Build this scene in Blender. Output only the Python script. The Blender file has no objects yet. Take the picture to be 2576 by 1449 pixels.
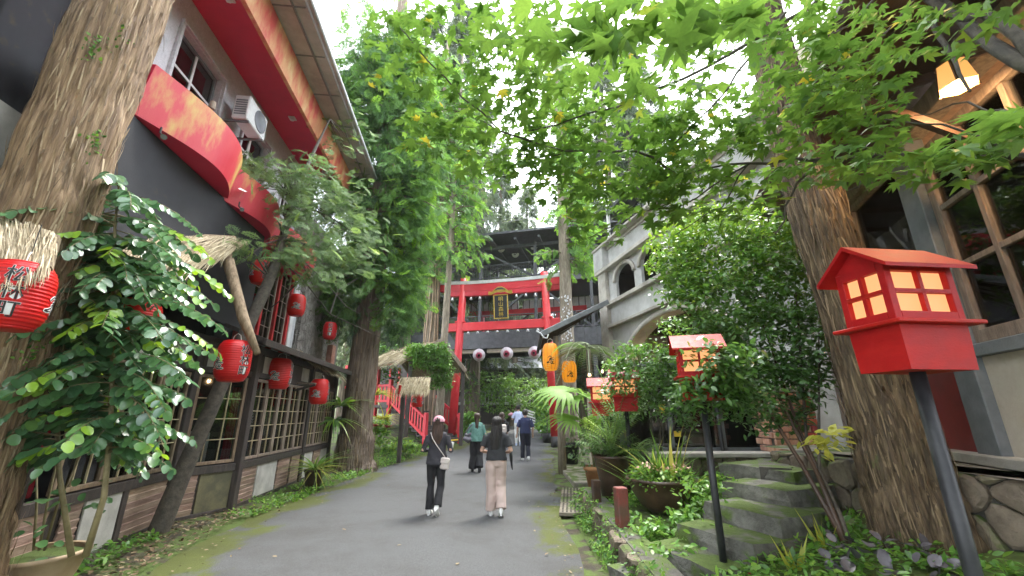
import bpy, bmesh, math, random
import numpy as np
from mathutils import Vector, Matrix
R = math.radians
random.seed(7)
rng = np.random.default_rng(7)
sc = bpy.context.scene
COL = sc.collection

# ------------------------------------------------------------------ camera
PITCH = 16.9
cam_d = bpy.data.cameras.new('camera')
cam = bpy.data.objects.new('camera', cam_d)
COL.objects.link(cam)
CAMH = 1.62
cam.location = (0, 0, CAMH)
cam.rotation_euler = (R(90 + PITCH), 0, 0)
cam_d.sensor_width = 36
cam_d.lens = 36 * 1043 / 2576
cam_d.clip_start = 0.05
cam_d.clip_end = 800
sc.camera = cam

# ------------------------------------------------------------------ world, sun, exposure
SUN_EL, SUN_AZ = 62, 25          # elevation; azimuth measured from +Y towards +X
world = bpy.data.worlds.new('World')
sc.world = world
world.use_nodes = True
wn = world.node_tree
wn.nodes.clear()
w_out = wn.nodes.new('ShaderNodeOutputWorld')
w_bg = wn.nodes.new('ShaderNodeBackground')
w_sky = wn.nodes.new('ShaderNodeTexSky')
w_sky.sky_type = 'NISHITA'
w_sky.sun_disc = False
w_sky.sun_elevation = R(SUN_EL)
w_sky.sun_rotation = R(SUN_AZ)
w_sky.dust_density = 4
w_mix = wn.nodes.new('ShaderNodeMix')
w_mix.data_type = 'RGBA'
w_mix.inputs[0].default_value = 0.8
w_mix.inputs[7].default_value = (9.4, 9.9, 10.6, 1)       # even cloud cover
wn.links.new(w_sky.outputs[0], w_mix.inputs[6])
wn.links.new(w_mix.outputs[2], w_bg.inputs[0])
w_bg.inputs[1].default_value = 0.15
wn.links.new(w_bg.outputs[0], w_out.inputs[0])
sun_d = bpy.data.lights.new('sun', 'SUN')
sun_d.energy = 1.5
sun_d.angle = R(18)
sun_d.color = (1.0, 0.97, 0.92)
sun = bpy.data.objects.new('sun', sun_d)
COL.objects.link(sun)
sd = Vector((math.sin(R(SUN_AZ)) * math.cos(R(SUN_EL)), math.cos(R(SUN_AZ)) * math.cos(R(SUN_EL)), math.sin(R(SUN_EL))))
sun.rotation_euler = sd.to_track_quat('Z', 'Y').to_euler()
sun.location = sd * 50
sc.view_settings.view_transform = 'Standard'
sc.view_settings.look = 'None'
sc.view_settings.gamma = 1
sc.view_settings.use_curve_mapping = False
sc.view_settings.exposure = 2.35
sc.cycles.use_denoising = True
sc.cycles.max_bounces = 7
sc.cycles.diffuse_bounces = 4
sc.cycles.glossy_bounces = 3
sc.cycles.transmission_bounces = 5
sc.cycles.transparent_max_bounces = 8
sc.cycles.caustics_reflective = False
sc.cycles.caustics_refractive = False

# ------------------------------------------------------------------ survey helpers (photo measured on a 2576 x 1449 sheet)
_c, _s = math.cos(R(PITCH)), math.sin(R(PITCH))
def ray(u, v):
    a = (u - 1288) / 1043; b = (724.5 - v) / 1043
    return (a, _c - b * _s, _s + b * _c)
def at(u, v, Y):
    x, y, k = ray(u, v); t = Y / y
    return Vector((x * t, Y, CAMH + k * t))
def gnd(u, v, z=0.0):
    x, y, k = ray(u, v); t = (z - CAMH) / k
    return Vector((x * t, y * t, z))

# ------------------------------------------------------------------ materials
MATS = {}
def _n(nt, t, **kw):
    n = nt.nodes.new(t)
    for k, v in kw.items():
        setattr(n, k, v)
    return n
def col4(c):
    return (c[0], c[1], c[2], 1)
def M(name, c1, c2=None, scale=6, rough=.6, bump=0, bscale=None, metal=0, rv=.1, moss=0, stretch=(1, 1, 1), dirt=0,
      spec=.5, emit=None, emit_s=0, coat=0, lo=.38, hi=.62, vor=0, c3=None, mossc=(.075, .115, .02), detail=6, attr=None, trans=0, dscale=None):
    m = bpy.data.materials.new(name); m.use_nodes = True
    nt = m.node_tree; nt.nodes.clear()
    out = _n(nt, 'ShaderNodeOutputMaterial'); bs = _n(nt, 'ShaderNodeBsdfPrincipled')
    L = nt.links.new
    L(bs.outputs[0], out.inputs[0])
    tc = _n(nt, 'ShaderNodeTexCoord'); mp = _n(nt, 'ShaderNodeMapping')
    mp.inputs['Scale'].default_value = stretch
    L(tc.outputs['Object'], mp.inputs[0])
    no = _n(nt, 'ShaderNodeTexNoise'); no.inputs['Scale'].default_value = scale; no.inputs['Detail'].default_value = detail
    no.inputs['Roughness'].default_value = .62
    L(mp.outputs[0], no.inputs[0])
    ra = _n(nt, 'ShaderNodeValToRGB')
    ra.color_ramp.elements[0].position = lo; ra.color_ramp.elements[1].position = hi
    ra.color_ramp.elements[0].color = col4(c1); ra.color_ramp.elements[1].color = col4(c2 or c1)
    if c3:
        e = ra.color_ramp.elements.new(min(.98, hi + .12)); e.color = col4(c3)
    L(no.outputs[0], ra.inputs[0])
    colr = ra.outputs[0]
    def mix(fac, a, b, mode='MIX'):
        mx = _n(nt, 'ShaderNodeMix', data_type='RGBA', blend_type=mode)
        if isinstance(fac, (int, float)): mx.inputs[0].default_value = fac
        else: L(fac, mx.inputs[0])
        if isinstance(a, tuple): mx.inputs[6].default_value = col4(a)
        else: L(a, mx.inputs[6])
        if isinstance(b, tuple): mx.inputs[7].default_value = col4(b)
        else: L(b, mx.inputs[7])
        return mx.outputs[2]
    def ramp(src, a, b):
        r = _n(nt, 'ShaderNodeMapRange', interpolation_type='SMOOTHSTEP')
        r.inputs[1].default_value = a; r.inputs[2].default_value = b
        L(src, r.inputs[0]); return r.outputs[0]
    if attr:                       # a second colour laid down by a mesh attribute
        at_ = _n(nt, 'ShaderNodeAttribute', attribute_name='v')
        na = _n(nt, 'ShaderNodeTexNoise'); na.inputs['Scale'].default_value = 17; na.inputs['Detail'].default_value = 9; na.inputs['Roughness'].default_value = .75
        L(tc.outputs['Object'], na.inputs[0])
        ma = _n(nt, 'ShaderNodeMath', operation='ADD'); L(at_.outputs['Fac'], ma.inputs[0]); L(na.outputs[0], ma.inputs[1])
        colr = mix(ramp(ma.outputs[0], .74, 1.25), colr, attr)
    if dirt:
        n2 = _n(nt, 'ShaderNodeTexNoise'); n2.inputs['Scale'].default_value = dscale or scale * .31; n2.inputs['Detail'].default_value = 8
        n2.inputs['Roughness'].default_value = .7
        L(tc.outputs['Object'], n2.inputs[0])
        d = ramp(n2.outputs[0], .42, .7)
        mm = _n(nt, 'ShaderNodeMath', operation='MULTIPLY'); mm.inputs[1].default_value = dirt; L(d, mm.inputs[0])
        colr = mix(mm.outputs[0], colr, (.035, .03, .022))
    if rv:
        oi = _n(nt, 'ShaderNodeObjectInfo'); hs = _n(nt, 'ShaderNodeHueSaturation')
        r = _n(nt, 'ShaderNodeMapRange'); r.inputs[3].default_value = 1 - rv; r.inputs[4].default_value = 1 + rv
        L(oi.outputs['Random'], r.inputs[0]); L(r.outputs[0], hs.inputs['Value']); L(colr, hs.inputs['Color'])
        r2 = _n(nt, 'ShaderNodeMapRange'); r2.inputs[3].default_value = .5 - rv * .06; r2.inputs[4].default_value = .5 + rv * .06
        mu = _n(nt, 'ShaderNodeMath', operation='FRACT'); mu2 = _n(nt, 'ShaderNodeMath', operation='MULTIPLY'); mu2.inputs[1].default_value = 7.31
        L(oi.outputs['Random'], mu2.inputs[0]); L(mu2.outputs[0], mu.inputs[0]); L(mu.outputs[0], r2.inputs[0]); L(r2.outputs[0], hs.inputs['Hue'])
        colr = hs.outputs[0]
    if moss:
        n3 = _n(nt, 'ShaderNodeTexNoise'); n3.inputs['Scale'].default_value = 3.1; n3.inputs['Detail'].default_value = 7
        ge = _n(nt, 'ShaderNodeNewGeometry'); L(ge.outputs['Position'], n3.inputs[0])
        sx = _n(nt, 'ShaderNodeSeparateXYZ'); L(ge.outputs['Normal'], sx.inputs[0])
        up = _n(nt, 'ShaderNodeMath', operation='MULTIPLY_ADD'); up.inputs[1].default_value = .22; up.inputs[2].default_value = 0
        L(sx.outputs[2], up.inputs[0])
        ad = _n(nt, 'ShaderNodeMath', operation='ADD'); L(n3.outputs[0], ad.inputs[0]); L(up.outputs[0], ad.inputs[1])
        f = ramp(ad.outputs[0], .78 - moss * .4, .92 - moss * .4)
        n4 = _n(nt, 'ShaderNodeTexNoise'); n4.inputs['Scale'].default_value = 30; L(ge.outputs['Position'], n4.inputs[0])
        mc = mix(n4.outputs[0], tuple(x * .55 for x in mossc), tuple(x * 1.5 for x in mossc))
        colr = mix(f, colr, mc)
    L(colr, bs.inputs['Base Color'])
    rr = _n(nt, 'ShaderNodeMapRange'); rr.inputs[3].default_value = max(.02, rough - .12); rr.inputs[4].default_value = min(1, rough + .12)
    L(no.outputs[0], rr.inputs[0]); L(rr.outputs[0], bs.inputs['Roughness'])
    bs.inputs['Metallic'].default_value = metal
    bs.inputs['Specular IOR Level'].default_value = spec
    bs.inputs['Coat Weight'].default_value = coat
    if bump:
        nb = _n(nt, 'ShaderNodeTexNoise'); nb.inputs['Scale'].default_value = bscale or scale * 3; nb.inputs['Detail'].default_value = 8
        nb.inputs['Roughness'].default_value = .68
        L(mp.outputs[0], nb.inputs[0])
        h = nb.outputs[0]
        if vor:
            vo = _n(nt, 'ShaderNodeTexVoronoi', feature='DISTANCE_TO_EDGE'); vo.inputs['Scale'].default_value = vor
            L(mp.outputs[0], vo.inputs[0])
            vr = ramp(vo.outputs[0], 0, .09)
            sm = _n(nt, 'ShaderNodeMath', operation='MULTIPLY_ADD'); sm.inputs[1].default_value = 1.2
            L(vr, sm.inputs[0]); L(nb.outputs[0], sm.inputs[2]); h = sm.outputs[0]
        bu = _n(nt, 'ShaderNodeBump'); bu.inputs['Strength'].default_value = min(1, bump); bu.inputs['Distance'].default_value = .03 * max(1, bump)
        L(h, bu.inputs['Height']); L(bu.outputs[0], bs.inputs['Normal'])
    if emit:
        bs.inputs['Emission Color'].default_value = col4(emit); bs.inputs['Emission Strength'].default_value = emit_s
    if trans:
        tr = _n(nt, 'ShaderNodeBsdfTranslucent'); ms = _n(nt, 'ShaderNodeMixShader'); ms.inputs[0].default_value = trans
        L(colr, tr.inputs[0]); L(bs.outputs[0], ms.inputs[1]); L(tr.outputs[0], ms.inputs[2]); L(ms.outputs[0], out.inputs[0])
    MATS[name] = m
    return m
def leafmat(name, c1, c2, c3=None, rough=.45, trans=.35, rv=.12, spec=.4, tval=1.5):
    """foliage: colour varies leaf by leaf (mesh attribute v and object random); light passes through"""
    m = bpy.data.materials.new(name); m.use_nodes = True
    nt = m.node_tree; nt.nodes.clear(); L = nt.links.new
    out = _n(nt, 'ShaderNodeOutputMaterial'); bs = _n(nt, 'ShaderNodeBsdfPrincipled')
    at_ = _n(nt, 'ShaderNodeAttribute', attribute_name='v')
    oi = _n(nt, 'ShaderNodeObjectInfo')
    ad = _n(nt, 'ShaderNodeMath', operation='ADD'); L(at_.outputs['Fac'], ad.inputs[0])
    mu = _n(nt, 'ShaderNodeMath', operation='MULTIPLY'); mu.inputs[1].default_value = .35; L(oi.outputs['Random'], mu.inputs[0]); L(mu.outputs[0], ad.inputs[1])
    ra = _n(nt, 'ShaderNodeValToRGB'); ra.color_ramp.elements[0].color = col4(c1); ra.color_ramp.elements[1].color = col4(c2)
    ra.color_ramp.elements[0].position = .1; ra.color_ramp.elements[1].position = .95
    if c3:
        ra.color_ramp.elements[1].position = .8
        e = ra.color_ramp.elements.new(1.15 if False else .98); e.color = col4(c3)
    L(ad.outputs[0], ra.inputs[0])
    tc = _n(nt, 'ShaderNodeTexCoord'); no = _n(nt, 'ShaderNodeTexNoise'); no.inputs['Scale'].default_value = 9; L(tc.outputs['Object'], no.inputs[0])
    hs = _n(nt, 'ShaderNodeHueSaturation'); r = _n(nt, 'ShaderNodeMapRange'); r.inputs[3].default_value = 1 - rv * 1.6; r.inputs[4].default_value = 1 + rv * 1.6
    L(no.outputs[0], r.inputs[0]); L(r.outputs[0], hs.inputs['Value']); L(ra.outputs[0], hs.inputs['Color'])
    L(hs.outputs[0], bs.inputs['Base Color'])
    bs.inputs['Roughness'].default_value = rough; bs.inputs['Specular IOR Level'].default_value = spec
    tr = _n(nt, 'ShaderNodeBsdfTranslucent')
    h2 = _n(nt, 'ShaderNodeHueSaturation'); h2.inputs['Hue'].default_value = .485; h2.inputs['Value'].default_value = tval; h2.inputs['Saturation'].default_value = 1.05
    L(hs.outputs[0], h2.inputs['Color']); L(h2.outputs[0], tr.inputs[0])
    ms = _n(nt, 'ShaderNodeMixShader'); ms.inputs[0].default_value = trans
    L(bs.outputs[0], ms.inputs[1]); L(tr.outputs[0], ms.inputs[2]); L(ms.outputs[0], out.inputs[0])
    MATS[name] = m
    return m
def glassmat(name, tint=(.9, .95, .95), refl=.12, rough=.03):
    m = bpy.data.materials.new(name); m.use_nodes = True
    nt = m.node_tree; nt.nodes.clear(); L = nt.links.new
    out = _n(nt, 'ShaderNodeOutputMaterial'); t = _n(nt, 'ShaderNodeBsdfTransparent'); g = _n(nt, 'ShaderNodeBsdfGlossy')
    t.inputs[0].default_value = col4(tint); g.inputs['Roughness'].default_value = rough
    fr = _n(nt, 'ShaderNodeFresnel'); fr.inputs[0].default_value = 1.5
    ad = _n(nt, 'ShaderNodeMath', operation='ADD', use_clamp=True); ad.inputs[1].default_value = refl; L(fr.outputs[0], ad.inputs[0])
    ms = _n(nt, 'ShaderNodeMixShader'); L(ad.outputs[0], ms.inputs[0]); L(t.outputs[0], ms.inputs[1]); L(g.outputs[0], ms.inputs[2])
    L(ms.outputs[0], out.inputs[0])
    MATS[name] = m
    return m

# ------------------------------------------------------------------ things and parts
def tag(o, label=None, cat=None, group=None, kind=None):
    if label: o['label'] = label
    if cat: o['category'] = cat
    if group: o['group'] = group
    if kind: o['kind'] = kind
    return o
def thing(name, label, cat, loc=(0, 0, 0), rotz=0, group=None, rot=None):
    o = bpy.data.objects.new(name, None); COL.objects.link(o)
    o.empty_display_size = .2
    o.location = loc; o.rotation_euler = rot or (0, 0, rotz)
    return tag(o, label, cat, group)
def link(name, me, mat=None, parent=None):
    o = bpy.data.objects.new(name, me); COL.objects.link(o)
    if mat is not None:
        ms = mat if isinstance(mat, (list, tuple)) else [mat]
        if len(me.materials) == 0:
            for m_ in ms: me.materials.append(MATS[m_] if isinstance(m_, str) else m_)
    if parent is not None: o.parent = parent
    return o
def copy_tree(o, parent=None, loc=None, rotz=None, label=None, scale=None):
    c = o.copy(); COL.objects.link(c); c.parent = parent
    if loc is not None: c.location = loc
    if rotz is not None: c.rotation_euler = (0, 0, rotz)
    if scale is not None: c.scale = (scale,) * 3 if isinstance(scale, (int, float)) else scale
    if label: c['label'] = label
    for ch in o.children: copy_tree(ch, c)
    return c

def orth(d):
    d = Vector(d).normalized()
    a = Vector((0, 0, 1)) if abs(d.z) < .95 else Vector((1, 0, 0))
    x = a.cross(d).normalized(); return x, d.cross(x).normalized(), d

class MB:
    def __init__(s): s.v = []; s.f = []; s.mi = []; s.cur = 0
    def add(s, vs, fs):
        b = len(s.v); s.v += [tuple(p) for p in vs]
        for f in fs: s.f.append([i + b for i in f]); s.mi.append(s.cur)
        return s
    def mat(s, i): s.cur = i; return s
    def box(s, c, d, rot=None, ch=0.0):
        """box with chamfered edges: centre, size, optional 3x3 rotation"""
        hx, hy, hz = d[0] / 2, d[1] / 2, d[2] / 2
        ch = min(ch, hx * .9, hy * .9, hz * .9)
        vs, fs = [], []
        if ch <= 0:
            vs = [(x, y, z) for x in (-hx, hx) for y in (-hy, hy) for z in (-hz, hz)]
            fs = [(0, 1, 3, 2), (4, 6, 7, 5), (0, 4, 5, 1), (2, 3, 7, 6), (0, 2, 6, 4), (1, 5, 7, 3)]
        else:
            idx = {}
            for sx in (-1, 1):
                for sy in (-1, 1):
                    for sz in (-1, 1):
                        for a in range(3):
                            p = [sx * hx, sy * hy, sz * hz]
                            for k in range(3):
                                if k != a: p[k] -= (sx, sy, sz)[k] * ch
                            idx[(sx, sy, sz, a)] = len(vs); vs.append(tuple(p))
            for a in range(3):
                b_, c_ = (a + 1) % 3, (a + 2) % 3
                for sg in (-1, 1):
                    q = []
                    for (sb, sc_) in ((-1, -1), (1, -1), (1, 1), (-1, 1)):
                        t = [0, 0, 0]; t[a] = sg; t[b_] = sb; t[c_] = sc_
                        q.append(idx[(*t, a)])
                    fs.append(q if sg > 0 else q[::-1])
                # edges along axis a
                for sb in (-1, 1):
                    for sc_ in (-1, 1):
                        t0 = [0, 0, 0]; t0[a] = -1; t0[b_] = sb; t0[c_] = sc_
                        t1 = list(t0); t1[a] = 1
                        q = [idx[(*t0, b_)], idx[(*t1, b_)], idx[(*t1, c_)], idx[(*t0, c_)]]
                        fs.append(q if sb * sc_ > 0 else q[::-1])
            for sx in (-1, 1):
                for sy in (-1, 1):
                    for sz in (-1, 1):
                        q = [idx[(sx, sy, sz, k)] for k in range(3)]
                        fs.append(q if sx * sy * sz > 0 else q[::-1])
        if rot is not None:
            rot = rot if isinstance(rot, Matrix) else Matrix(rot)
            vs = [tuple(rot @ Vector(p)) for p in vs]
        return s.add([(p[0] + c[0], p[1] + c[1], p[2] + c[2]) for p in vs], fs)
    def bar(s, a, b, w, h=None, ch=0.0, up=(0, 0, 1)):
        """rectangular bar from a to b, width w across, height h"""
        a, b = Vector(a), Vector(b); d = b - a; l = d.length; y = d.normalized()
        upv = Vector(up)
        if abs(y.dot(upv)) > .97: upv = Vector((1, 0, 0))
        x = y.cross(upv).normalized(); z = x.cross(y)
        m = Matrix((x, y, z)).transposed()
        return s.box((a + b) / 2, (w, l, h or w), m, ch)
    def tube(s, pts, rad, n=8, cap=True, tw=None):
        pts = [Vector(p) for p in pts]; k = len(pts)
        rad = rad if isinstance(rad, (list, tuple)) else [rad] * k
        vs, fs = [], []
        px = None
        for i, p in enumerate(pts):
            d = (pts[min(i + 1, k - 1)] - pts[max(i - 1, 0)])
            if d.length < 1e-9: d = Vector((0, 0, 1))
            d.normalize()
            if px is None: x, y, _ = orth(d)
            else:
                x = px - d * px.dot(d)
                if x.length < 1e-6: x, y, _ = orth(d)
                x.normalize(); y = d.cross(x)
            px = x
            r = rad[i]; rx, ry = (r if isinstance(r, (tuple, list)) else (r, r))
            for j in range(n):
                t = 2 * math.pi * j / n
                vs.append(p + x * (math.cos(t) * rx) + y * (math.sin(t) * ry))
        for i in range(k - 1):
            for j in range(n):
                j2 = (j + 1) % n
                fs.append((i * n + j, i * n + j2, (i + 1) * n + j2, (i + 1) * n + j))
        if cap:
            fs.append(tuple(range(n - 1, -1, -1))); fs.append(tuple(range((k - 1) * n, k * n)))
        return s.add(vs, fs)
    def lathe(s, prof, n=24, c=(0, 0, 0), a0=0, close=False):
        vs, fs = [], []
        k = len(prof)
        for (r, z) in prof:
            for j in range(n):
                t = a0 + 2 * math.pi * j / n
                vs.append((c[0] + r * math.cos(t), c[1] + r * math.sin(t), c[2] + z))
        for i in range(k - 1):
            for j in range(n):
                j2 = (j + 1) % n
                fs.append((i * n + j, i * n + j2, (i + 1) * n + j2, (i + 1) * n + j))
        return s.add(vs, fs)
    def prism(s, poly, h, f):
        """extrude a 2-D outline by h; f maps (a, b, t) to a point, t running 0..h"""
        n = len(poly)
        vs = [f(a, b, 0) for a, b in poly] + [f(a, b, h) for a, b in poly]
        fs = [tuple(range(n))[::-1], tuple(range(n, 2 * n))] + [(i, (i + 1) % n, n + (i + 1) % n, n + i) for i in range(n)]
        return s.add(vs, fs)
    def quad(s, a, b, c, d): return s.add([a, b, c, d], [(0, 1, 2, 3)])
    def mesh(s, name, smooth=False):
        me = bpy.data.meshes.new(name)
        me.from_pydata(s.v, [], s.f); me.update()
        if max(s.mi, default=0) > 0: me.polygons.foreach_set('material_index', s.mi)
        if smooth: me.polygons.foreach_set('use_smooth', [True] * len(me.polygons))
        return me
    def build(s, name, mat, parent=None, smooth=False):
        return link(name, s.mesh(name, smooth), mat, parent)

def fix_normals(me):
    bm = bmesh.new(); bm.from_mesh(me); bmesh.ops.recalc_face_normals(bm, faces=bm.faces); bm.to_mesh(me); bm.free()
def struct(name, mb, mat, smooth=False):
    o = mb.build(name, mat, None, smooth) if isinstance(mb, MB) else link(name, mb, mat)
    return tag(o, kind='structure')

# ------------------------------------------------------------------ numpy scatter of small faces
def np_mesh(name, V, F, v=None, smooth=False):
    """V (n,3), F (m,k) uniform polygons, v per-vertex value"""
    me = bpy.data.meshes.new(name)
    m, k = F.shape
    me.vertices.add(len(V)); me.vertices.foreach_set('co', np.ascontiguousarray(V, dtype=np.float32).ravel())
    me.loops.add(m * k); me.loops.foreach_set('vertex_index', np.ascontiguousarray(F, dtype=np.int32).ravel())
    me.polygons.add(m); me.polygons.foreach_set('loop_start', np.arange(0, m * k, k, dtype=np.int32))
    if smooth: me.polygons.foreach_set('use_smooth', np.ones(m, dtype=bool))
    me.update(calc_edges=True)
    if v is not None:
        a = me.attributes.new('v', 'FLOAT', 'POINT'); a.data.foreach_set('value', np.ascontiguousarray(v, dtype=np.float32))
    return me
def frames(d, nrm):
    """rotation matrices with column 1 (y) = d and column 2 (z) near nrm"""
    d = d / np.linalg.norm(d, axis=1, keepdims=True)
    x = np.cross(d, nrm); x /= (np.linalg.norm(x, axis=1, keepdims=True) + 1e-9)
    z = np.cross(x, d)
    return np.stack([x, d, z], axis=2)
def scatter(name, T, F, P, Rm, S, v=None):
    T = np.asarray(T, float); F = np.asarray(F, int)
    n, k = len(P), len(T)
    S = np.asarray(S, float)
    S = S[:, None] * np.ones(3) if S.ndim == 1 else S
    V = np.einsum('nij,nkj->nki', Rm, T[None] * S[:, None, :]) + P[:, None, :]
    FF = (F[None] + (np.arange(n) * k)[:, None, None]).reshape(-1, F.shape[1])
    vv = None
    if v is not None: vv = np.repeat(v, k)
    return np_mesh(name, V.reshape(-1, 3), FF, vv)
def unit(n, r=rng):
    a = r.normal(size=(n, 3)); return a / np.linalg.norm(a, axis=1, keepdims=True)
def vnoise(x, y, seed=0, px=None):
    """value noise, optional period px along x"""
    r = np.random.default_rng(seed); tab = r.random((64, 256))
    xi = np.floor(x).astype(int); yi = np.floor(y).astype(int); fx = x - xi; fy = y - yi
    fx = fx * fx * (3 - 2 * fx); fy = fy * fy * (3 - 2 * fy)
    w = px or 64
    a = tab[xi % w, yi % 256]; b = tab[(xi + 1) % w, yi % 256]; c = tab[xi % w, (yi + 1) % 256]; d = tab[(xi + 1) % w, (yi + 1) % 256]
    return (a * (1 - fx) + b * fx) * (1 - fy) + (c * (1 - fx) + d * fx) * fy
# ------------------------------------------------------------------ material palette
M('asphalt', (.055, .057, .059), (.125, .127, .128), 130, .8, .55, 260, rv=0, attr=(.085, .10, .022), spec=.3, dirt=.42, dscale=.55)
M('soil', (.035, .028, .018), (.07, .055, .035), 7, .95, .8, 40, rv=0, attr=(.075, .1, .02), moss=.35)
M('soil_dark', (.03, .026, .018), (.055, .05, .03), 9, .95, .8, 40, rv=0, moss=.7)
M('bark_cedar', (.19, .115, .058), (.42, .285, .155), 7, .7, 1.0, 16, stretch=(4, 4, .2), rv=.05, moss=.32, dirt=.28, c3=(.62, .49, .33))
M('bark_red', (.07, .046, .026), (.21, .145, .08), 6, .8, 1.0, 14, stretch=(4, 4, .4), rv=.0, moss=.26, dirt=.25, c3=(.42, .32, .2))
M('bark_flake', (.12, .075, .04), (.30, .205, .115), 5, .75, .5, 30, stretch=(4, 4, .5), rv=0, attr=(.45, .34, .21))
M('bark_flake_dark', (.045, .028, .016), (.14, .09, .05), 5, .8, .5, 30, stretch=(4, 4, .5), rv=0, attr=(.27, .19, .11))
M('post_red', (.11, .055, .038), (.24, .035, .03), 3, .6, .3, 30, rv=.05, dirt=.3)
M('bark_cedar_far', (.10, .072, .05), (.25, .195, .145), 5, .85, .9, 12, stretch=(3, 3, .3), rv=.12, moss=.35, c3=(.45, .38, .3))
M('bark_maple', (.05, .042, .034), (.10, .085, .065), 14, .8, .5, 40, rv=.05)
M('bark_grey', (.16, .13, .095), (.30, .25, .19), 6, .85, .6, 18, stretch=(3, 3, .5), rv=.05)
M('stem', (.16, .13, .06), (.24, .2, .1), 9, .6, .2, rv=.1)
M('timber_dark', (.028, .022, .020), (.06, .046, .04), 5, .6, .35, 20, stretch=(4, 4, .6), rv=.2)
M('timber_frame', (.14, .095, .06), (.26, .19, .12), 5, .6, .3, 22, stretch=(4, 4, .8), rv=.15, dirt=.3)
M('muntin_pale', (.32, .25, .14), (.46, .38, .24), 6, .55, .15, rv=.15, dirt=.2)
M('board', (.24, .155, .115), (.40, .285, .22), 4, .7, .4, 18, stretch=(.6, .6, 4), rv=.25, dirt=.3)
M('plaster', (.42, .40, .36), (.55, .53, .49), 3, .85, .2, 60, rv=.06, dirt=.35)
M('plaster_stained', (.10, .095, .06), (.24, .21, .11), 2.2, .5, .2, 60, rv=.06, dirt=.6)
M('plaster_cream', (.46, .39, .30), (.56, .50, .41), 2.5, .85, .2, 60, rv=.05, dirt=.35)
M('charcoal_wall', (.011, .011, .015), (.022, .022, .027), 3, .7, .15, 50, rv=0, c3=(.075, .05, .022))
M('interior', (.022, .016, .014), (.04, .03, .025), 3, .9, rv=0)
M('curtain_red', (.42, .012, .015), (.5, .02, .02), 6, .8, .2, rv=.1)
M('concrete_grey', (.46, .47, .49), (.56, .57, .59), 30, .8, .15, 160, rv=0, dirt=.2)
M('roof_grey', (.36, .37, .38), (.44, .45, .46), 3, .8, .1, 40, rv=.05, dirt=.3)
M('soffit_red', (.58, .010, .065), (.64, .018, .075), 2, .6, .05, rv=0, dirt=.12)
M('fascia_red', (.50, .022, .045), (.54, .045, .06), 1.7, .5, .06, 30, stretch=(1, 1, .3), rv=0, lo=.36, hi=.50, c3=(.55, .36, .11))
M('fascia_orange', (.52, .06, .05), (.58, .27, .12), 3.4, .5, .06, 30, stretch=(1, .9, .35), rv=0, lo=.36, hi=.55, c3=(.62, .42, .2))
M('red_paint', (.40, .005, .006), (.47, .012, .010), 5, .55, .12, 40, stretch=(1, 1, 3), rv=.05, dirt=.22, spec=.3)
M('red_paint_old', (.42, .014, .016), (.52, .03, .026), 5, .5, .1, 30, rv=.06, dirt=.3)
M('red_torii', (.56, .016, .030), (.62, .028, .042), 3, .5, .05, 30, rv=.03, dirt=.14)
M('lantern_red', (.62, .009, .008), (.68, .016, .013), 6, .34, .04, 40, rv=.04, trans=.25, spec=.5)
M('lantern_orange', (.42, .15, .012), (.5, .2, .02), 4, .5, 0, rv=.03, emit=(1, .36, .015), emit_s=.13)
M('black_trim', (.012, .012, .013), (.022, .02, .02), 9, .5, .1, rv=.05)
M('ink', (.012, .010, .010), None, 9, .6, rv=0)
M('white_paint', (.68, .68, .66), (.78, .78, .76), 6, .6, .05, rv=.03, dirt=.12)
M('paper_glow', (.14, .06, .03), None, 3, .7, rv=0, emit=(1, .42, .17), emit_s=.25)
M('bulb_glow', (.9, .8, .6), None, 3, .6, rv=0, emit=(1, .72, .36), emit_s=1.2)
M('shade_glow', (.5, .3, .12), None, 3, .6, rv=0, emit=(1, .42, .10), emit_s=.2)
M('steel_dark', (.014, .015, .018), (.03, .03, .034), 9, .42, .1, 60, rv=.05, spec=.5)
M('steel_bridge', (.035, .037, .043), (.065, .067, .074), 5, .5, .1, 50, rv=.08)
M('gold', (.62, .40, .07), (.75, .55, .14), 6, .35, .1, metal=.75, rv=.03)
M('tin_white', (.62, .62, .64), (.72, .72, .74), 4, .5, .1, rv=.04, dirt=.25)
M('thatch', (.40, .32, .19), (.58, .50, .35), 8, .85, .2, rv=.1, attr=(.27, .215, .125))
M('log', (.20, .14, .08), (.36, .27, .17), 7, .8, .6, 22, stretch=(3, 3, .6), rv=.1, dirt=.2)
M('stone', (.115, .092, .064), (.24, .195, .14), 4, .85, .9, 16, rv=.25, moss=.45, dirt=.3)
M('stone_step', (.085, .082, .07), (.20, .195, .17), 5, .9, .9, 16, rv=.15, moss=.52, dirt=.35)
M('stone_clad', (.22, .2, .18), (.38, .36, .33), 5, .85, 1.0, 12, rv=0, vor=6, dirt=.35)
M('mortar', (.08, .075, .065), (.13, .12, .105), 8, .95, .6, 40, rv=0, moss=.3)
M('concrete_wall', (.40, .395, .38), (.50, .50, .49), 1.8, .85, .25, 50, rv=.02, dirt=.42)
M('concrete_trim', (.38, .35, .30), (.48, .45, .40), 2.4, .85, .25, 50, rv=.03, dirt=.5)
M('paving', (.22, .20, .16), (.32, .29, .24), 3, .85, .4, 40, rv=.1, moss=.3, dirt=.2)
M('brick_red', (.30, .05, .035), (.42, .09, .06), 9, .8, .5, 40, rv=.25, dirt=.3)
M('brick_pink', (.50, .24, .16), (.62, .36, .26), 9, .8, .5, 40, rv=.2, dirt=.2)
M('grey_post', (.13, .145, .155), (.19, .20, .21), 4, .6, .2, 40, rv=.05, dirt=.3)
M('wood_weathered', (.17, .125, .095), (.29, .225, .175), 5, .7, .4, 22, stretch=(4, 4, .7), rv=.12, dirt=.25)
M('shop_red', (.16, .012, .014), (.22, .02, .02), 3, .35, .05, rv=.05, dirt=.25)
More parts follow.
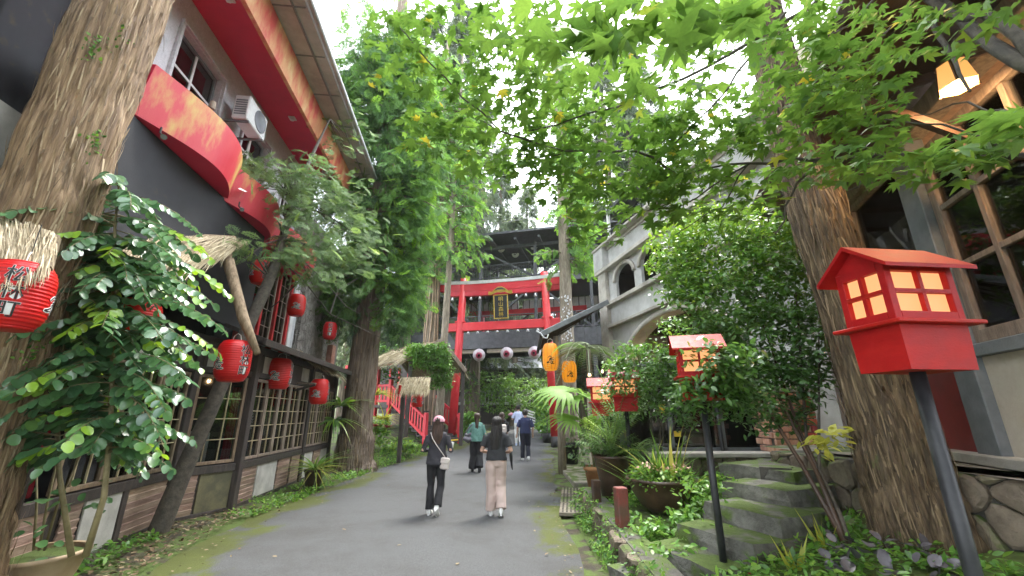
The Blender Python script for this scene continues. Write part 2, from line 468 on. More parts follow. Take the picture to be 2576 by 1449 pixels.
M('dark_brown', (.04, .022, .014), (.085, .045, .028), 3, .4, .2, 30, rv=.08, dirt=.2)
M('terracotta', (.40, .17, .07), (.52, .26, .12), 4, .7, .2, 40, rv=.1, dirt=.35)
M('pot_tan', (.34, .24, .14), (.44, .33, .21), 3, .6, .15, 30, rv=.05, dirt=.35)
M('plastic_black', (.012, .012, .013), (.02, .02, .02), 6, .5, .05, rv=.05)
M('grate_iron', (.12, .10, .075), (.2, .17, .13), 8, .7, .4, 60, rv=.1, moss=.2)
M('hole', (.008, .008, .007), None, 5, .95, rv=0)
M('skin', (.50, .30, .22), (.55, .34, .255), 10, .55, .05, rv=0)
M('hair_black', (.010, .008, .008), (.022, .017, .015), 8, .42, .5, 60, stretch=(6, 6, .4), rv=0)
M('hair_brown', (.035, .018, .012), (.075, .038, .026), 8, .45, .5, 60, stretch=(6, 6, .4), rv=0)
M('cloth_charcoal', (.028, .026, .034), (.04, .038, .046), 40, .85, .2, 200, rv=0)
M('cloth_black', (.010, .010, .013), (.018, .017, .02), 40, .85, .2, 200, rv=0)
M('cloth_grey_black', (.02, .021, .024), (.03, .031, .035), 40, .85, .2, 200, rv=0)
M('cloth_beige', (.52, .40, .355), (.54, .415, .37), 30, .85, .1, 200, rv=0)
M('cloth_teal', (.10, .22, .19), (.14, .29, .25), 30, .85, .2, 200, rv=0)
M('cloth_navy', (.016, .024, .075), (.028, .038, .11), 30, .85, .2, 200, rv=0)
M('cloth_jean', (.012, .014, .026), (.02, .022, .036), 40, .85, .2, 200, rv=0)
M('cloth_blue', (.40, .46, .66), (.5, .56, .74), 30, .85, .2, 200, rv=0)
M('cloth_pink', (.52, .24, .30), (.60, .31, .37), 30, .8, .2, 200, rv=0)
M('leather_cream', (.55, .48, .44), (.62, .56, .52), 20, .5, .1, rv=0)
M('leather_grey', (.10, .09, .11), (.15, .14, .16), 20, .5, .1, rv=0)
M('eye_white', (.50, .44, .48), (.60, .55, .58), 3, .35, .05, rv=.03, dirt=.2)
M('eye_iris', (.16, .012, .035), (.34, .03, .07), 40, .3, 0, rv=0)
M('eye_ring', (.42, .20, .26), (.5, .3, .34), 12, .4, 0, rv=0)
M('gloss_black', (.006, .004, .005), None, 3, .1, rv=0)
M('vine', (.34, .24, .15), (.46, .34, .23), 9, .8, .3, rv=.1)
M('yellow_paper', (.75, .5, .03), (.8, .56, .06), 6, .7, rv=.05)
M('ac_white', (.62, .62, .62), (.70, .70, .70), 5, .45, .03, rv=.02, dirt=.18)
M('ac_grille', (.16, .17, .19), (.2, .21, .23), 5, .5, .1, rv=0)
M('awning_pink', (.62, .28, .28), (.68, .36, .35), 4, .6, rv=0)
M('lit_wood', (.20, .115, .07), (.30, .19, .12), 4, .6, .3, 20, stretch=(3, 3, .6), rv=.1)
glassmat('glass', (.72, .76, .76), .02)
glassmat('glass_dark', (.30, .32, .33), .10)
leafmat('leaf_maple', (.075, .165, .032), (.165, .30, .055), (.42, .38, .05), rough=.5, trans=.46, rv=.16, tval=1.35)
leafmat('leaf_gloss', (.045, .12, .055), (.10, .22, .07), (.27, .46, .04), rough=.3, trans=.25, spec=.8, rv=.22)
leafmat('leaf_shrub', (.045, .105, .036), (.12, .26, .045), (.27, .42, .055), rough=.32, trans=.35, spec=.6, rv=.2)
leafmat('leaf_cedar', (.045, .11, .04), (.15, .31, .06), (.27, .5, .06), rough=.6, trans=.4, rv=.25)
leafmat('leaf_cedar_light', (.10, .17, .075), (.18, .29, .10), (.28, .42, .08), rough=.6, trans=.4, rv=.2)
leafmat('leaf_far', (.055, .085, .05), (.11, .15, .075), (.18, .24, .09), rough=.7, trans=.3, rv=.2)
leafmat('leaf_fern', (.06, .13, .04), (.13, .25, .06), (.24, .36, .06), rough=.5, trans=.35, rv=.15)
leafmat('leaf_grass', (.075, .16, .03), (.16, .30, .05), (.45, .42, .10), rough=.45, trans=.35, rv=.1)
leafmat('leaf_cover', (.045, .12, .028), (.12, .27, .04), (.22, .38, .06), rough=.4, trans=.3, rv=.2)
leafmat('leaf_palm', (.10, .22, .045), (.22, .38, .075), (.32, .48, .12), rough=.55, trans=.35, spec=.35, rv=.1)
leafmat('leaf_palm_pale', (.16, .20, .11), (.27, .32, .19), None, rough=.5, trans=.2, rv=.1)
leafmat('leaf_litter', (.07, .045, .025), (.17, .11, .06), (.25, .2, .12), rough=.8, trans=.05)
leafmat('leaf_yellow', (.30, .34, .05), (.45, .45, .08), None, rough=.45, trans=.4)

# ------------------------------------------------------------------ the ground, the road
def hz(y):
    y = np.asarray(y, float)
    t = np.clip((y - 13) / 9.0, 0, 1); t2 = np.clip((y - 22) / 10, 0, 1)
    return .45 * (t * t * (1.6 - .6 * t)) + .12 * t2
LE = [(-12, -2.2), (-4, -2.6), (2, -3.2), (5, -3.77), (7.1, -4.25), (10.3, -4.3), (13.8, -4.1), (16, -3.7), (18, -3.05), (20, -2.35), (24, -1.9), (30, -1.5), (40, -3)]
RE = [(-12, .4), (-4, .6), (2, .7), (5, .78), (7.6, .86), (10, .98), (12, 1.1), (15, 1.4), (18, 1.62), (22, 1.95), (30, 2.5), (40, 2.6)]
def edge(tab, y): return np.interp(y, [a for a, b in tab], [b for a, b in tab])

gx = np.unique(np.concatenate([np.linspace(-90, -12, 14), np.linspace(-12, 8, 81), np.linspace(8, 90, 14)]))
gy = np.unique(np.concatenate([np.linspace(-40, -6, 8), np.linspace(-6, 34, 121), np.linspace(34, 220, 20)]))
GX, GY = np.meshgrid(gx, gy)
lft = edge(LE, GY) - GX
bank = np.clip(lft, 0, 3) * .07 + np.clip((GY - 12) / 4, 0, 1) * np.clip(lft - .2, 0, 2.2) * .16
hill = np.clip((GY - 44) / 30, 0, 3) ** 1.3 * 7 + np.clip((np.abs(GX) - 14) / 30, 0, 2) ** 1.2 * 6 * np.clip((GY + 5) / 25, 0, 1)
GZ = hz(GY) - .012 + bank + hill + (vnoise(GX * 2.3 + 90, GY * 2.3 + 40, 3) - .5) * .05 * np.clip(np.maximum(lft, GX - edge(RE, GY)) * 2, 0, 1)
GZ -= np.clip(1 - np.maximum(lft, GX - edge(RE, GY)) / .5, 0, 1) * .03
ny, nx = GX.shape
ii = np.arange(nx * ny).reshape(ny, nx)
Fq = np.stack([ii[:-1, :-1], ii[:-1, 1:], ii[1:, 1:], ii[1:, :-1]], -1).reshape(-1, 4)
mossy = np.clip(vnoise(GX * 1.4 + 20, GY * 1.4 + 40, 5) * 1.5 - .35, 0, 1) * np.clip(1.25 - np.abs(lft) * .8, 0, 1)
struct('ground', np_mesh('ground', np.stack([GX, GY, GZ], -1).reshape(-1, 3), Fq, mossy.ravel(), True), 'soil')

ry = np.concatenate([np.linspace(-12, 30, 300), np.linspace(30.5, 42, 24)])
rt = np.linspace(0, 1, 49)
RY, RT = np.meshgrid(ry, rt, indexing='ij')
wob = (vnoise(RY * 1.7 + 30, RY * 0 + 3, 9) - .5) * .28
wobR = (vnoise(RY * 1.7 + 60, RY * 0 + 7, 11) - .5) * .16
l_, r_ = edge(LE, RY) + wob, edge(RE, RY) + wobR
RX = l_ + (r_ - l_) * RT
dl, dr = RX - l_, r_ - RX
RZ = hz(RY) + .004 + .03 * np.minimum(np.minimum(dl, dr), 1) + (vnoise(RX * 1.2 + 50, RY * 1.2 + 50, 13) - .5) * .012
nse = vnoise(RX * 2.2 + 50, RY * 2.2 + 50, 15) * .6 + vnoise(RX * 6 + 50, RY * 6 + 50, 16) * .4
RV = np.clip(1.25 - dl / (.35 + .9 * nse), 0, 1) * np.clip(nse * 2.2 - .35, 0, 1)
RV = np.maximum(RV, np.clip(1.2 - dr / (.2 + .7 * nse), 0, 1) * np.clip(nse * 2 - .4, 0, 1) * .9)
ny, nx = RX.shape
ii = np.arange(nx * ny).reshape(ny, nx)
Fq = np.stack([ii[:-1, :-1], ii[:-1, 1:], ii[1:, 1:], ii[1:, :-1]], -1).reshape(-1, 4)
road = struct('road', np_mesh('road', np.stack([RX, RY, RZ], -1).reshape(-1, 3), Fq, RV.ravel(), True), 'asphalt')

# ------------------------------------------------------------------ facade helpers
def seg(p0, p1):
    p0, p1 = Vector((p0[0], p0[1], 0)), Vector((p1[0], p1[1], 0))
    d = (p1 - p0).normalized(); o = Vector((d.y, -d.x, 0))
    rot = Matrix((d, -o, Vector((0, 0, 1)))).transposed()
    def f(s, out, z): return p0 + d * s + o * out + Vector((0, 0, z))
    return f, rot, (p1 - p0).length
def pbox(mb, sg, s0, s1, o0, o1, z0, z1, ch=.004):
    f, rot, _ = sg
    return mb.box(f((s0 + s1) / 2, (o0 + o1) / 2, (z0 + z1) / 2), (abs(s1 - s0), abs(o1 - o0), abs(z1 - z0)), rot, ch)
def sash(parent, sg, s0, s1, z0, z1, nx, nz, mf='timber_frame', mm='muntin_pale', o=.0, fw=.05, glass='glass', mw=.016):
    m = MB()
    pbox(m, sg, s0, s1, o - .02, o + .03, z0, z0 + fw); pbox(m, sg, s0, s1, o - .02, o + .03, z1 - fw, z1)
    pbox(m, sg, s0, s0 + fw, o - .018, o + .028, z0 + fw, z1 - fw); pbox(m, sg, s1 - fw, s1, o - .018, o + .028, z0 + fw, z1 - fw)
    w = m.build('window', mf, parent)
    for i in range(1, nx):
        s = s0 + fw + (s1 - s0 - 2 * fw) * i / nx
        pbox(MB(), sg, s - mw / 2, s + mw / 2, o + .0, o + .022, z0 + fw, z1 - fw, .002).build('muntin', mm, w)
    for j in range(1, nz):
        z = z0 + fw + (z1 - z0 - 2 * fw) * j / nz
        pbox(MB(), sg, s0 + fw, s1 - fw, o + .003, o + .019, z - mw / 2, z + mw / 2, .002).build('muntin', mm, w)
    pbox(MB(), sg, s0 + fw * .8, s1 - fw * .8, o - .012, o - .006, z0 + fw * .8, z1 - fw * .8, 0).build('pane', glass, w)
    return w
def boards(parent, sg, s0, s1, z0, z1, n, mat='board'):
    hh = (z1 - z0) / n
    for i in range(n):
        m = MB(); f, rot, _ = sg
        tilt = Matrix.Rotation(R(11 + random.uniform(-3, 3)), 3, 'X')
        m.box(f((s0 + s1) / 2, .012 + random.uniform(-.004, .006), z0 + hh * (i + .5)), (s1 - s0 - .006, .022, hh * 1.04), rot @ tilt, .003)
        m.build('board', mat, parent)

# ------------------------------------------------------------------ timber tea house on the left
HO, HA = (-4.86, 7.93, 0), R(6.6)
house = thing('timber_house', 'dark timber house with lattice windows and board panels behind the red lanterns', 'house', HO, HA)
sA = seg((-.17, -3.75), (-.47, -1)); sB = seg((-.47, -1), (0, 0)); sC = seg((0, 0), (0, 5.2))
def post(parent, x, y, z0, z1, w=.13, mat='timber_dark', name='post'):
    return MB().box((x, y, (z0 + z1) / 2), (w, w, z1 - z0), None, .008).build(name, mat, parent)
for (x, y) in ((-.17, -3.75), (-.47, -1), (0, 0), (0, 3.05), (0, 5.2)):
    post(house, x, y, -.15, 2.86, .15)
lenA = sA[2]
for sg, ln in ((sA, lenA), (sB, sB[2]), (sC, 5.2)):
    pbox(MB(), sg, .07, ln - .07, -.05, .05, .68, .80).build('sill_beam', 'timber_dark', house)
    pbox(MB(), sg, .07, ln - .07, -.05, .045, 2.28, 2.38).build('head_beam', 'timber_dark', house)
    pbox(MB(), sg, .07, ln - .07, -.06, .05, 2.72, 2.86).build('wall_plate', 'timber_dark', house)
    pbox(MB(), sg, .07, ln - .07, -.05, .03, -.12, .1).build('foot_beam', 'timber_dark', house)
    pbox(MB(), sg, .07, ln - .07, -.04, -.015, .1, .68, 0).build('backing', 'timber_dark', house)
# section A: boards, pale panel, boards; windows above
boards(house, sA, .1, .5, .1, .68, 7); boards(house, sA, .7, .97, .1, .68, 7); boards(house, sA, 1.77, 2.68, .1, .68, 7)
pbox(MB(), sA, 1.01, 1.63, .005, .03, .04, .72, .004).build('panel', 'plaster', house)
pbox(MB(), sA, 1.65, 1.75, -.02, .04, .1, .68).build('stud', 'timber_dark', house)
for i in range(3):
    sash(house, sA, .45 + i * .75, .45 + i * .75 + .72, .82, 2.26, 3, 4)
# section B
boards(house, sB, .09, .42, .1, .68, 7)
pbox(MB(), sB, .46, 1.02, -.005, .022, .1, .68, .004).build('panel', 'plaster_stained', house)
sash(house, sB, .10, 1.0, .82, 2.26, 3, 4)
# section C
for (a, b) in ((.1, .72), (1.72, 2.35), (2.45, 2.98), (3.95, 4.5)): boards(house, sC, a, b, .1, .68, 8)
for (a, b) in ((.78, 1.66), (3.14, 3.88), (4.55, 5.1)): pbox(MB(), sC, a, b, -.01, .02, .1, .68, .004).build('panel', 'plaster', house)
for i in range(5):
    sash(house, sC, .09 + i * .585, .09 + i * .585 + .57, .82, 2.26, 2, 5, 'wood_weathered')
for i in range(3):
    sash(house, sC, 3.14 + i * .66, 3.14 + i * .66 + .63, .82, 2.26, 3, 5, 'wood_weathered')
for (a, b, sg) in ((.35, .8, sC), (1.3, 1.85, sC), (2.4, 2.9, sC), (3.3, 3.9, sC), (.2, .9, sB), (.3, .9, sA), (1.2, 2.4, sA)):
    pbox(MB(), sg, a, b, -.03, -.005, 2.39, 2.71, 0).build('panel', 'plaster', house)
for (a, b, sg) in ((.05, .35, sC), (.8, 1.3, sC), (1.85, 2.4, sC), (2.9, 3.3, sC), (3.9, 5.2, sC), (.05, .2, sB), (.05, .3, sA), (.9, 1.2, sA), (2.4, 2.7, sA)):
    pbox(MB(), sg, a, b, -.035, .0, 2.39, 2.71, 0).build('panel', 'timber_dark', house)
# interior seen through the panes
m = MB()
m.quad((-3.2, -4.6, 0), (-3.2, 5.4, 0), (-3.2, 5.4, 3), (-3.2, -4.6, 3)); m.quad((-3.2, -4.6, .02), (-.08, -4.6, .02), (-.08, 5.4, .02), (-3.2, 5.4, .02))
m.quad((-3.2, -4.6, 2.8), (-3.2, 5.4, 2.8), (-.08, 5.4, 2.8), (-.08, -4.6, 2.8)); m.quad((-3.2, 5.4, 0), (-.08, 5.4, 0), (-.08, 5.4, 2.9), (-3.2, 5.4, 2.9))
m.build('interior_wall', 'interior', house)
for (x, y, w, z0, z1) in ((-.35, .15, .2, .8, 2.1), (-.5, .9, .14, .75, 1.1), (-.75, -.55, .13, .8, 2.2), (-.9, -1.6, .2, .8, 2.2), (-.85, -2.3, .16, .9, 2.2), (-.4, 2.2, .3, .75, 1.0), (-.5, -3.4, .25, .8, 2.2)):
    mm = MB()
    for k in range(5): mm.tube([(x + (k % 2) * .03, y + w * k / 5, z0), (x + (k % 2) * .03, y + w * k / 5, z1)], w / 7, 6)
    mm.build('curtain', 'curtain_red', house)
MB().box((-.75, -.28, 1.05), (.5, .42, .55), None, .03).build('cabinet', 'ac_white', house)
# eaves: rafters, boards, dark fascia
m = MB()
f = lambda a, b, t: (a, t, b)
m.prism([(-.55, 3.18), (.52, 2.80), (.53, 2.86), (-.55, 3.26)], 6.2, lambda a, b, t: (a, -.9 + t, b))
m.build('eave_roof', 'timber_dark', house)
MB().box((.535, 2.2, 2.80), (.04, 6.3, .12), None, .006).build('fascia_board', 'timber_dark', house)
for k in range(11): MB().bar((-.05, -.7 + k * .58, 2.98), (.5, -.7 + k * .58, 2.775), .05, .07, .004).build('rafter', 'timber_dark', house)
MB().bar((.0, 2.1, 2.15), (.45, 2.1, 2.28), .035, .05, .004).build('bracket', 'timber_dark', house)
MB().box((.2, 2.1, 2.31), (.5, .14, .03), None, .004).build('shelf', 'wood_weathered', house)
# upper storey of the house: dark glazing between red posts, pale pillar
sU = seg((-.62, -.3), (-.62, 3.2))
for k in range(4):
    pbox(MB(), sU, .6 + k * .72, .6 + k * .72 + .09, -.05, .06, 3.05, 5.12).build('red_post', 'red_paint_old', house)
for k in range(3):
    sash(house, sU, .72 + k * .72, 1.28 + k * .72, 3.1, 5.1, 2, 5, 'wood_weathered', 'wood_weathered', -.01, .05, 'glass_dark')
pbox(MB(), sU, 2.9, 3.1, -.06, .07, 3.0, 5.12).build('pillar', 'ac_white', house)
pbox(MB(), sU, 3.12, 3.3, -.06, .05, 3.0, 5.12).build('pillar', 'concrete_grey', house)
pbox(MB(), sU, .0, .58, -.2, -.05, 3.0, 5.12).build('wall', 'charcoal_wall', house)
m = MB().box((-1.35, 1.1, 4.05), (.06, 3.4, 2.1)); m.build('interior_wall', 'interior', house)

# ------------------------------------------------------------------ concrete building over it with red canopies
bld = thing('concrete_building', 'grey concrete building with red curved canopies and red roof soffit at upper left', 'building', HO, HA)
# wall with window openings
ops = [(-2.15, -.85, 6.85, 8.2), (.1, 1.3, 6.85, 8.1), (2.3, 3.4, 6.85, 8.1)]
m = MB()
ys = [-3.4] + [q for o_ in ops for q in o_[:2]] + [4.2]
for i in range(0, len(ys) - 1, 2): m.box((-1.3, (ys[i] + ys[i + 1]) / 2, 7.0), (.2, ys[i + 1] - ys[i], 4.0))
for (a, b, z0, z1) in ops:
    m.box((-1.3, (a + b) / 2, (5.0 + z0) / 2), (.2, b - a, z0 - 5.0)); m.box((-1.3, (a + b) / 2, (z1 + 9.0) / 2), (.2, b - a, 9.0 - z1))
m.build('wall', 'concrete_grey', bld)
sW = seg((-1.2, -6.0), (-1.2, 6))
for (a, b, z0, z1) in ops:
    w = sash(bld, sW, a + 6 + .01, b + 6 - .01, z0 + .01, z1 - .01, 2, 2, 'grey_post', 'ac_white', -.14, .06, 'glass_dark', .05)
    mm = MB()
    pbox(mm, sW, a + 5.93, b + 6.07, -.0, .06, z1 + .01, z1 + .07); pbox(mm, sW, a + 5.93, a + 5.99, .0, .06, z0 - .05, z1); pbox(mm, sW, b + 6.01, b + 6.07, .0, .06, z0 - .05, z1)
    pbox(mm, sW, a + 5.93, b + 6.07, .0, .08, z0 - .12, z0 - .05); mm.build('window_surround', 'concrete_grey', w)
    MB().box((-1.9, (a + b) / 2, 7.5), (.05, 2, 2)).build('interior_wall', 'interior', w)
# roof: red soffit, orange fascia, grey outer eave
MB().box((-.62, .2, 8.86), (1.2, 7.4, .12)).build('soffit', 'soffit_red', bld)
m = MB(); m.prism([(-.02, 8.28), (.06, 8.28), (.12, 8.98), (.0, 8.98)], 7.4, lambda a, b, t: (a, -3.5 + t, b)); m.build('fascia', 'fascia_orange', bld)
m = MB(); m.prism([(-1.5, 9.0), (.75, 9.0), (.80, 9.12), (-1.5, 9.5)], 7.6, lambda a, b, t: (a, -3.6 + t, b)); m.build('roof', 'roof_grey', bld)
for k in range(7): MB().box((.42, -3.2 + k * 1.15, 8.985), (.6, .02, .02)).build('panel_joint', 'ac_grille', bld)
MB().box((.5, .2, 8.975), (.03, 7.4, .04)).build('roof_batten', 'ac_grille', bld)
MB().bar((.84, -3.6, 9.02), (.84, 4.0, 9.02), .1, .1, .02).build('gutter', 'roof_grey', bld)
for (x, y) in ((-.5, -2.25), (-.6, .95), (-.55, 3.4)):
    m = MB(); m.box((x, y, 8.785), (.16, .16, .03), None, .01); w = m.build('ceiling_lamp', 'ac_white', bld)
    MB().lathe([(.055, .0), (.05, -.03), (.0, -.035)], 14, (x, y, 8.765)).build('lamp_lens', 'white_paint', w)
# curved canopies
def canopy(y0, y1, bulge, z0, z1, x0=-.28, seed=0):
    n = 22
    out = []
    for i in range(n + 1):
        t = i / n; y = y0 + (y1 - y0) * t
        out.append((x0 + bulge * math.sin(math.pi * t ** 1.15) ** .9, y, t))
    m = MB(); vs, fs = [], []
    for (x, y, t) in out:
        h = (z1 - z0) * (1 - .25 * t)
        vs += [(x, y, z0), (x + .10, y, z0 + h), (-1.19, y, z0 + h), (-1.19, y, z0)]
    for i in range(n):
        b = i * 4
        fs += [(b, b + 4, b + 5, b + 1)]
    fs2 = [(i * 4 + 1, i * 4 + 5, i * 4 + 6, i * 4 + 2) for i in range(n)] + [(i * 4 + 3, i * 4 + 7, i * 4 + 4, i * 4) for i in range(n)]
    fs2 += [(0, 1, 2, 3), (n * 4 + 3, n * 4 + 2, n * 4 + 1, n * 4)]
    m.add(vs, fs); m.mat(1); m.add(vs, fs2)
    o = m.build('canopy', ['fascia_red', 'soffit_red'], bld)
    return o
canopy(-3.74, -1.6, .36, 5.12, 5.86, -.18)
canopy(-1.72, .1, .26, 5.06, 5.72, -.2)
canopy(.0, 2.6, .30, 5.02, 5.6, -.25)
m = MB(); m.add([(.1, -1.85, 5.2), (.08, -1.6, 5.28), (-.02, -1.35, 5.42), (.0, -1.62, 5.34)], [(0, 1, 2, 3)]); 
m.build('scroll_trim', 'white_paint', bld)
# charcoal wall band beneath the canopies, and cream panels at far left
m = MB(); m.box((-.24, -1.95, 4.1), (.12, 3.6, 2.0)); m.build('lower_wall', 'charcoal_wall', bld)
for (y0, y1, z0, z1, mt) in ((-5.0, -4.55, 3.1, 5.0, 'plaster_cream'), (-4.4, -4.1, 3.1, 4.7, 'plaster'), (-6.3, -5.2, 3.1, 5.2, 'plaster_cream')):
    MB().box((-.93, (y0 + y1) / 2, (z0 + z1) / 2), (.1, y1 - y0, z1 - z0), None, .005).build('wall_panel', mt, bld)
m = MB(); m.box((-1.15, -5.7, 4.5), (.2, 2.4, 3.6)); m.build('side_wall', 'charcoal_wall', bld)
m = MB(); m.box((-.9, -6.2, 6.2), (.9, 2.3, .14)); m.build('side_soffit', 'charcoal_wall', bld)
m = MB(); m.box((-1.0, -6.2, 7.2), (.6, 2.3, 1.7)); m.build('side_block', 'charcoal_wall', bld)
# stone-clad tower wall at the far end and its brick quoin
m = MB(); m.box((-1.0, 5.1, 3.5), (.9, 3.6, 7.2)); m.build('stone_wall', 'stone_clad', bld)
m = MB(); m.box((-.5, 5.95, 3.0), (.25, .35, 1.6), None, .01); m.build('quoin', 'brick_pink', bld)
m = MB(); m.box((-2.4, .3, 4.6), (1.8, 10, 9)); m.build('core', 'charcoal_wall', bld)
for (y, z) in ((2.5, 4.62), (3.35, 3.8)):
    pass
# spotlights under the canopy
for (y, x) in ((-3.5, .0), (-1.55, .0)):
    w = thing('spotlight', 'small black spotlight at the near end of the red canopy' if y < -3 else 'small black spotlight under the joint of the red canopies', 'spotlight', (0, 0, 0))
    w.parent = None
    w.matrix_world = Matrix.Translation(HO) @ Matrix.Rotation(HA, 4, 'Z') @ Matrix.Translation((x, y, 5.05))
    MB().tube([(0, 0, .06), (0, 0, -.02), (.06, 0, -.08)], .012, 6).build('arm', 'black_trim', w)
    MB().tube([(.04, .02, -.05), (.08, -.03, -.1)], [.022, .036], 12).build('lamp_head', 'grey_post', w)

# air conditioner
ac = thing('air_conditioner', 'white air conditioner unit bolted to the grey wall by the upper window', 'air conditioner')
ac.matrix_world = Matrix.Translation(HO) @ Matrix.Rotation(HA, 4, 'Z') @ Matrix.Translation((-.78, -.42, 7.35))
MB().box((0, 0, .3), (.30, .78, .56), None, .02).build('casing', 'ac_white', ac)
fg = MB().lathe([(.235, 0), (.235, .012), (.21, .014), (.20, .004), (0.0, .004)], 28).build('fan_grille', 'ac_grille', ac, True)
fg.rotation_euler = (0, R(90), 0); fg.location = (.151, .1, .31)
for k in range(7): MB().box((-.0 + 0, -.393, .12 + k * .055), (.22, .012, .03)).build('louvre', 'ac_grille', ac)
for s in (-.3, .3): MB().bar((-.42, s, -.0), (.16, s, -.0), .04, .04).build('bracket', 'grey_post', ac)
MB().tube([(-.1, .32, 0), (-.16, .40, -.2), (-.3, .35, -.5), (-.38, .36, -.9)], .012, 6).build('hose', 'ac_white', ac)
for k, (yy, zz) in enumerate(((-.62, .05),)):
    m = MB().lathe([(.0, .12), (.05, .11), (.06, .0), (.05, -.05), (0, -.05)], 14, (-.38, yy, zz)); m.build('wall_lamp', 'plaster_cream', ac)
# ------------------------------------------------------------------ lettering
def glyph_mesh(ch, offset=0.0, maxlen=.12):
    c = bpy.data.curves.new('glyph', 'FONT'); c.body = ch; c.size = 1; c.align_x = 'CENTER'; c.resolution_u = 3; c.offset = offset
    o = bpy.data.objects.new('glyph', c); COL.objects.link(o)
    dg = bpy.context.evaluated_depsgraph_get(); dg.update()
    me = bpy.data.meshes.new_from_object(o.evaluated_get(dg))
    bpy.data.objects.remove(o); bpy.data.curves.remove(c)
    bm = bmesh.new(); bm.from_mesh(me)
    bmesh.ops.triangulate(bm, faces=bm.faces)
    for _ in range(4):
        es = [e for e in bm.edges if e.calc_length() > maxlen]
        if not es: break
        bmesh.ops.subdivide_edges(bm, edges=es, cuts=1)
        bmesh.ops.triangulate(bm, faces=bm.faces)
    V = [(v.co.x, v.co.y - .36) for v in bm.verts]; bm.verts.index_update(); F = [[v.index for v in f.verts] for f in bm.faces]
    bm.free(); bpy.data.meshes.remove(me)
    return V, F
def ribbon2d(strokes, w):
    V, F = [], []
    for st in strokes:
        p = np.array(st, float)
        t = np.linspace(0, len(p) - 1, (len(p) - 1) * 5 + 1)
        # Catmull-Rom
        q = []
        for x in t:
            i = min(int(x), len(p) - 2); f = x - i
            p0, p1, p2, p3 = p[max(i - 1, 0)], p[i], p[i + 1], p[min(i + 2, len(p) - 1)]
            q.append(.5 * (2 * p1 + (p2 - p0) * f + (2 * p0 - 5 * p1 + 4 * p2 - p3) * f * f + (3 * p1 - p0 - 3 * p2 + p3) * f ** 3))
        q = np.array(q); d = np.gradient(q, axis=0); d /= np.linalg.norm(d, axis=1, keepdims=True) + 1e-9
        n = np.stack([-d[:, 1], d[:, 0]], 1)
        k = len(q); ww = w * (.45 + .55 * np.sin(np.linspace(.12, math.pi * .97, k)))[:, None] if w < .08 else w * np.ones((k, 1))
        b = len(V)
        V += [tuple(a) for a in q + n * ww]; V += [tuple(a) for a in q - n * ww]
        F += [[b + i, b + i + 1, b + k + i + 1, b + k + i] for i in range(k - 1)]
    return V, F
EMB = [[(-.5, .30), (-.30, .52), (-.02, .56), (.12, .40), (-.02, .26), (-.20, .22), (.1, .22), (.42, .34), (.5, .46)],
       [(-.34, .02), (-.1, .10), (.15, .06), (.38, .10), (.62, .04)],
       [(-.1, .02), (-.28, -.12), (-.52, -.24), (-.72, -.32), (-.45, -.34), (-.2, -.28)],
       [(.12, -.02), (-.02, -.18), (-.04, -.36), (.14, -.46), (.34, -.42), (.5, -.48), (.7, -.42)],
       [(.34, -.06), (.20, -.16), (.26, -.28), (.40, -.26), (.40, -.17), (.33, -.18)]]

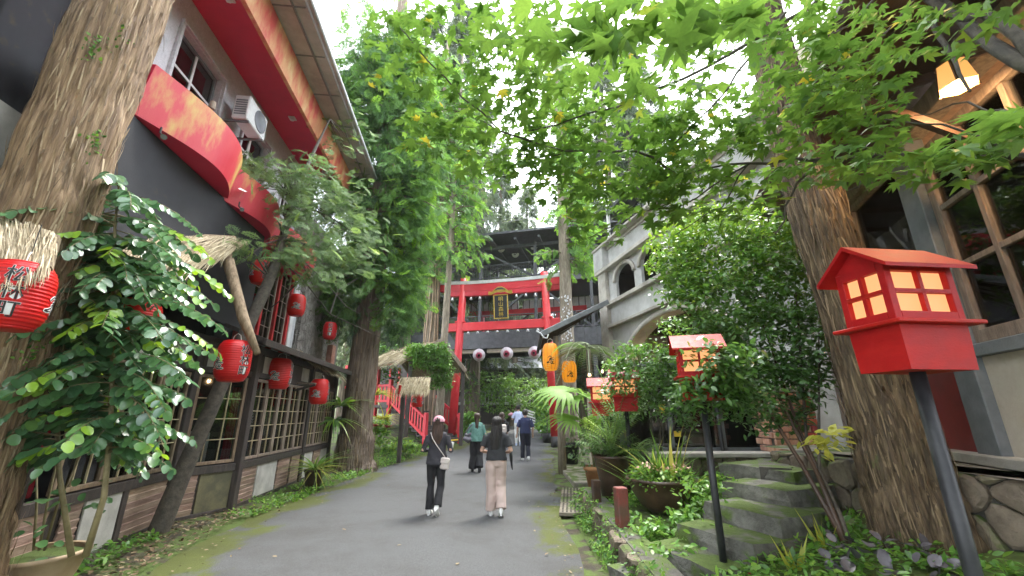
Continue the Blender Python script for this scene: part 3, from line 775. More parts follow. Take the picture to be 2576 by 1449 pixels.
# ------------------------------------------------------------------ paper lanterns
LR, LH = .25, .62
def lprof(t):                       # barrel radius along the height 0..1
    a = abs(2 * t - 1)
    return LR * (1 - .30 * a ** 4.2)
def make_lantern(name, body_mat, ribs=17, dark_ribs=False):
    t0 = thing(name, 'x', 'lantern', (0, 0, 0))
    pr = []
    n = ribs * 4
    for i in range(n + 1):
        t = i / n
        r = lprof(t)
        r += (-.0055 if i % 4 == 0 else (.002 if i % 4 == 2 else 0)) if not dark_ribs else 0
        pr.append((r, (t - .5) * LH))
    MB().lathe(pr, 40).build('paper_body', body_mat, t0, True)
    MB().lathe([(.0, LH / 2 + .012), (.155, LH / 2 + .012), (.185, LH / 2), (.18, LH / 2 - .012)], 28).build('top_cap', body_mat, t0, True)
    MB().lathe([(.182, -LH / 2 + .012), (.188, -LH / 2 - .004), (.15, -LH / 2 - .016), (.0, -LH / 2 - .016)], 28).build('bottom_cap', body_mat, t0, True)
    MB().tube([(-.1, 0, LH / 2 + .01), (-.07, 0, LH / 2 + .10), (0, 0, LH / 2 + .14), (.07, 0, LH / 2 + .10), (.1, 0, LH / 2 + .01)], .005, 6).build('wire_handle', 'white_paint', t0)
    def wrap(V, F, cx, cz, s, lift, nm, mat):
        vs = []
        for (x, y) in V:
            z = cz + y * s; r = lprof(z / LH + .5) + lift; a = cx + x * s / LR
            vs.append((r * math.cos(a), r * math.sin(a), z))
        m = MB().add(vs, F); return m
    if not dark_ribs:
        for a0 in (0, math.pi):
            mw, mk = MB(), MB()
            for k, chh in enumerate('松林町'):
                V, F = GL[chh]; Vw, Fw = GLW[chh]
                b = wrap(Vw, Fw, a0, .165 - k * .165, .165, .004, '', ''); mw.add(b.v, b.f)
                b = wrap(V, F, a0, .165 - k * .165, .165, .0065, '', ''); mk.add(b.v, b.f)
            mw.build('lettering_outline', 'white_paint', t0); mk.build('lettering', 'ink', t0)
            V, F = ribbon2d(EMB, .05); Vw, Fw = ribbon2d(EMB, .092)
            mw, mk = MB(), MB()
            b = wrap(Vw, Fw, a0 + R(88), -.07, .165, .004, '', ''); mw.add(b.v, b.f)
            b = wrap(V, F, a0 + R(88), -.07, .165, .0065, '', ''); mk.add(b.v, b.f)
            mw.build('emblem_outline', 'white_paint', t0); mk.build('emblem', 'ink', t0)
    else:
        for k in range(12):
            a = 2 * math.pi * k / 12
            pts = [((lprof(t / 12) + .002) * math.cos(a), (lprof(t / 12) + .002) * math.sin(a), (t / 12 - .5) * LH) for t in range(13)]
            MB().tube(pts, .0035, 5).build('rib', 'black_trim', t0)
        V, F = ribbon2d(EMB, .07)
        for a0 in (R(-95), R(85)):
            b = wrap(V, F, a0, -.1, .17, .006, '', ''); b.build('emblem', 'ink', t0)
    return t0
GL = {c: glyph_mesh(c, .008) for c in '松林町明山森'}
GLW = {c: glyph_mesh(c, .024) for c in '松林町'}
red_l = make_lantern('red_lantern', 'lantern_red')
RED = [  # u, v, depth, width px, emblem/lettering turn, tilt, label
    (40, 745, 3.10, 132, -8, 'largest red lantern hanging under the thatch edge at far left'),
    (345, 812, 5.2, 92, -63, 'red lantern half hidden behind the glossy shrub left of the thatched awning'),
    (587, 908, 5.95, 78, 38, 'red lantern hanging lowest from the bent log bracket, nearest of the house row'),
    (703, 940, 8.75, 58, 70, 'red lantern at the house eave, second of the row along the lattice windows'),
    (803, 985, 10.6, 47, 74, 'red lantern at the far end of the house row beside the cedar trunk'),
    (655, 685, 7.4, 46, 30, 'red lantern among conifer sprays above the house eave'),
    (746, 768, 9.6, 42, 90, 'red lantern under a conifer twig beside the pale pillar of the upper storey'),
    (830, 832, 12.2, 33, 0, 'small red lantern against the stone clad wall left of the cedar trunk'),
    (1050, 1003, 15.2, 31, 62, 'small red lantern hanging from the little thatched post by the red stairs'),
    (318, 578, 6.4, 40, 0, 'red lantern top peeking over the thatched awning behind the shrub'),
]
def hang_wire(o, zt, sc_):
    MB().tube([(0, 0, LH / 2 + .13), (0, 0, LH / 2 + .13 + zt / sc_)], .004 / sc_, 5).build('hanging_wire', 'black_trim', o)
for i, (u, v, Y, wpx, turn, lab) in enumerate(RED):
    p = at(u, v, Y); dep = Y * _c + (p.z - CAMH) * _s
    scl = wpx * dep / 1043 / (2 * LR)
    o = red_l if i == 0 else copy_tree(red_l)
    o.location = p; o.scale = (scl,) * 3
    face = math.degrees(math.atan2(-p.y, -p.x))
    o.rotation_euler = (0, R(random.uniform(-2, 2)), R(face + turn))
    tag(o, lab, 'lantern', 'red paper lanterns')
    hang_wire(o, .25, scl)
org_l = make_lantern('orange_lantern', 'lantern_orange', 8, True)
for i, (u, v, Y, wpx, hs, lab) in enumerate(((1385, 898, 12.4, 40, 1.3, 'lit orange lantern left of the wooden post under the porch roof'), (1432, 935, 12.9, 38, 1.05, 'lit orange lantern right of the wooden post, lower of the two'))):
    p = at(u, v, Y); dep = Y * _c + (p.z - CAMH) * _s; scl = wpx * dep / 1043 / (2 * LR)
    o = org_l if i == 0 else copy_tree(org_l)
    o.location = p; o.scale = (scl, scl, scl * hs); o.rotation_euler = (0, 0, R(8 * i))
    tag(o, lab, 'lantern', 'lit orange lanterns')
    hang_wire(o, .35, scl)

# ------------------------------------------------------------------ torii
TO, TA = (-.45, 20.0, .33), R(-13.7)
tor = thing('torii_gate', 'tall red torii gate across the lane with a black and gold plaque', 'torii gate', TO, TA)
for sgn in (-1, 1):
    MB().tube([(sgn * 2.47, 0, -.3), (sgn * 2.10, 0, 8.02)], [.205, .18], 24).build('pillar', 'red_torii', tor, True)
    MB().tube([(sgn * 2.475, 0, -.3), (sgn * 2.46, 0, .35)], [.25, .235], 24).build('pillar_base', 'black_trim', tor, True)
def beam_curve(z0, z1, half, dy, lift, mat, name):
    n = 16; vs, fs = [], []
    for i in range(n + 1):
        x = -half + 2 * half * i / n; up = lift * (abs(x) / half) ** 2.6
        vs += [(x, -dy, z0 + up), (x, -dy * 1.12, z1 + up), (x, dy * 1.12, z1 + up), (x, dy, z0 + up)]
    for i in range(n):
        b = i * 4
        for k in range(4): fs.append((b + k, b + (k + 1) % 4, b + 4 + (k + 1) % 4, b + 4 + k))
    fs += [(3, 2, 1, 0), (n * 4, n * 4 + 1, n * 4 + 2, n * 4 + 3)]
    m = MB().add(vs, fs); me = m.mesh(name); fix_normals(me); return link(name, me, mat, tor)
beam_curve(7.26, 7.62, 3.35, .15, .10, 'red_torii', 'top_beam')
beam_curve(7.03, 7.257, 3.1, .12, .07, 'red_torii', 'second_beam')
beam_curve(7.624, 7.78, 3.5, .2, .13, 'tin_white', 'beam_cap')
MB().box((0, 0, 5.45), (6.1, .22, .42), None, .015).build('tie_beam', 'red_torii', tor)
for sgn in (-1, 1):
    MB().box((sgn * 2.22, 0, 5.72), (.5, .3, .1), None, .02).build('wedge', 'red_torii', tor)
plq = thing('gate_plaque', 'black plaque with gold characters and a gold carved crest on the torii', 'plaque', (0, 0, 0))
plq.matrix_world = Matrix.Translation(TO) @ Matrix.Rotation(TA, 4, 'Z') @ Matrix.Translation((-.02, -.28, 6.33)) @ Matrix.Rotation(R(8), 4, 'X')
MB().box((0, 0, 0), (.72, .08, 1.16), None, .01).build('panel', 'black_trim', plq)
m = MB()
for s in (-1, 1): m.box((s * .345, -.045, 0), (.05, .05, 1.18), None, .01)
m.box((0, -.045, -.575), (.74, .05, .05), None, .01); m.box((0, -.045, .575), (.74, .05, .05), None, .01)
m.build('gold_frame', 'gold', plq)
for k, chh in enumerate('明山森林'):
    V, F = GL[chh]
    vs = [(x * .26, -.05, .375 - k * .25 + y * .25) for x, y in V]
    MB().add(vs, F).build('gold_character', 'gold', plq)
m = MB()
out = [(-.62, .62), (-.58, .78), (-.42, .74), (-.28, .88), (-.1, .98), (.1, .98), (.28, .88), (.42, .74), (.58, .78), (.62, .62), (.48, .6), (.36, .66), (.2, .72), (0, .7), (-.2, .72), (-.36, .66), (-.48, .6)]
m.prism(out, .12, lambda a, b, t: (a, -.12 + t, b)); w = m.build('carved_crest', 'gold', plq); fix_normals(w.data)
m = MB(); m.prism([(-.3, .8), (-.12, .93), (.12, .93), (.3, .8), (.1, .84), (-.1, .84)], .02, lambda a, b, t: (a, -.145 + t, b)); w = m.build('crest_inlay', 'bark_maple', plq); fix_normals(w.data)

# ------------------------------------------------------------------ covered footbridge behind the torii
BO = (-.3, 24.0, 0)
br = thing('covered_bridge', 'dark steel two storey covered footbridge spanning behind the red torii', 'bridge', BO, TA)
DW = 4.0
MB().box((0, DW / 2, 5.95), (17, DW, .5), None, .01).build('lower_deck', 'steel_bridge', br)
MB().box((0, -.06, 5.78), (17, .1, 1.0), None, .01).build('girder', 'steel_bridge', br)
MB().box((0, DW + .05, 5.78), (17, .1, 1.0), None, .01).build('girder', 'steel_bridge', br)
for x in (-3.1, .1, 3.2): MB().box((x * 1, -.02 + .3, 5.17), (2.7, .3, .22), None, .01).build('soffit_panel', 'plaster_cream', br)
MB().box((0, DW / 2, 9.35), (17, DW, .22), None, .01).build('upper_deck', 'steel_bridge', br)
MB().box((0, -.04, 9.3), (17, .08, .34), None, .01).build('girder', 'steel_bridge', br)
m = MB(); m.prism([(-1.1, 12.15), (-1.1, 12.02), (2, 11.75), (DW + 1.0, 11.9), (DW + 1.0, 12.1), (2.0, 12.6)], 17.4, lambda a, b, t: (-8.7 + t, a, b))
w = m.build('roof', 'steel_bridge', br); fix_normals(w.data)
for k in range(12): MB().box((-8 + k * 1.45, 1.9, 11.72), (.12, DW + 1.6, .14)).build('purlin', 'steel_bridge', br)
for y in (.05, DW - .1): MB().box((0, y, 11.6), (17, .14, .2)).build('roof_beam', 'steel_bridge', br)
PX = [-7.4, -4.6, -1.7, 1.75, 5.0, 7.8]
for x in PX:
    for y in (.05, DW - .1):
        MB().box((x, y, 8.7), (.17, .17, 6.2), None, .01).build('column', 'steel_bridge', br)
        MB().box((x, y, 2.6), (.22, .22, 5.2), None, .01).build('column', 'steel_bridge', br) if abs(x) > 4 else None
for i in range(len(PX) - 1):
    a, b = PX[i], PX[i + 1]; mid = (a + b) / 2
    for y in (.05, DW - .1):
        MB().bar((a, y, 9.5), (mid, y, 11.5) if i % 2 else (a, y, 9.5 + 1e-3 + 2), .1, .1) if False else None
        MB().bar(((b if i % 2 else a), y, 11.5), ((a if i % 2 else b), y, 9.5), .1, .12).build('brace', 'steel_bridge', br)
        MB().bar(((a if i % 2 else b), y, 9.1), ((b if i % 2 else a), y, 6.3), .1, .12).build('brace', 'steel_bridge', br)
for (z0, z1) in ((6.25, 7.25), (9.5, 10.45)):
    for y in (-.02, DW):
        for zz in (z0 + .12, z1): MB().box((0, y, zz), (17, .06, .05)).build('handrail', 'steel_bridge', br)
    y = -.02
    for k in range(113):
        x = -8.4 + k * .15
        if 70 > k >= 0 or True: MB().box((x, y, (z0 + z1) / 2 + .05), (.022, .022, z1 - z0 - .1)).build('baluster', 'steel_bridge', br)
for k in range(6): MB().box((-7 + k * 2.8, DW - .2, 8.75), (2.5, .05, .75)).build('banner_panel', 'tin_white', br)
for k in range(40): MB().box((-8.2 + k * .42, DW - .24, 8.75), (.05, .03, .75)).build('banner_bar', 'steel_bridge', br) if k < 40 else None
MB().box((0, DW - .6, 8.2), (9, .25, .4)).build('red_beam', 'red_torii', br)
for x in (-2.7, 2.7): MB().box((x, DW - .6, 6.9), (.4, .3, 2.6)).build('red_pillar', 'red_torii', br)
for k in range(10):
    MB().box((-4.6 + k * 1.0, DW + .3, 7.6), (.1, .1, .35), None, .03).build('lamp', 'black_trim', br)
# round drum lamps under the bridge roof
drums = [(930, 380), (1118, 300), (1265, 355), (1455, 275), (1610, 335)]
drum0 = None
for i, (zx, zy) in enumerate(drums):
    u, v = (1250 + zx / 3.22) * .7892, (700 + zy / 3.22) * .7892
    p = at(u, v, 24.3 + (.7 if i % 2 else 2.2) * .6)
    if drum0 is None:
        drum0 = thing('drum_lamp', '', 'lamp', p, TA, 'round lamps under the bridge roof')
        w = MB().lathe([(0, -.07), (.2, -.07), (.235, -.04), (.235, .04), (.2, .07), (0, .07)], 26).build('drum', 'white_paint', drum0, True); w.rotation_euler = (R(90), 0, 0)
        for sg_ in (0, math.pi):
            pts = [(.09 * math.cos(sg_ + t) * (1 - t / 7), .09 * math.sin(sg_ + t) * (1 - t / 7)) for t in np.linspace(0, 3, 8)]
            V, F = ribbon2d([pts], .03); MB().add([(x, -.075, y) for x, y in V], F).build('swirl_mark', 'black_trim', drum0)
        MB().tube([(0, 0, .22), (0, 0, .75)], .012, 6).build('rod', 'steel_bridge', drum0); o = drum0
    else: o = copy_tree(drum0, None, p, TA)
    o['label'] = ['leftmost round white lamp under the bridge roof, hanging low', 'second round white lamp from the left under the bridge roof, hanging high', 'middle round white lamp under the bridge roof', 'fourth round white lamp from the left under the bridge roof', 'rightmost round white lamp under the bridge roof'][i]
# little bell lamps along the girder
bell0 = None
row1 = [(555, 1165), (780, 1158), (878, 1150), (980, 1146), (1080, 1142), (1184, 1137), (1290, 1133), (1392, 1130), (1496, 1124)]
row2 = [(570, 775), (618, 818), (810, 805), (900, 800), (1275, 780), (1372, 770), (1470, 770)]
ordn = ['first', 'second', 'third', 'fourth', 'fifth', 'sixth', 'seventh', 'eighth', 'ninth']
for r_i, row in enumerate((row1, row2)):
    for i, (zx, zy) in enumerate(row):
        u, v = (1250 + zx / 3.22) * .7892, (700 + zy / 3.22) * .7892
        p = at(u, v, 22.6 - (u - 1270) * .0053)
        if bell0 is None:
            bell0 = thing('bell_lamp', '', 'lamp', p, 0, 'little bell shaped lamps along the bridge')
            MB().lathe([(.0, .10), (.035, .09), (.05, .0), (.10, -.09), (.0, -.085)], 14).build('bell_shade', 'tin_white', bell0, True)
            MB().tube([(0, 0, .08), (0, 0, .22), (0, .5, .24), (0, 1.2, .26)], .014, 5).build('stem', 'black_trim', bell0); o = bell0
        else: o = copy_tree(bell0, None, p)
        o['label'] = f"{ordn[i]} little bell lamp from the left, row " + ("under the torii tie beam" if r_i == 0 else "under the torii top beam")
# three hanging eyeballs
eye0 = None
for i, (u, v) in enumerate(((1205, 893), (1275, 889), (1345, 887))):
    p = at(u, v, 22.4 - (u - 1270) * .0053)
    if eye0 is None:
        eye0 = thing('eyeball', '', 'eyeball', p, 0, 'giant eyeballs hanging under the bridge')
        rr = .34
        MB().lathe([(rr * math.sin(a), rr * math.cos(a)) for a in np.linspace(0.001, math.pi - .001, 22)], 32).build('eye_globe', 'eye_white', eye0, True)
        def capd(a1, lift, nm, mt):
            w = MB().lathe([((rr + lift) * math.sin(a), (rr + lift) * math.cos(a)) for a in np.linspace(a1, .001, 8)], 28).build(nm, mt, eye0, True)
            w.rotation_euler = (R(102), 0, R(-4)); return w
        capd(.60, .003, 'iris_ring', 'eye_ring'); capd(.47, .008, 'iris', 'eye_iris'); capd(.2, .014, 'pupil', 'gloss_black')
        w = MB().lathe([(.0, .0), (.03, -.004)], 10).build('glint', 'white_paint', eye0); w.location = (-.06, -.335, .14); w.rotation_euler = (R(100), 0, 0)
        MB().tube([(0, 0, .33), (0, 0, .62)], .02, 6).build('hanger', 'steel_bridge', eye0); o = eye0
    else: o = copy_tree(eye0, None, p)
    o.rotation_euler = (0, 0, R((8, 0, -6)[i]))
    o['label'] = ['left of three giant red eyeballs under the bridge', 'middle of three giant red eyeballs under the bridge', 'right of three giant red eyeballs under the bridge'][i]

# ------------------------------------------------------------------ arched building on the right
AO, AA = (3.4, 15.0, 0), math.asin(.233)
ab = thing('arched_building', 'grey rendered building with arched openings and parapet behind the shrub on the right', 'building', AO, AA)
def arch_wall(parent, y0, y1, z0, z1, ops, x=0, thick=.35, mat='concrete_wall'):
    """wall in the plane x, openings (ya, yb, sill, spring, crown)"""
    m = MB()
    ops = sorted(ops); cur = y0
    def col(a, b, za, zb):
        if zb - za > 1e-4 and b - a > 1e-4: m.box((x + thick / 2, (a + b) / 2, (za + zb) / 2), (thick, b - a, zb - za))
    for (ya, yb, sl, sp, cr) in ops:
        col(cur, ya, z0, z1); col(ya, yb, z0, sl)
        n = 20
        for k in range(n):
            a = ya + (yb - ya) * k / n; b = ya + (yb - ya) * (k + 1) / n
            def hgt(q):
                t = 2 * (q - ya) / (yb - ya) - 1
                return sp + (cr - sp) * math.sqrt(max(0, 1 - t * t))
            ha, hb = hgt(a), hgt(b)
            vs = [(x, a, ha), (x, b, hb), (x, b, z1), (x, a, z1), (x + thick, a, ha), (x + thick, b, hb), (x + thick, b, z1), (x + thick, a, z1)]
            m.add(vs, [(3, 2, 1, 0), (4, 5, 6, 7), (0, 1, 5, 4)])
        cur = yb
    col(cur, y1, z0, z1)
    return m.build('wall', mat, parent)
def archivolt(parent, ya, yb, sl, sp, cr, w=.13, x=0, proud=.07, mat='concrete_trim'):
    n = 22; vs, fs = [], []
    c = (ya + yb) / 2; ra = (yb - ya) / 2; rz = cr - sp
    for k in range(n + 1):
        t = math.pi * k / n
        for (q, rr1, rr2) in ((0, ra, rz), (1, ra + w, rz + w)):
            for px_ in (x - proud, x + .01): vs.append((px_, c - rr1 * math.cos(t), sp + rr2 * math.sin(t)))
    for k in range(n):
        b = k * 4
        for (i, j) in ((0, 1), (1, 3), (3, 2), (2, 0)): fs.append((b + i, b + j, b + 4 + j, b + 4 + i))
    fs += [(0, 1, 3, 2), (n * 4, n * 4 + 2, n * 4 + 3, n * 4 + 1)]
    m = MB().add(vs, fs); me = m.mesh('arch_trim', True); fix_normals(me)
    return link('arch_trim', me, mat, parent)
up_ops = [(-2.36, -1.12, 5.5, 6.06, 6.5), (-4.06, -2.8, 5.5, 6.06, 6.5), (-5.8, -4.5, 5.5, 6.06, 6.5)]
arch_wall(ab, -8.2, 0, 4.55, 7.6, up_ops, 0, .10)
arch_wall(ab, -8.2, 0, -.1, 4.55, [(-6.4, -1.25, .4, 2.9, 4.3)], .02, .4)
for o_ in up_ops: archivolt(ab, *o_)
archivolt(ab, -6.4, -1.25, .4, 2.9, 4.3, .16, .02, .06)
MB().box((-.06, -4.3, 5.36), (.22, 7.5, .13), None, .01).build('sill_ledge', 'concrete_trim', ab)
MB().box((-.05, -4.3, 4.56), (.2, 7.5, .1), None, .01).build('string_course', 'concrete_trim', ab)
MB().box((-.07, -4.1, 6.70), (.3, 8.5, .14), None, .015).build('cornice', 'concrete_trim', ab)
MB().box((-.03, -4.1, 7.62), (.5, 8.5, .1), None, .015).build('coping', 'concrete_trim', ab)
MB().box((-.04, -.28, 3.3), (.2, .6, 6.8), None, .01).build('corner_pilaster', 'concrete_trim', ab)
MB().box((-.05, -.25, 7.2), (.36, .75, .9), None, .01).build('parapet_pier', 'concrete_wall', ab)
MB().box((2.0, .1, 3.8), (4, .2, 7.6), None, .0).build('end_wall', 'concrete_wall', ab)
for (a, b, *_r) in up_ops:
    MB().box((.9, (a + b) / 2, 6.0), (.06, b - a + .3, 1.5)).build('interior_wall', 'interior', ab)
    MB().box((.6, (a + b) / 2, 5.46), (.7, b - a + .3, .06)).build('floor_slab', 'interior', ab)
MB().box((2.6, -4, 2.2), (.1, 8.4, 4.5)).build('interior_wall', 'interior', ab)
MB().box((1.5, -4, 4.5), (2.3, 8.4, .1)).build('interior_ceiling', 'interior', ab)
for (y, z) in ((-2.3, 3.0), (-4.9, 2.9)):
    MB().lathe([(0, .03), (.05, .02), (.06, -.02), (0, -.03)], 12, (.9, y, z)).build('downlight', 'bulb_glow', ab)
    MB().tube([(.9, y, z), (.9, y, 4.46)], .01, 5).build('lamp_cord', 'black_trim', ab)
MB().box((1.9, -4.1, 7.5), (3.9, 8.2, .12)).build('terrace_slab', 'concrete_trim', ab)
MB().box((.75, -4.1, 6.62), (1.2, 8.1, .05)).build('interior_ceiling', 'interior', ab)
MB().box((.72, -.62, 6.0), (1.1, .05, 1.5)).build('interior_wall', 'interior', ab)
MB().box((1.3, -4.1, 6.0), (.05, 8.1, 1.5)).build('interior_wall', 'interior', ab)
# set-back upper storey, railing and cream wall
MB().box((2.2, -.9, 8.5), (2.2, 2.2, 1.6)).build('upper_storey', 'charcoal_wall', ab)
MB().box((1.9, -.9, 9.4), (3.0, 2.8, .14)).build('upper_roof', 'steel_bridge', ab)
MB().box((1.2, -8.4, 6.9), (.3, 3.0, 5.0)).build('cream_wall', 'plaster_cream', ab)
for k in range(24): MB().box((.5, -3.6 + k * .16, 8.1), (.025, .025, .9)).build('baluster', 'steel_bridge', ab)
MB().box((.5, -1.75, 8.56), (.06, 3.9, .06)).build('handrail', 'steel_bridge', ab)
MB().box((.5, .05, 8.9), (.1, .1, 2.6)).build('column', 'white_paint', ab)
# ------------------------------------------------------------------ porch with round wooden post
pc = thing('porch_roof', 'grey lean-to porch roof sloping from the arched building over the orange lanterns', 'roof', (0, 0, 0))
m = MB()
p1, p2 = at(1362, 838, 12.3), at(1530, 757, 13.4)
def slab(a, b, c, d, th):
    n = (Vector(b) - Vector(a)).cross(Vector(d) - Vector(a)).normalized() * th
    vs = [Vector(q) for q in (a, b, c, d)]; vs += [q + n for q in vs]
    return MB().add(vs, [(3, 2, 1, 0), (4, 5, 6, 7), (0, 1, 5, 4), (1, 2, 6, 5), (2, 3, 7, 6), (3, 0, 4, 7)])
q1, q2 = p1 + Vector((.1, 3.6, 0)), p2 + Vector((-.5, 2.2, 0))
slab(p1, p2, q2, q1, .05).build('roof_sheet', 'roof_grey', pc)
MB().bar(p1 + Vector((0, -.02, -.03)), p2 + Vector((0, -.02, -.03)), .05, .16, .01).build('verge_board', 'grey_post', pc)
MB().bar(p1 + Vector((0, 0, -.06)), q1 + Vector((0, 0, -.06)), .1, .12, .02).build('eave_beam', 'black_trim', pc)
for k in range(4):
    t = (k + 1) / 5; MB().bar(p1.lerp(q1, t) + Vector((0, 0, -.07)), p2.lerp(q2, t) + Vector((0, 0, -.07)), .06, .09).build('rafter', 'timber_dark', pc)
MB().tube([p1 + Vector((-.16, -.05, .06)), p1 + Vector((-.02, -.06, -.02)), p1 + Vector((.05, -.06, -.14)), p1 + Vector((.16, -.06, -.16)), p1 + Vector((.2, -.06, -.04))], .022, 8).build('drain_spout', 'tin_white', pc)
wp = thing('wooden_post', 'round weathered wooden post carrying the porch roof beside the lane', 'post', gnd(1415, 1190))
MB().tube([(0, 0, -.1), (.01, 0, 1.3), (-.03, 0, 2.7), (-.05, 0, 3.95)], [.125, .115, .11, .10], 16).build('shaft', 'bark_grey', wp, True)
MB().box((-.05, 0, 3.3), (.17, .17, 1.3), None, .02).build('upper_sleeve', 'grey_post', wp)
# plastered shop corner and paving behind the post
m = MB().box((3.35, 13.6, 1.15), (1.9, .25, 2.3), None, .01); w = m.build('shop_wall', 'plaster_cream', None)
tag(w, 'low cream shop wall behind the round wooden post and palm', 'wall')
m = MB(); m.box((2.55, 12.2, .02), (2.2, 3.2, .14), None, .02); tag(m.build('paving', 'paving'), kind='structure')

# ------------------------------------------------------------------ near building on the right
NO, NA = (4.9, 4.56, 0), R(-18.8)
nb = thing('shop_building', 'brown and grey timber shop with big gridded windows at the right edge', 'building', NO, NA)
for (a, b) in ((-.34, .0), (1.5, 1.72), (3.2, 3.42), (-2.6, -2.35)):
    MB().box((0, (a + b) / 2, 3.05), (.2, b - a, 3.8), None, .01).build('post', 'grey_post', nb)
sN = seg((0, -2.35), (0, -.34))
def nwin(s0, s1, z0, z1, xs, zs):
    m = MB(); fw = .10
    q = lambda a, b, za, zb, d=.09: m.box((.02, (a + b) / 2, (za + zb) / 2), (d, b - a, zb - za), None, .006)
    q(s0, s1, z0, z0 + fw + .03); q(s0, s1, z1 - fw, z1); q(s0, s0 + fw, z0 + fw, z1 - fw, .085); q(s1 - fw, s1, z0 + fw, z1 - fw, .085)
    w = m.build('window', 'wood_weathered', nb)
    for y in xs: MB().box((.02, y, (z0 + z1) / 2), (.07, .065, z1 - z0 - 2 * fw), None, .005).build('muntin', 'wood_weathered', w)
    for z in zs: MB().box((.02, (s0 + s1) / 2, z), (.062, s1 - s0 - 2 * fw, .06), None, .005).build('muntin', 'wood_weathered', w)
    MB().box((.03, (s0 + s1) / 2, (z0 + z1) / 2), (.006, s1 - s0 - fw, z1 - z0 - fw)).build('pane', 'glass', w)
    return w
nwin(-2.34, -.35, 2.31, 4.55, (-.99, -1.62), (3.13, 3.8))
nwin(.01, 1.49, 2.1, 4.75, (), ())
nwin(1.73, 3.19, 2.1, 4.75, (2.4,), (3.4,))
MB().box((.01, -1.4, 2.24), (.16, 2.2, .13), None, .01).build('sill', 'grey_post', nb)
MB().box((.04, -1.5, 1.68), (.1, 2.5, 1.02), None, .006).build('lower_panel', 'plaster_cream', nb)
MB().box((.04, .745, 1.62), (.08, 1.48, .95), None, .006).build('lower_panel', 'shop_red', nb)
MB().box((.04, 2.45, 1.62), (.08, 1.46, .95), None, .006).build('lower_panel', 'shop_red', nb)
MB().box((-.02, .6, 1.18), (.34, 6.6, .1), None, .01).build('base_ledge', 'concrete_trim', nb)
MB().box((.0, .4, 4.86), (.22, 6.2, .22), None, .01).build('lintel', 'wood_weathered', nb)
for (y, z, mt) in ((-.75, 2.9, 'shop_red'),):
    MB().box((.5, y - .05, 2.85), (.06, .26, 1.1)).build('red_cloth', 'curtain_red', nb)
MB().box((1.8, .5, 3.1), (.1, 7, 3.9)).build('interior_wall', 'lit_wood', nb)
MB().box((.95, .5, 1.2), (1.8, 7, .08)).build('interior_floor', 'interior', nb)
MB().box((.95, .5, 4.95), (1.8, 7, .08)).build('interior_ceiling', 'lit_wood', nb)
for (y, z) in ((-1.9, 3.9), (-1.2, 4.2), (.8, 4.5)):
    MB().lathe([(0, .05), (.05, .03), (.06, -.02), (0, -.05)], 12, (1.2, y, z)).build('interior_bulb', 'bulb_glow', nb)
m = MB(); m.prism([(-1.25, 5.0), (.3, 5.15), (.3, 5.45), (-1.3, 5.1)], 8.2, lambda a, b, t: (a, -3.9 + t, b)); w = m.build('eave', 'dark_brown', nb); fix_normals(w.data)
for k in range(10): MB().bar((-1.2, -3.6 + k * .85, 4.97), (.2, -3.6 + k * .85, 5.1), .07, .1).build('rafter', 'dark_brown', nb)
MB().box((.1, .3, 6.5), (.2, 7.6, 2.2)).build('upper_wall', 'dark_brown', nb)
MB().bar((-1.1, -1.4, 4.9), (-.1, -1.4, 4.0), .07, .07).build('bracket', 'dark_brown', nb)
wl = thing('wall_lamp', 'glowing amber wall lamp with a bright bulb under the dark eave at upper right', 'lamp', (0, 0, 0))
wl.matrix_world = Matrix.Translation(NO) @ Matrix.Rotation(NA, 4, 'Z') @ Matrix.Translation((-.4, -1.8, 4.5))
MB().lathe([(.10, .12), (.14, -.12), (.13, -.12), (.09, .12)], 6).build('shade', 'shade_glow', wl)
MB().lathe([(.0, -.02), (.03, -.03), (.042, -.07), (.03, -.11), (0, -.12)], 12).build('bulb', 'bulb_glow', wl, True)
MB().lathe([(.0, .16), (.05, .155), (.11, .12), (.1, .115), (0, .13)], 12).build('cap', 'dark_brown', wl)
MB().bar((0, 0, .14), (.4, 0, .2), .03, .03).build('arm', 'dark_brown', wl)
def lamp_light(name, parent, loc, energy, col=(1, .62, .3), r=.04):
    d = bpy.data.lights.new(name, 'POINT'); d.energy = energy; d.color = col; d.shadow_soft_size = r
    o = bpy.data.objects.new(name, d); COL.objects.link(o); o.parent = parent; o.location = loc; return o
lamp_light('bulb_light', wl, (0, 0, -.16), 14)
for (y, z) in ((-1.9, 3.9), (-1.2, 4.2)): lamp_light('bulb_light', nb, (1.2, y, z - .1), 9)
lamp_light('bulb_light', nb, (1.2, .8, 4.4), 6)
for (y, z) in ((-2.3, 3.0), (-4.9, 2.9)): lamp_light('bulb_light', ab, (.9, y, z - .1), 5)
for k in range(3): MB().bar((.1 * math.cos(2.1 * k), .1 * math.sin(2.1 * k), .12), (.143 * math.cos(2.1 * k), .143 * math.sin(2.1 * k), -.13), .018, .018).build('shade_bar', 'dark_brown', wl)

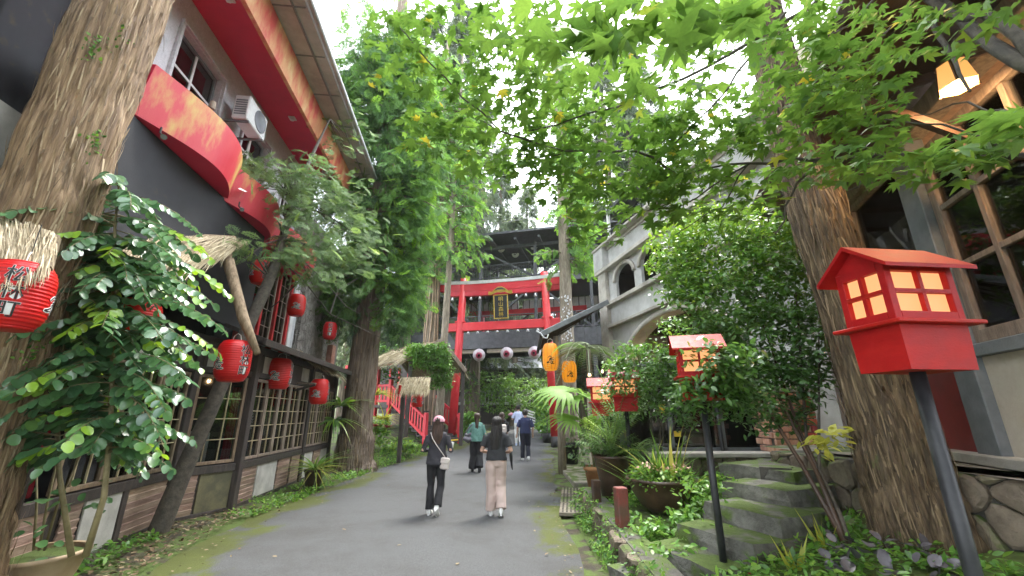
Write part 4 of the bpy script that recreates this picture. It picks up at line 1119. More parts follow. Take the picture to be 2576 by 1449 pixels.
# ------------------------------------------------------------------ rubble walls
def voronoi_cells(w, h, n, seed):
    r = np.random.default_rng(seed)
    k = max(1, int(round(math.sqrt(n * w / h)))); j = max(1, int(round(n / k)))
    pts = [((a + .5 + r.uniform(-.36, .36) + (.25 if b % 2 else -.25)) * w / k, (b + .5 + r.uniform(-.33, .33)) * h / j) for a in range(-1, k + 1) for b in range(-1, j + 1)]
    cells = []
    for i, p in enumerate(pts):
        poly = [(0, 0), (w, 0), (w, h), (0, h)]
        for q in pts:
            if q is p: continue
            d = (q[0] - p[0], q[1] - p[1])
            if d[0] ** 2 + d[1] ** 2 > (3.2 * max(w / k, h / j)) ** 2: continue
            mx, my = (p[0] + q[0]) / 2, (p[1] + q[1]) / 2
            new = []
            for a_ in range(len(poly)):
                A, B = poly[a_], poly[(a_ + 1) % len(poly)]
                sa = (A[0] - mx) * d[0] + (A[1] - my) * d[1]; sb = (B[0] - mx) * d[0] + (B[1] - my) * d[1]
                if sa <= 0: new.append(A)
                if sa * sb < 0:
                    t = sa / (sa - sb); new.append((A[0] + (B[0] - A[0]) * t, A[1] + (B[1] - A[1]) * t))
            poly = new
            if len(poly) < 3: break
        if len(poly) >= 3:
            ar = abs(sum(poly[a_][0] * poly[(a_ + 1) % len(poly)][1] - poly[(a_ + 1) % len(poly)][0] * poly[a_][1] for a_ in range(len(poly)))) / 2
            if ar > .004: cells.append(poly)
    return cells
def rubble(name, label, a, b, z0, z1, n, thick=.3, seed=1, zt2=None, coping=None, gap=.018, mat='stone'):
    a, b = Vector((a[0], a[1], 0)), Vector((b[0], b[1], 0)); d = (b - a).normalized(); o = Vector((d.y, -d.x, 0)); L_ = (b - a).length
    t = thing(name, label, 'wall', (a.x, a.y, z0))
    h = z1 - z0
    m = MB(); f = lambda s, out, z: d * s + o * out + Vector((0, 0, z))
    rot = Matrix((d, -o, Vector((0, 0, 1)))).transposed()
    m.box(f(L_ / 2, -thick / 2 - .02, h / 2), (L_, thick, h), rot, 0).build('mortar_bed', 'mortar', t)
    r = random.Random(seed)
    for poly in voronoi_cells(L_, h, n, seed):
        cx = sum(p[0] for p in poly) / len(poly); cz = sum(p[1] for p in poly) / len(poly)
        # soften corners
        q = []
        for i in range(len(poly)):
            A, B = poly[i], poly[(i + 1) % len(poly)]
            for tt in (.2, .8): q.append((A[0] + (B[0] - A[0]) * tt, A[1] + (B[1] - A[1]) * tt))
        pr = r.uniform(.02, .075)
        def ring(sh, out):
            res = []
            for (x, z) in q:
                dx, dz = x - cx, z - cz; l = math.hypot(dx, dz) + 1e-6; k_ = max(.2, 1 - sh / l)
                res.append(f(dx * k_, out, dz * k_))
            return res
        rg = [ring(gap / 2, -.03), ring(gap / 2, pr * .5), ring(gap / 2 + .03, pr)]
        k = len(q); vs = [tuple(p) for R_ in rg for p in R_] + [tuple(f(r.uniform(-.03, .03), pr + r.uniform(.0, .025), r.uniform(-.03, .03)))]
        fs = []
        for j in range(2):
            for i in range(k): fs.append((j * k + i, j * k + (i + 1) % k, (j + 1) * k + (i + 1) % k, (j + 1) * k + i))
        for i in range(k): fs.append((2 * k + i, 2 * k + (i + 1) % k, 3 * k))
        mm = MB().add(vs, fs).build('stone', mat, t); mm.location = f(cx, 0, cz)
    if coping:
        MB().box(f(L_ / 2, -thick / 2 + .03, h + .03), (L_ + .04, thick + .14, .07), rot, .012).build('coping', coping, t)
    return t
rubble('terrace_wall', 'rubble stone terrace wall with pale coping below the brick pillar', (2.3, 7.5), (5.9, 7.5), -.05, .93, 46, .3, 4, coping='concrete_trim')
rubble('retaining_wall', 'brown rubble retaining wall behind the big tilted cedar trunk', (3.66, 6.3), (4.3, 2.4), -.1, 1.12, 52, .5, 8)
rubble('stair_wall', 'short stone wall closing the right side of the mossy steps', (3.45, 5.5), (4.05, 6.6), -.05, .98, 18, .35, 9)
m = MB()
m.add([(4.0, 2.0, 1.12), (9, 2.0, 1.12), (9, 9, 1.12), (4.05, 7.2, 1.12)], [(0, 1, 2, 3)]); m.add([(2.4, 7.6, .92), (7, 7.6, .92), (7, 15, .92), (3.6, 13.2, .92)], [(0, 1, 2, 3)])
tag(m.build('terrace_floor', 'paving'), kind='structure')
# brick pillar
bp = thing('brick_pillar', 'brick pillar of pale orange and red bricks standing on the terrace wall', 'pillar', (5.0, 7.62, .99))
MB().box((0, .1, .5), (1.0, .42, 1.0)).build('core', 'mortar', bp)
MB().box((-.02, .08, 1.06), (1.12, .56, .12), None, .015).build('cap_stone', 'concrete_trim', bp)
for r_ in range(9):
    x = -.53 - (.13 if r_ % 2 else 0); zc = .055 + r_ * .111
    while x < .53:
        w_ = .255; a, b = max(x, -.53), min(x + w_, .53)
        if b - a > .04:
            mt = 'brick_pink' if (a + b) / 2 < .02 else 'brick_red'
            MB().box(((a + b) / 2, -.125 + random.uniform(-.008, .008), zc), (b - a - .016, .07, .096), None, .008).build('brick', mt, bp)
        x += w_
    for q in range(2): MB().box((-.515, .02 + q * .21 + (.1 if r_ % 2 else 0), zc), (.07, .19, .096), None, .008).build('brick', 'brick_pink', bp)
# shop window behind the terrace
sw = thing('shop_window', 'dark glazed shop front with yellow notices behind the terrace planting', 'window', (0, 0, 0))
MB().box((3.6, 8.6, 1.75), (2.9, .06, 1.6)).build('pane', 'glass_dark', sw)
m = MB()
for x in (2.15, 3.1, 4.1, 5.05): m.box((x, 8.56, 1.75), (.08, .1, 1.66), None, .006)
m.box((3.6, 8.56, .95), (3, .1, .1), None, .006); m.box((3.6, 8.56, 2.58), (3, .1, .1), None, .006); m.build('frame', 'grey_post', sw)
MB().box((3.6, 9.2, 1.7), (3.2, .05, 1.9)).build('interior_wall', 'interior', sw)
for (x, z, s) in ((3.02, 1.72, .2), (3.22, 1.25, .13)): MB().box((x, 8.55, z), (s, .01, s * .8)).build('notice', 'yellow_paper', sw)

# ------------------------------------------------------------------ mossy steps and the garden bed
steps = thing('stone_steps', 'mossy stone steps climbing from the lane to the terrace', 'steps', (0, 0, 0))
def rock_slab(c, d, rz, mat, name, parent, seed, rough=.02):
    r = random.Random(seed); bm = bmesh.new(); bmesh.ops.create_cube(bm, size=1)
    bmesh.ops.subdivide_edges(bm, edges=bm.edges, cuts=2, use_grid_fill=True)
    for v in bm.verts:
        p = Vector((v.co.x * d[0], v.co.y * d[1], v.co.z * d[2]))
        k = sum(abs(q) > .49 for q in v.co)
        if k >= 2: p *= 1 - .02 * k
        v.co = p + Vector((r.uniform(-1, 1), r.uniform(-1, 1), r.uniform(-1, 1) * .5)) * rough
    me = bpy.data.meshes.new(name); bm.to_mesh(me); bm.free()
    o = link(name, me, mat, parent); o.location = c; o.rotation_euler = (0, 0, rz); return o
for i, (x, y, z, w_, dp) in enumerate(((1.52, 4.62, .15, .8, .95), (1.92, 4.72, .32, .8, 1.0), (2.42, 4.86, .49, 1.0, .95), (2.80, 5.08, .66, .95, .95), (3.2, 5.5, .83, .9, .9), (3.5, 6.0, .97, .9, 1.1))):
    rock_slab((x, y, z - .16), (w_, dp, .32), R(24), 'stone_step', 'step', steps, i + 3, .022)
# bed: raised soil at both sides of the steps
bx, by = np.meshgrid(np.linspace(1.0, 4.6, 40), np.linspace(1.6, 8.0, 60))
e_ = np.clip((bx - (1.22 + .06 * (by - 5))) / .28, 0, 1)
bz = -.05 + e_ * (.26 + .13 * np.clip(bx - 1.4, 0, 2.5)) + (vnoise(bx * 3, by * 3, 31) - .5) * .06
gap = np.exp(-((by - 4.75 - (bx - 1.9) * .42) / .42) ** 2) * (bx < 3.6)
bz = bz - gap * np.clip(bz - (.0 + .36 * np.clip(bx - 1.35, 0, 3)) + .22, 0, 1)
bz = np.where((by > 5.4) & (bx < 2.6), np.maximum(bz, np.minimum(e_ * .36, .36) - .02), bz)
ny, nx = bx.shape; ii = np.arange(nx * ny).reshape(ny, nx)
Fq = np.stack([ii[:-1, :-1], ii[:-1, 1:], ii[1:, 1:], ii[1:, :-1]], -1).reshape(-1, 4)
struct('garden_bed', np_mesh('garden_bed', np.stack([bx, by, bz], -1).reshape(-1, 3), Fq, np.zeros(nx * ny), True), 'soil_dark')
def bed_z(x, y):
    i = np.clip(((np.asarray(y) - 1.6) / 6.4 * 59).round().astype(int), 0, 59); j = np.clip(((np.asarray(x) - 1.0) / 3.6 * 39).round().astype(int), 0, 39)
    return bz[i, j]
ew = rubble('bed_edging', 'low mossy stone edging of the planted bed along the lane', (1.30, 8.6), (1.18, 3.4), -.06, .30, 24, .25, 14)
rock_slab((2.05, 5.95, .17), (1.0, .75, .36), R(6), 'stone_step', 'edging_block', None, 77, .03)
tag(bpy.data.objects['edging_block'], 'broad mossy stone block under the big bowl planter', 'stone block')
def wood_post(name, label, p, w_, h, mat, cap=None, tilt=0):
    t = thing(name, label, 'post', p, R(tilt))
    MB().box((0, 0, h / 2 - .05), (w_, w_, h + .1), None, .01).build('shaft', mat, t)
    if cap: MB().box((.2, .05, h - .06), (.3, w_ * .6, .08), Matrix.Rotation(R(25), 3, 'Z'), .01).build('rail_end', cap, t)
    return t
wood_post('garden_post', 'short square weathered red post at the bed edge below the bowl', (1.36, 5.72, 0), .14, .74, 'post_red', None, 12)
wood_post('garden_post', 'short square brown post by the drain cover, the farther one', (1.33, 7.2, 0), .12, .62, 'dark_brown', None, 10)
# drain covers
dc = thing('drain_cover', 'rusty perforated drain covers set beside the lane', 'drain cover', (0, 0, 0))
for k in range(3):
    p0 = Vector((1.06 + k * .11, 8.0 + k * .82, .035)); rot = Matrix.Rotation(R(-8), 3, 'Z')
    m = MB(); m.box(p0, (.46, .78, .06), rot, .008); pl = m.build('plate', 'grate_iron', dc)
    for a in range(6):
        for b in range(7):
            q = p0 + rot @ Vector((-.17 + a * .068, -.33 + b * .11, .0315)); MB().box(q, (.032, .05, .004), rot).build('slot', 'hole', pl)
# ------------------------------------------------------------------ red box lanterns on black poles
def box_lantern(name, pole_h):
    t = thing(name, '', 'lantern')
    A, B = .42, .30            # along the ridge (x), across (y)
    z0 = pole_h; zt = z0 + .235; zb = zt + .022; ze = zb + .33
    MB().tube([(0, 0, -.15), (0, 0, z0)], .036, 14).build('pole', 'steel_dark', t, True)
    m = MB()
    a, b, a2, b2 = .196, .143, .204, .150
    m.add([(-a, -b, z0), (a, -b, z0), (a, b, z0), (-a, b, z0), (-a2, -b2, zt), (a2, -b2, zt), (a2, b2, zt), (-a2, b2, zt)],
          [(3, 2, 1, 0), (0, 1, 5, 4), (1, 2, 6, 5), (2, 3, 7, 6), (3, 0, 4, 7), (4, 5, 6, 7)]).build('base_box', 'red_paint', t)
    MB().box((0, 0, zt + .011), (A + .10, B + .11, .022), None, .005).build('tray', 'red_paint', t)
    m = MB(); w = .042
    for sx in (-1, 1):
        for sy in (-1, 1): m.box((sx * (A / 2 - w / 2), sy * (B / 2 - w / 2), (zb + ze) / 2), (w, w, ze - zb), None, .003)
    for sy in (-1, 1):
        m.box((0, sy * (B / 2 - .015), zb + .025), (A - 2 * w, .03, .05)); m.box((0, sy * (B / 2 - .015), ze - .025), (A - 2 * w, .03, .05))
    for sx in (-1, 1):
        m.box((sx * (A / 2 - .015), 0, zb + .025), (.03, B - 2 * w, .05)); m.box((sx * (A / 2 - .015), 0, ze - .025), (.03, B - 2 * w, .05))
        # gable triangle
        m.prism([(-B / 2, ze), (B / 2, ze), (0, ze + .115)], .03, lambda p, q, h, sx=sx: (sx * (A / 2 - .03) + (h if sx > 0 else -h), p, q))
    body = m.build('lantern_body', 'red_paint', t); fix_normals(body.data)
    zc = (zb + ze) / 2; hh = (ze - zb - .10)
    for sy in (-1, 1):
        MB().box((0, sy * (B / 2 - .013), zc), (.022, .026, hh)).build('muntin', 'red_paint', body); MB().box((0, sy * (B / 2 - .012), zc), (A - 2 * w, .024, .022)).build('muntin', 'red_paint', body)
        for i in (-1, 1):
            for j in (-1, 1): MB().box((i * (A / 2 - w) / 2, sy * (B / 2 - .035), zc + j * hh / 4), ((A / 2 - w), .006, hh / 2)).build('pane', 'paper_glow', body)
    for sx in (-1, 1):
        MB().box((sx * (A / 2 - .013), 0, zc), (.026, .022, hh)).build('muntin', 'red_paint', body); MB().box((sx * (A / 2 - .012), 0, zc), (.024, B - 2 * w, .022)).build('muntin', 'red_paint', body)
        for i in (-1, 1):
            for j in (-1, 1): MB().box((sx * (A / 2 - .035), i * (B / 2 - w) / 2, zc + j * hh / 4), (.006, (B / 2 - w), hh / 2)).build('pane', 'paper_glow', body)
    for sy in (-1, 1):
        m = MB(); o_ = .075
        y1, z1 = sy * (B / 2 + o_), ze - .055
        m.prism([(0, ze + .115), (y1, z1), (y1, z1 + .022), (0, ze + .14)], A + .13, lambda p, q, h: (-(A + .13) / 2 + h, p, q))
        w_ = m.build('roof_slab', 'red_paint', t); fix_normals(w_.data)
    return t
bl = box_lantern('box_lantern', 1.84 - .25)
bl.location = (2.223, 2.311, .25); bl.rotation_euler = (0, 0, R(6)); bl.scale = (1.0, 1.0, 1.0)
tag(bl, 'large glowing red box lantern on a black pole in the right foreground', 'box lantern', 'red box lanterns')
def put_lantern(u, v, Y, bw, lab, rz):
    """box bottom centre measured at (u, v)"""
    p = at(u, v, Y)
    o = copy_tree(bl); s = bw
    o.scale = (s, s, s); o.location = (p.x, p.y, p.z - 1.59 * s); o.rotation_euler = (0, 0, R(rz)); o['label'] = lab
    return o
put_lantern(1576, 1035, 7.6, 1.0, 'red box lantern standing right of its twin beyond the bowl planter', -14)
put_lantern(1516, 1046, 8.9, 1.05, 'farther red box lantern half behind its twin, nearest the lane', -10)
put_lantern(1768, 1008, 4.42, .94, 'red box lantern wrapped in the dark shrub, on a pole beside the steps', -16)
put_lantern(1800, 1000, 8.4, 1.0, 'red box lantern mostly hidden inside the shrub leaves', -5)
pl_ = thing('lantern_plinth', 'red painted timber block at the foot of the lantern pole by the steps', 'plinth', (1.98, 4.40, .1))
MB().box((0, 0, .06), (.34, .3, .22), None, .012).build('block', 'red_paint_old', pl_)
MB().box((0, 0, .178), (.3, .26, .012), None, .004).build('mossy_top', 'stone_step', pl_)

# ------------------------------------------------------------------ thatch
ST_T = [(-.5, 0, 0), (.5, 0, 0), (.45, .35, .012), (-.45, .35, .012), (.35, .7, .01), (-.35, .7, .01), (.08, 1, -.02), (-.08, 1, -.02)]
ST_F = [(0, 1, 2, 3), (3, 2, 4, 5), (5, 4, 6, 7)]
def thatch(parent, a0, a1, b0, b1, n, over=.25, w=.009, seed=0, th=.05, jit=.075):
    r = np.random.default_rng(seed)
    a0, a1, b0, b1 = [np.array(p, float) for p in (a0, a1, b0, b1)]
    s = r.random(n); t0 = np.concatenate([r.random(n - n // 3) * .75, r.uniform(.45, .9, n // 3)])
    A = a0 + (a1 - a0) * s[:, None]; B = b0 + (b1 - b0) * s[:, None]
    P = A + (B - A) * t0[:, None]
    d = (B - A) / np.linalg.norm(B - A, axis=1, keepdims=True)
    nrm = np.cross(a1 - a0, b0 - a0); nrm /= np.linalg.norm(nrm); nrm = nrm if nrm[2] > 0 else -nrm
    P += nrm * (r.random(n) * th)[:, None]
    dj = d + r.normal(scale=jit, size=(n, 3)) + np.array([0, 0, -.12]) * (t0[:, None] > .5)
    Ln = np.linalg.norm(B - A, axis=1) * r.uniform(.3, .5, n) + over * r.uniform(.0, 1, n) * (t0 > .5)
    S = np.stack([w * r.uniform(.6, 1.7, n), Ln, Ln], 1)
    nj = np.tile(nrm, (n, 1)) + r.normal(scale=.5, size=(n, 3))
    me = scatter('straw', ST_T, ST_F, P, frames(dj, nj), S, r.random(n) ** 1.5)
    o = tag(link('straw', me, 'thatch', parent), kind='stuff')
    m = MB(); q = [tuple(p - nrm * .01) for p in (a0, a1, b1, b0)] + [tuple(p - nrm * .05) for p in (a0, a1, b1, b0)]
    m.add(q, [(0, 1, 2, 3), (7, 6, 5, 4), (0, 4, 5, 1), (1, 5, 6, 2), (2, 6, 7, 3), (3, 7, 4, 0)]).build('roof_board', 'timber_frame', parent)
    return o
th1 = thing('thatched_awning', 'thatched straw awning edge over the largest lantern at far left', 'awning')
thatch(th1, at(-220, 440, 3.55), at(150, 590, 3.45), at(-220, 650, 2.95), at(128, 668, 3.1), 3000, .14, .008, 3, .03, .045)
MB().bar(at(-220, 640, 3.0), at(110, 655, 3.16), .04, .04).build('edge_pole', 'log', th1)
th2 = thing('thatched_awning', 'wide thatched straw awning behind the glossy shrub with the log bracket', 'awning')
thatch(th2, at(215, 586, 4.5), at(578, 598, 6.35), at(165, 690, 3.9), at(462, 662, 5.15), 4200, .24, .009, 4)
MB().tube([at(205, 584, 4.45), at(400, 590, 5.4), at(590, 600, 6.45)], .045, 8).build('ridge_pole', 'log', th2)
thatch(th2, at(578, 598, 6.35), at(625, 612, 6.6), at(462, 662, 5.15), at(565, 640, 5.9), 900, .22, .009, 5)
lb = thing('log_bracket', 'bent peeled log propping the corner of the wide thatched awning', 'log')
pts = [at(556, 606, 6.2), at(575, 660, 6.1), at(594, 730, 6.0), at(612, 800, 5.95), at(648, 890, 5.95)]
MB().tube(pts, [.095, .085, .075, .075, .045], 12).build('log', 'log', lb, True)
MB().tube([pts[0], pts[0] + Vector((-.4, .2, .05)), pts[0] + Vector((-1.1, .3, .1))], [.06, .055, .05], 10).build('cross_log', 'log', lb, True)
th3 = thing('thatch_fringe', 'short straw fringe on the far end of the house eave', 'thatch')
e0, e1 = at(760, 895, 10.4), at(846, 932, 12.0)
thatch(th3, e0 + Vector((-.3, 0, .18)), e1 + Vector((-.3, 0, .18)), e0 + Vector((.12, 0, -.1)), e1 + Vector((.15, 0, -.16)), 800, .22, .012, 6)
aw = thing('red_awning', 'small red barrel awning with a pale stripe beside the stone wall', 'awning', at(757, 672, 10.2), R(6))
def barrel(a0, a1, r0, x0, x1, mat, nm):
    n = 10; vs, fs = [], []
    for i in range(n + 1):
        a = a0 + (a1 - a0) * i / n
        for x in (x0, x1): vs += [(r0 * math.cos(a), x, r0 * math.sin(a)), ((r0 - .02) * math.cos(a), x, (r0 - .02) * math.sin(a))]
    for i in range(n):
        b = i * 4
        fs += [(b, b + 2, b + 6, b + 4), (b + 1, b + 5, b + 7, b + 3), (b, b + 4, b + 5, b + 1), (b + 2, b + 3, b + 7, b + 6)]
    w = MB().add(vs, fs).build(nm, mat, aw, True); fix_normals(w.data); w.location = (-.3, 0, -.2)
for k in range(3): barrel(0, R(95), .42, -.3 + k * .2, -.1 + k * .2 - .003, 'awning_pink' if k == 1 else 'red_paint', 'cloth_panel')
MB().box((.11, 0, -.21), (.03, .62, .03)).build('trim', 'plaster_cream', aw)

# ------------------------------------------------------------------ red stairs by the torii
N1, N2 = at(1068, 1114, 18.4), at(1156, 1102, 20.4)
ST = thing('red_stairs', 'red railed timber stairs climbing left beside the torii', 'stairs', N1)
wv = (N2 - N1); wv.z = 0; W_ = wv.length; wv.normalize(); upv = Vector((-wv.y, wv.x, 0))
if upv.x > 0: upv = -upv
NS = 8
for k in range(NS):
    c = upv * (.15 + k * .27) + wv * (W_ / 2) + Vector((0, 0, .09 + k * .175))
    rot = Matrix((upv, wv, Vector((0, 0, 1)))).transposed()
    MB().box(c, (.31, W_ - .12, .06), rot, .008).build('tread', 'timber_dark', ST)
    MB().box(c - upv * .14 - Vector((0, 0, .1)), (.03, W_ - .14, .15), rot, 0).build('riser', 'timber_dark', ST)
MB().box(upv * -.02 + wv * (W_ / 2) + Vector((0, 0, .02)), (.05, W_ - .3, .05), rot).build('warning_stripe', 'yellow_paper', ST)
for side in (0.0, W_):
    base = wv * side
    for (tt, h) in ((0, 1.25), (NS * .27 + .1, 1.25)):
        p = base + upv * tt + Vector((0, 0, tt * .65))
        MB().box(p + Vector((0, 0, h / 2 - .2)), (.16, .16, h + .3), rot, .015).build('newel_post', 'red_torii', ST)
        MB().box(p + Vector((0, 0, h + .0)), (.2, .2, .05), rot, .02).build('newel_cap', 'black_trim', ST)
    a, b = base + Vector((0, 0, .95)), base + upv * (NS * .27 + .1) + Vector((0, 0, .95 + (NS * .27 + .1) * .65))
    MB().bar(a, b, .09, .1, .01).build('handrail', 'red_torii', ST)
    MB().bar(a - Vector((0, 0, .72)), b - Vector((0, 0, .72)), .07, .12, .01).build('bottom_rail', 'red_torii', ST)
    for k in range(13):
        q = a.lerp(b, (k + .7) / 13.4)
        MB().box(q - Vector((0, 0, .36)), (.09, .03, .66), rot, .004).build('baluster', 'red_torii', ST)
# landing fence
tp = upv * (NS * .27 + .1) + Vector((0, 0, (NS * .27 + .1) * .65))
MB().box(tp + upv * 1.6 + wv * (W_ / 2) + Vector((0, 0, .02)), (3.2, W_ + .2, .12), rot).build('landing', 'timber_dark', ST)
for zz in (.25, .95): MB().bar(tp + Vector((0, 0, zz)), tp + upv * 3.2 + Vector((0, 0, zz)), .08, .1, .01).build('fence_rail', 'red_torii', ST)
for k in range(15): MB().box(tp + upv * (.15 + k * .21) + Vector((0, 0, .6)), (.1, .03, .62), rot, .004).build('fence_slat', 'red_torii', ST)
for k in range(3): MB().box(tp + upv * (.9 + k * 1.05) + Vector((0, 0, .75)), (.15, .15, 2.4), rot, .012).build('red_column', 'red_torii', ST)
MB().bar(tp + upv * .0 + Vector((0, 0, 1.95)), tp + upv * 3.3 + Vector((0, 0, 1.95)), .12, .16, .01).build('red_lintel', 'red_torii', ST)
MB().box(tp + upv * 1.5 + wv * (W_ + .4) + Vector((0, 0, 1.2)), (4.4, .1, 3.0), rot).build('back_wall', 'timber_dark', ST)
for k in range(5): MB().box(tp + upv * (.2 + k * .7) + wv * (W_ + .33) + Vector((0, 0, 1.0)), (.12, .05, 2.2), rot).build('red_column', 'red_torii', ST)
# thatched pavilion over the landing
kp = thing('thatched_pavilion', 'small pavilion with an ivy grown thatched gable left of the torii', 'pavilion')
ap0, ap1 = at(1112, 856, 17.6), at(985, 880, 20.5)
el, er = at(1172, 935, 17.7), at(1022, 905, 17.2)
thatch(kp, ap0, ap1, er, er + (ap1 - ap0), 900, .2, .016, 8)
thatch(kp, ap0, ap1, el, el + (ap1 - ap0), 700, .15, .016, 9)
MB().bar(ap0 + Vector((0, -.05, 0)), el + Vector((0, -.05, 0)), .06, .16, .01).build('barge_board', 'wood_weathered', kp)
MB().bar(ap0 + Vector((0, -.05, 0)), er + Vector((0, -.05, 0)), .06, .16, .01).build('barge_board', 'wood_weathered', kp)
for p in (el.lerp(ap0, .12), er.lerp(ap0, .12), el + (ap1 - ap0) * .9, er + (ap1 - ap0) * .9): MB().box((p.x, p.y + .1, (p.z + .4) / 2), (.14, .14, p.z - .4), None, .01).build('post', 'timber_dark', kp)
# little thatched post with the red lantern
tpst = thing('thatched_post', 'dark post with a tiny thatched roof holding a red lantern', 'post', at(1004, 1148, 14.6))
hp = at(1004, 985, 14.6).z - at(1004, 1148, 14.6).z
MB().box((0, 0, hp / 2 - .1), (.13, .13, hp + .2), None, .012).build('shaft', 'timber_dark', tpst)
MB().bar((0, 0, hp - .06), (.75, -.02, hp - .06), .06, .07, .006).build('arm', 'timber_dark', tpst)
thatch(tpst, (-.2, .25, hp + .5), (.85, .25, hp + .5), (-.25, -.15, hp - .02), (.88, -.15, hp - .02), 900, .1, .014, 10)
MB().box((-.1, -.1, hp + .05), (.05, .3, .3)).build('side_board', 'red_paint', tpst)

# ------------------------------------------------------------------ people
def blob(name, tubes, voxel, smooth=4, noise=None):
    """one continuous surface grown from overlapping tubes"""
    m = MB()
    for (pts, rad) in tubes: m.tube(pts, rad, 14)
    me = m.mesh(name); fix_normals(me)
    o = bpy.data.objects.new(name, me); COL.objects.link(o)
    md = o.modifiers.new('r', 'REMESH'); md.mode = 'VOXEL'; md.voxel_size = voxel
    ms = o.modifiers.new('s', 'SMOOTH'); ms.iterations = smooth; ms.factor = .6
    dg = bpy.context.evaluated_depsgraph_get(); dg.update()
    res = bpy.data.meshes.new_from_object(o.evaluated_get(dg))
    bpy.data.objects.remove(o); bpy.data.meshes.remove(me)
    if noise:
        n = len(res.vertices); co = np.empty(n * 3, np.float32); res.vertices.foreach_get('co', co); co = co.reshape(-1, 3)
        nr = np.empty(n * 3, np.float32); res.vertices.foreach_get('normal', nr); nr = nr.reshape(-1, 3)
        co = co + nr * noise(co)[:, None]
        res.vertices.foreach_set('co', co.astype(np.float32).ravel())
    res.polygons.foreach_set('use_smooth', [True] * len(res.polygons)); res.update()
    return res
def folds(seed, amp, fx, fz):
    def f(co):
        a = vnoise(co[:, 0] * fx + co[:, 1] * fx * .8 + co[:, 2] * fz * .6 + 40, co[:, 2] * fz + 40, seed)
        b = vnoise(co[:, 0] * fx * 2 + 30, co[:, 2] * fz * 2.2 - co[:, 1] * fx + 60, seed + 1)
        return (a - .5) * amp + (b - .5) * amp * .6
    return f
def strands(seed, amp):
    def f(co):
        ang = np.arctan2(co[:, 1], co[:, 0])
        return (vnoise(ang * 9 + 40, co[:, 2] * 3 + 40, seed) - .5) * amp + (vnoise(ang * 20 + 40, co[:, 2] * 4 + 40, seed + 3) - .5) * amp * .6
    return f
def hand_tubes(w, d, up, side):
    """palm and five fingers from the wrist w along d; thumb towards side"""
    d = d.normalized(); up = (up - d * up.dot(d)).normalized(); sd_ = d.cross(up).normalized() * side
    t = []
    palm = [(w, (.020, .026)), (w + d * .045, (.016, .038)), (w + d * .085, (.014, .040))]
    t.append(([p for p, r in palm], [r[1] * .72 for p, r in palm]))
    fing = []
    for k, ln in enumerate((.062, .075, .07, .055)):
        b = w + d * .075 + sd_ * (.028 - .019 * k)
        p1 = b + d * ln * .5 - up * .008; p2 = b + d * ln * .85 - up * .032
        fing.append(([b, p1, p2], [.0095, .0088, .007]))
    b = w + d * .025 + sd_ * .026
    fing.append(([b, b + sd_ * .022 + d * .022, b + sd_ * .030 + d * .052 - up * .01], [.011, .0095, .0075]))
    return t, fing
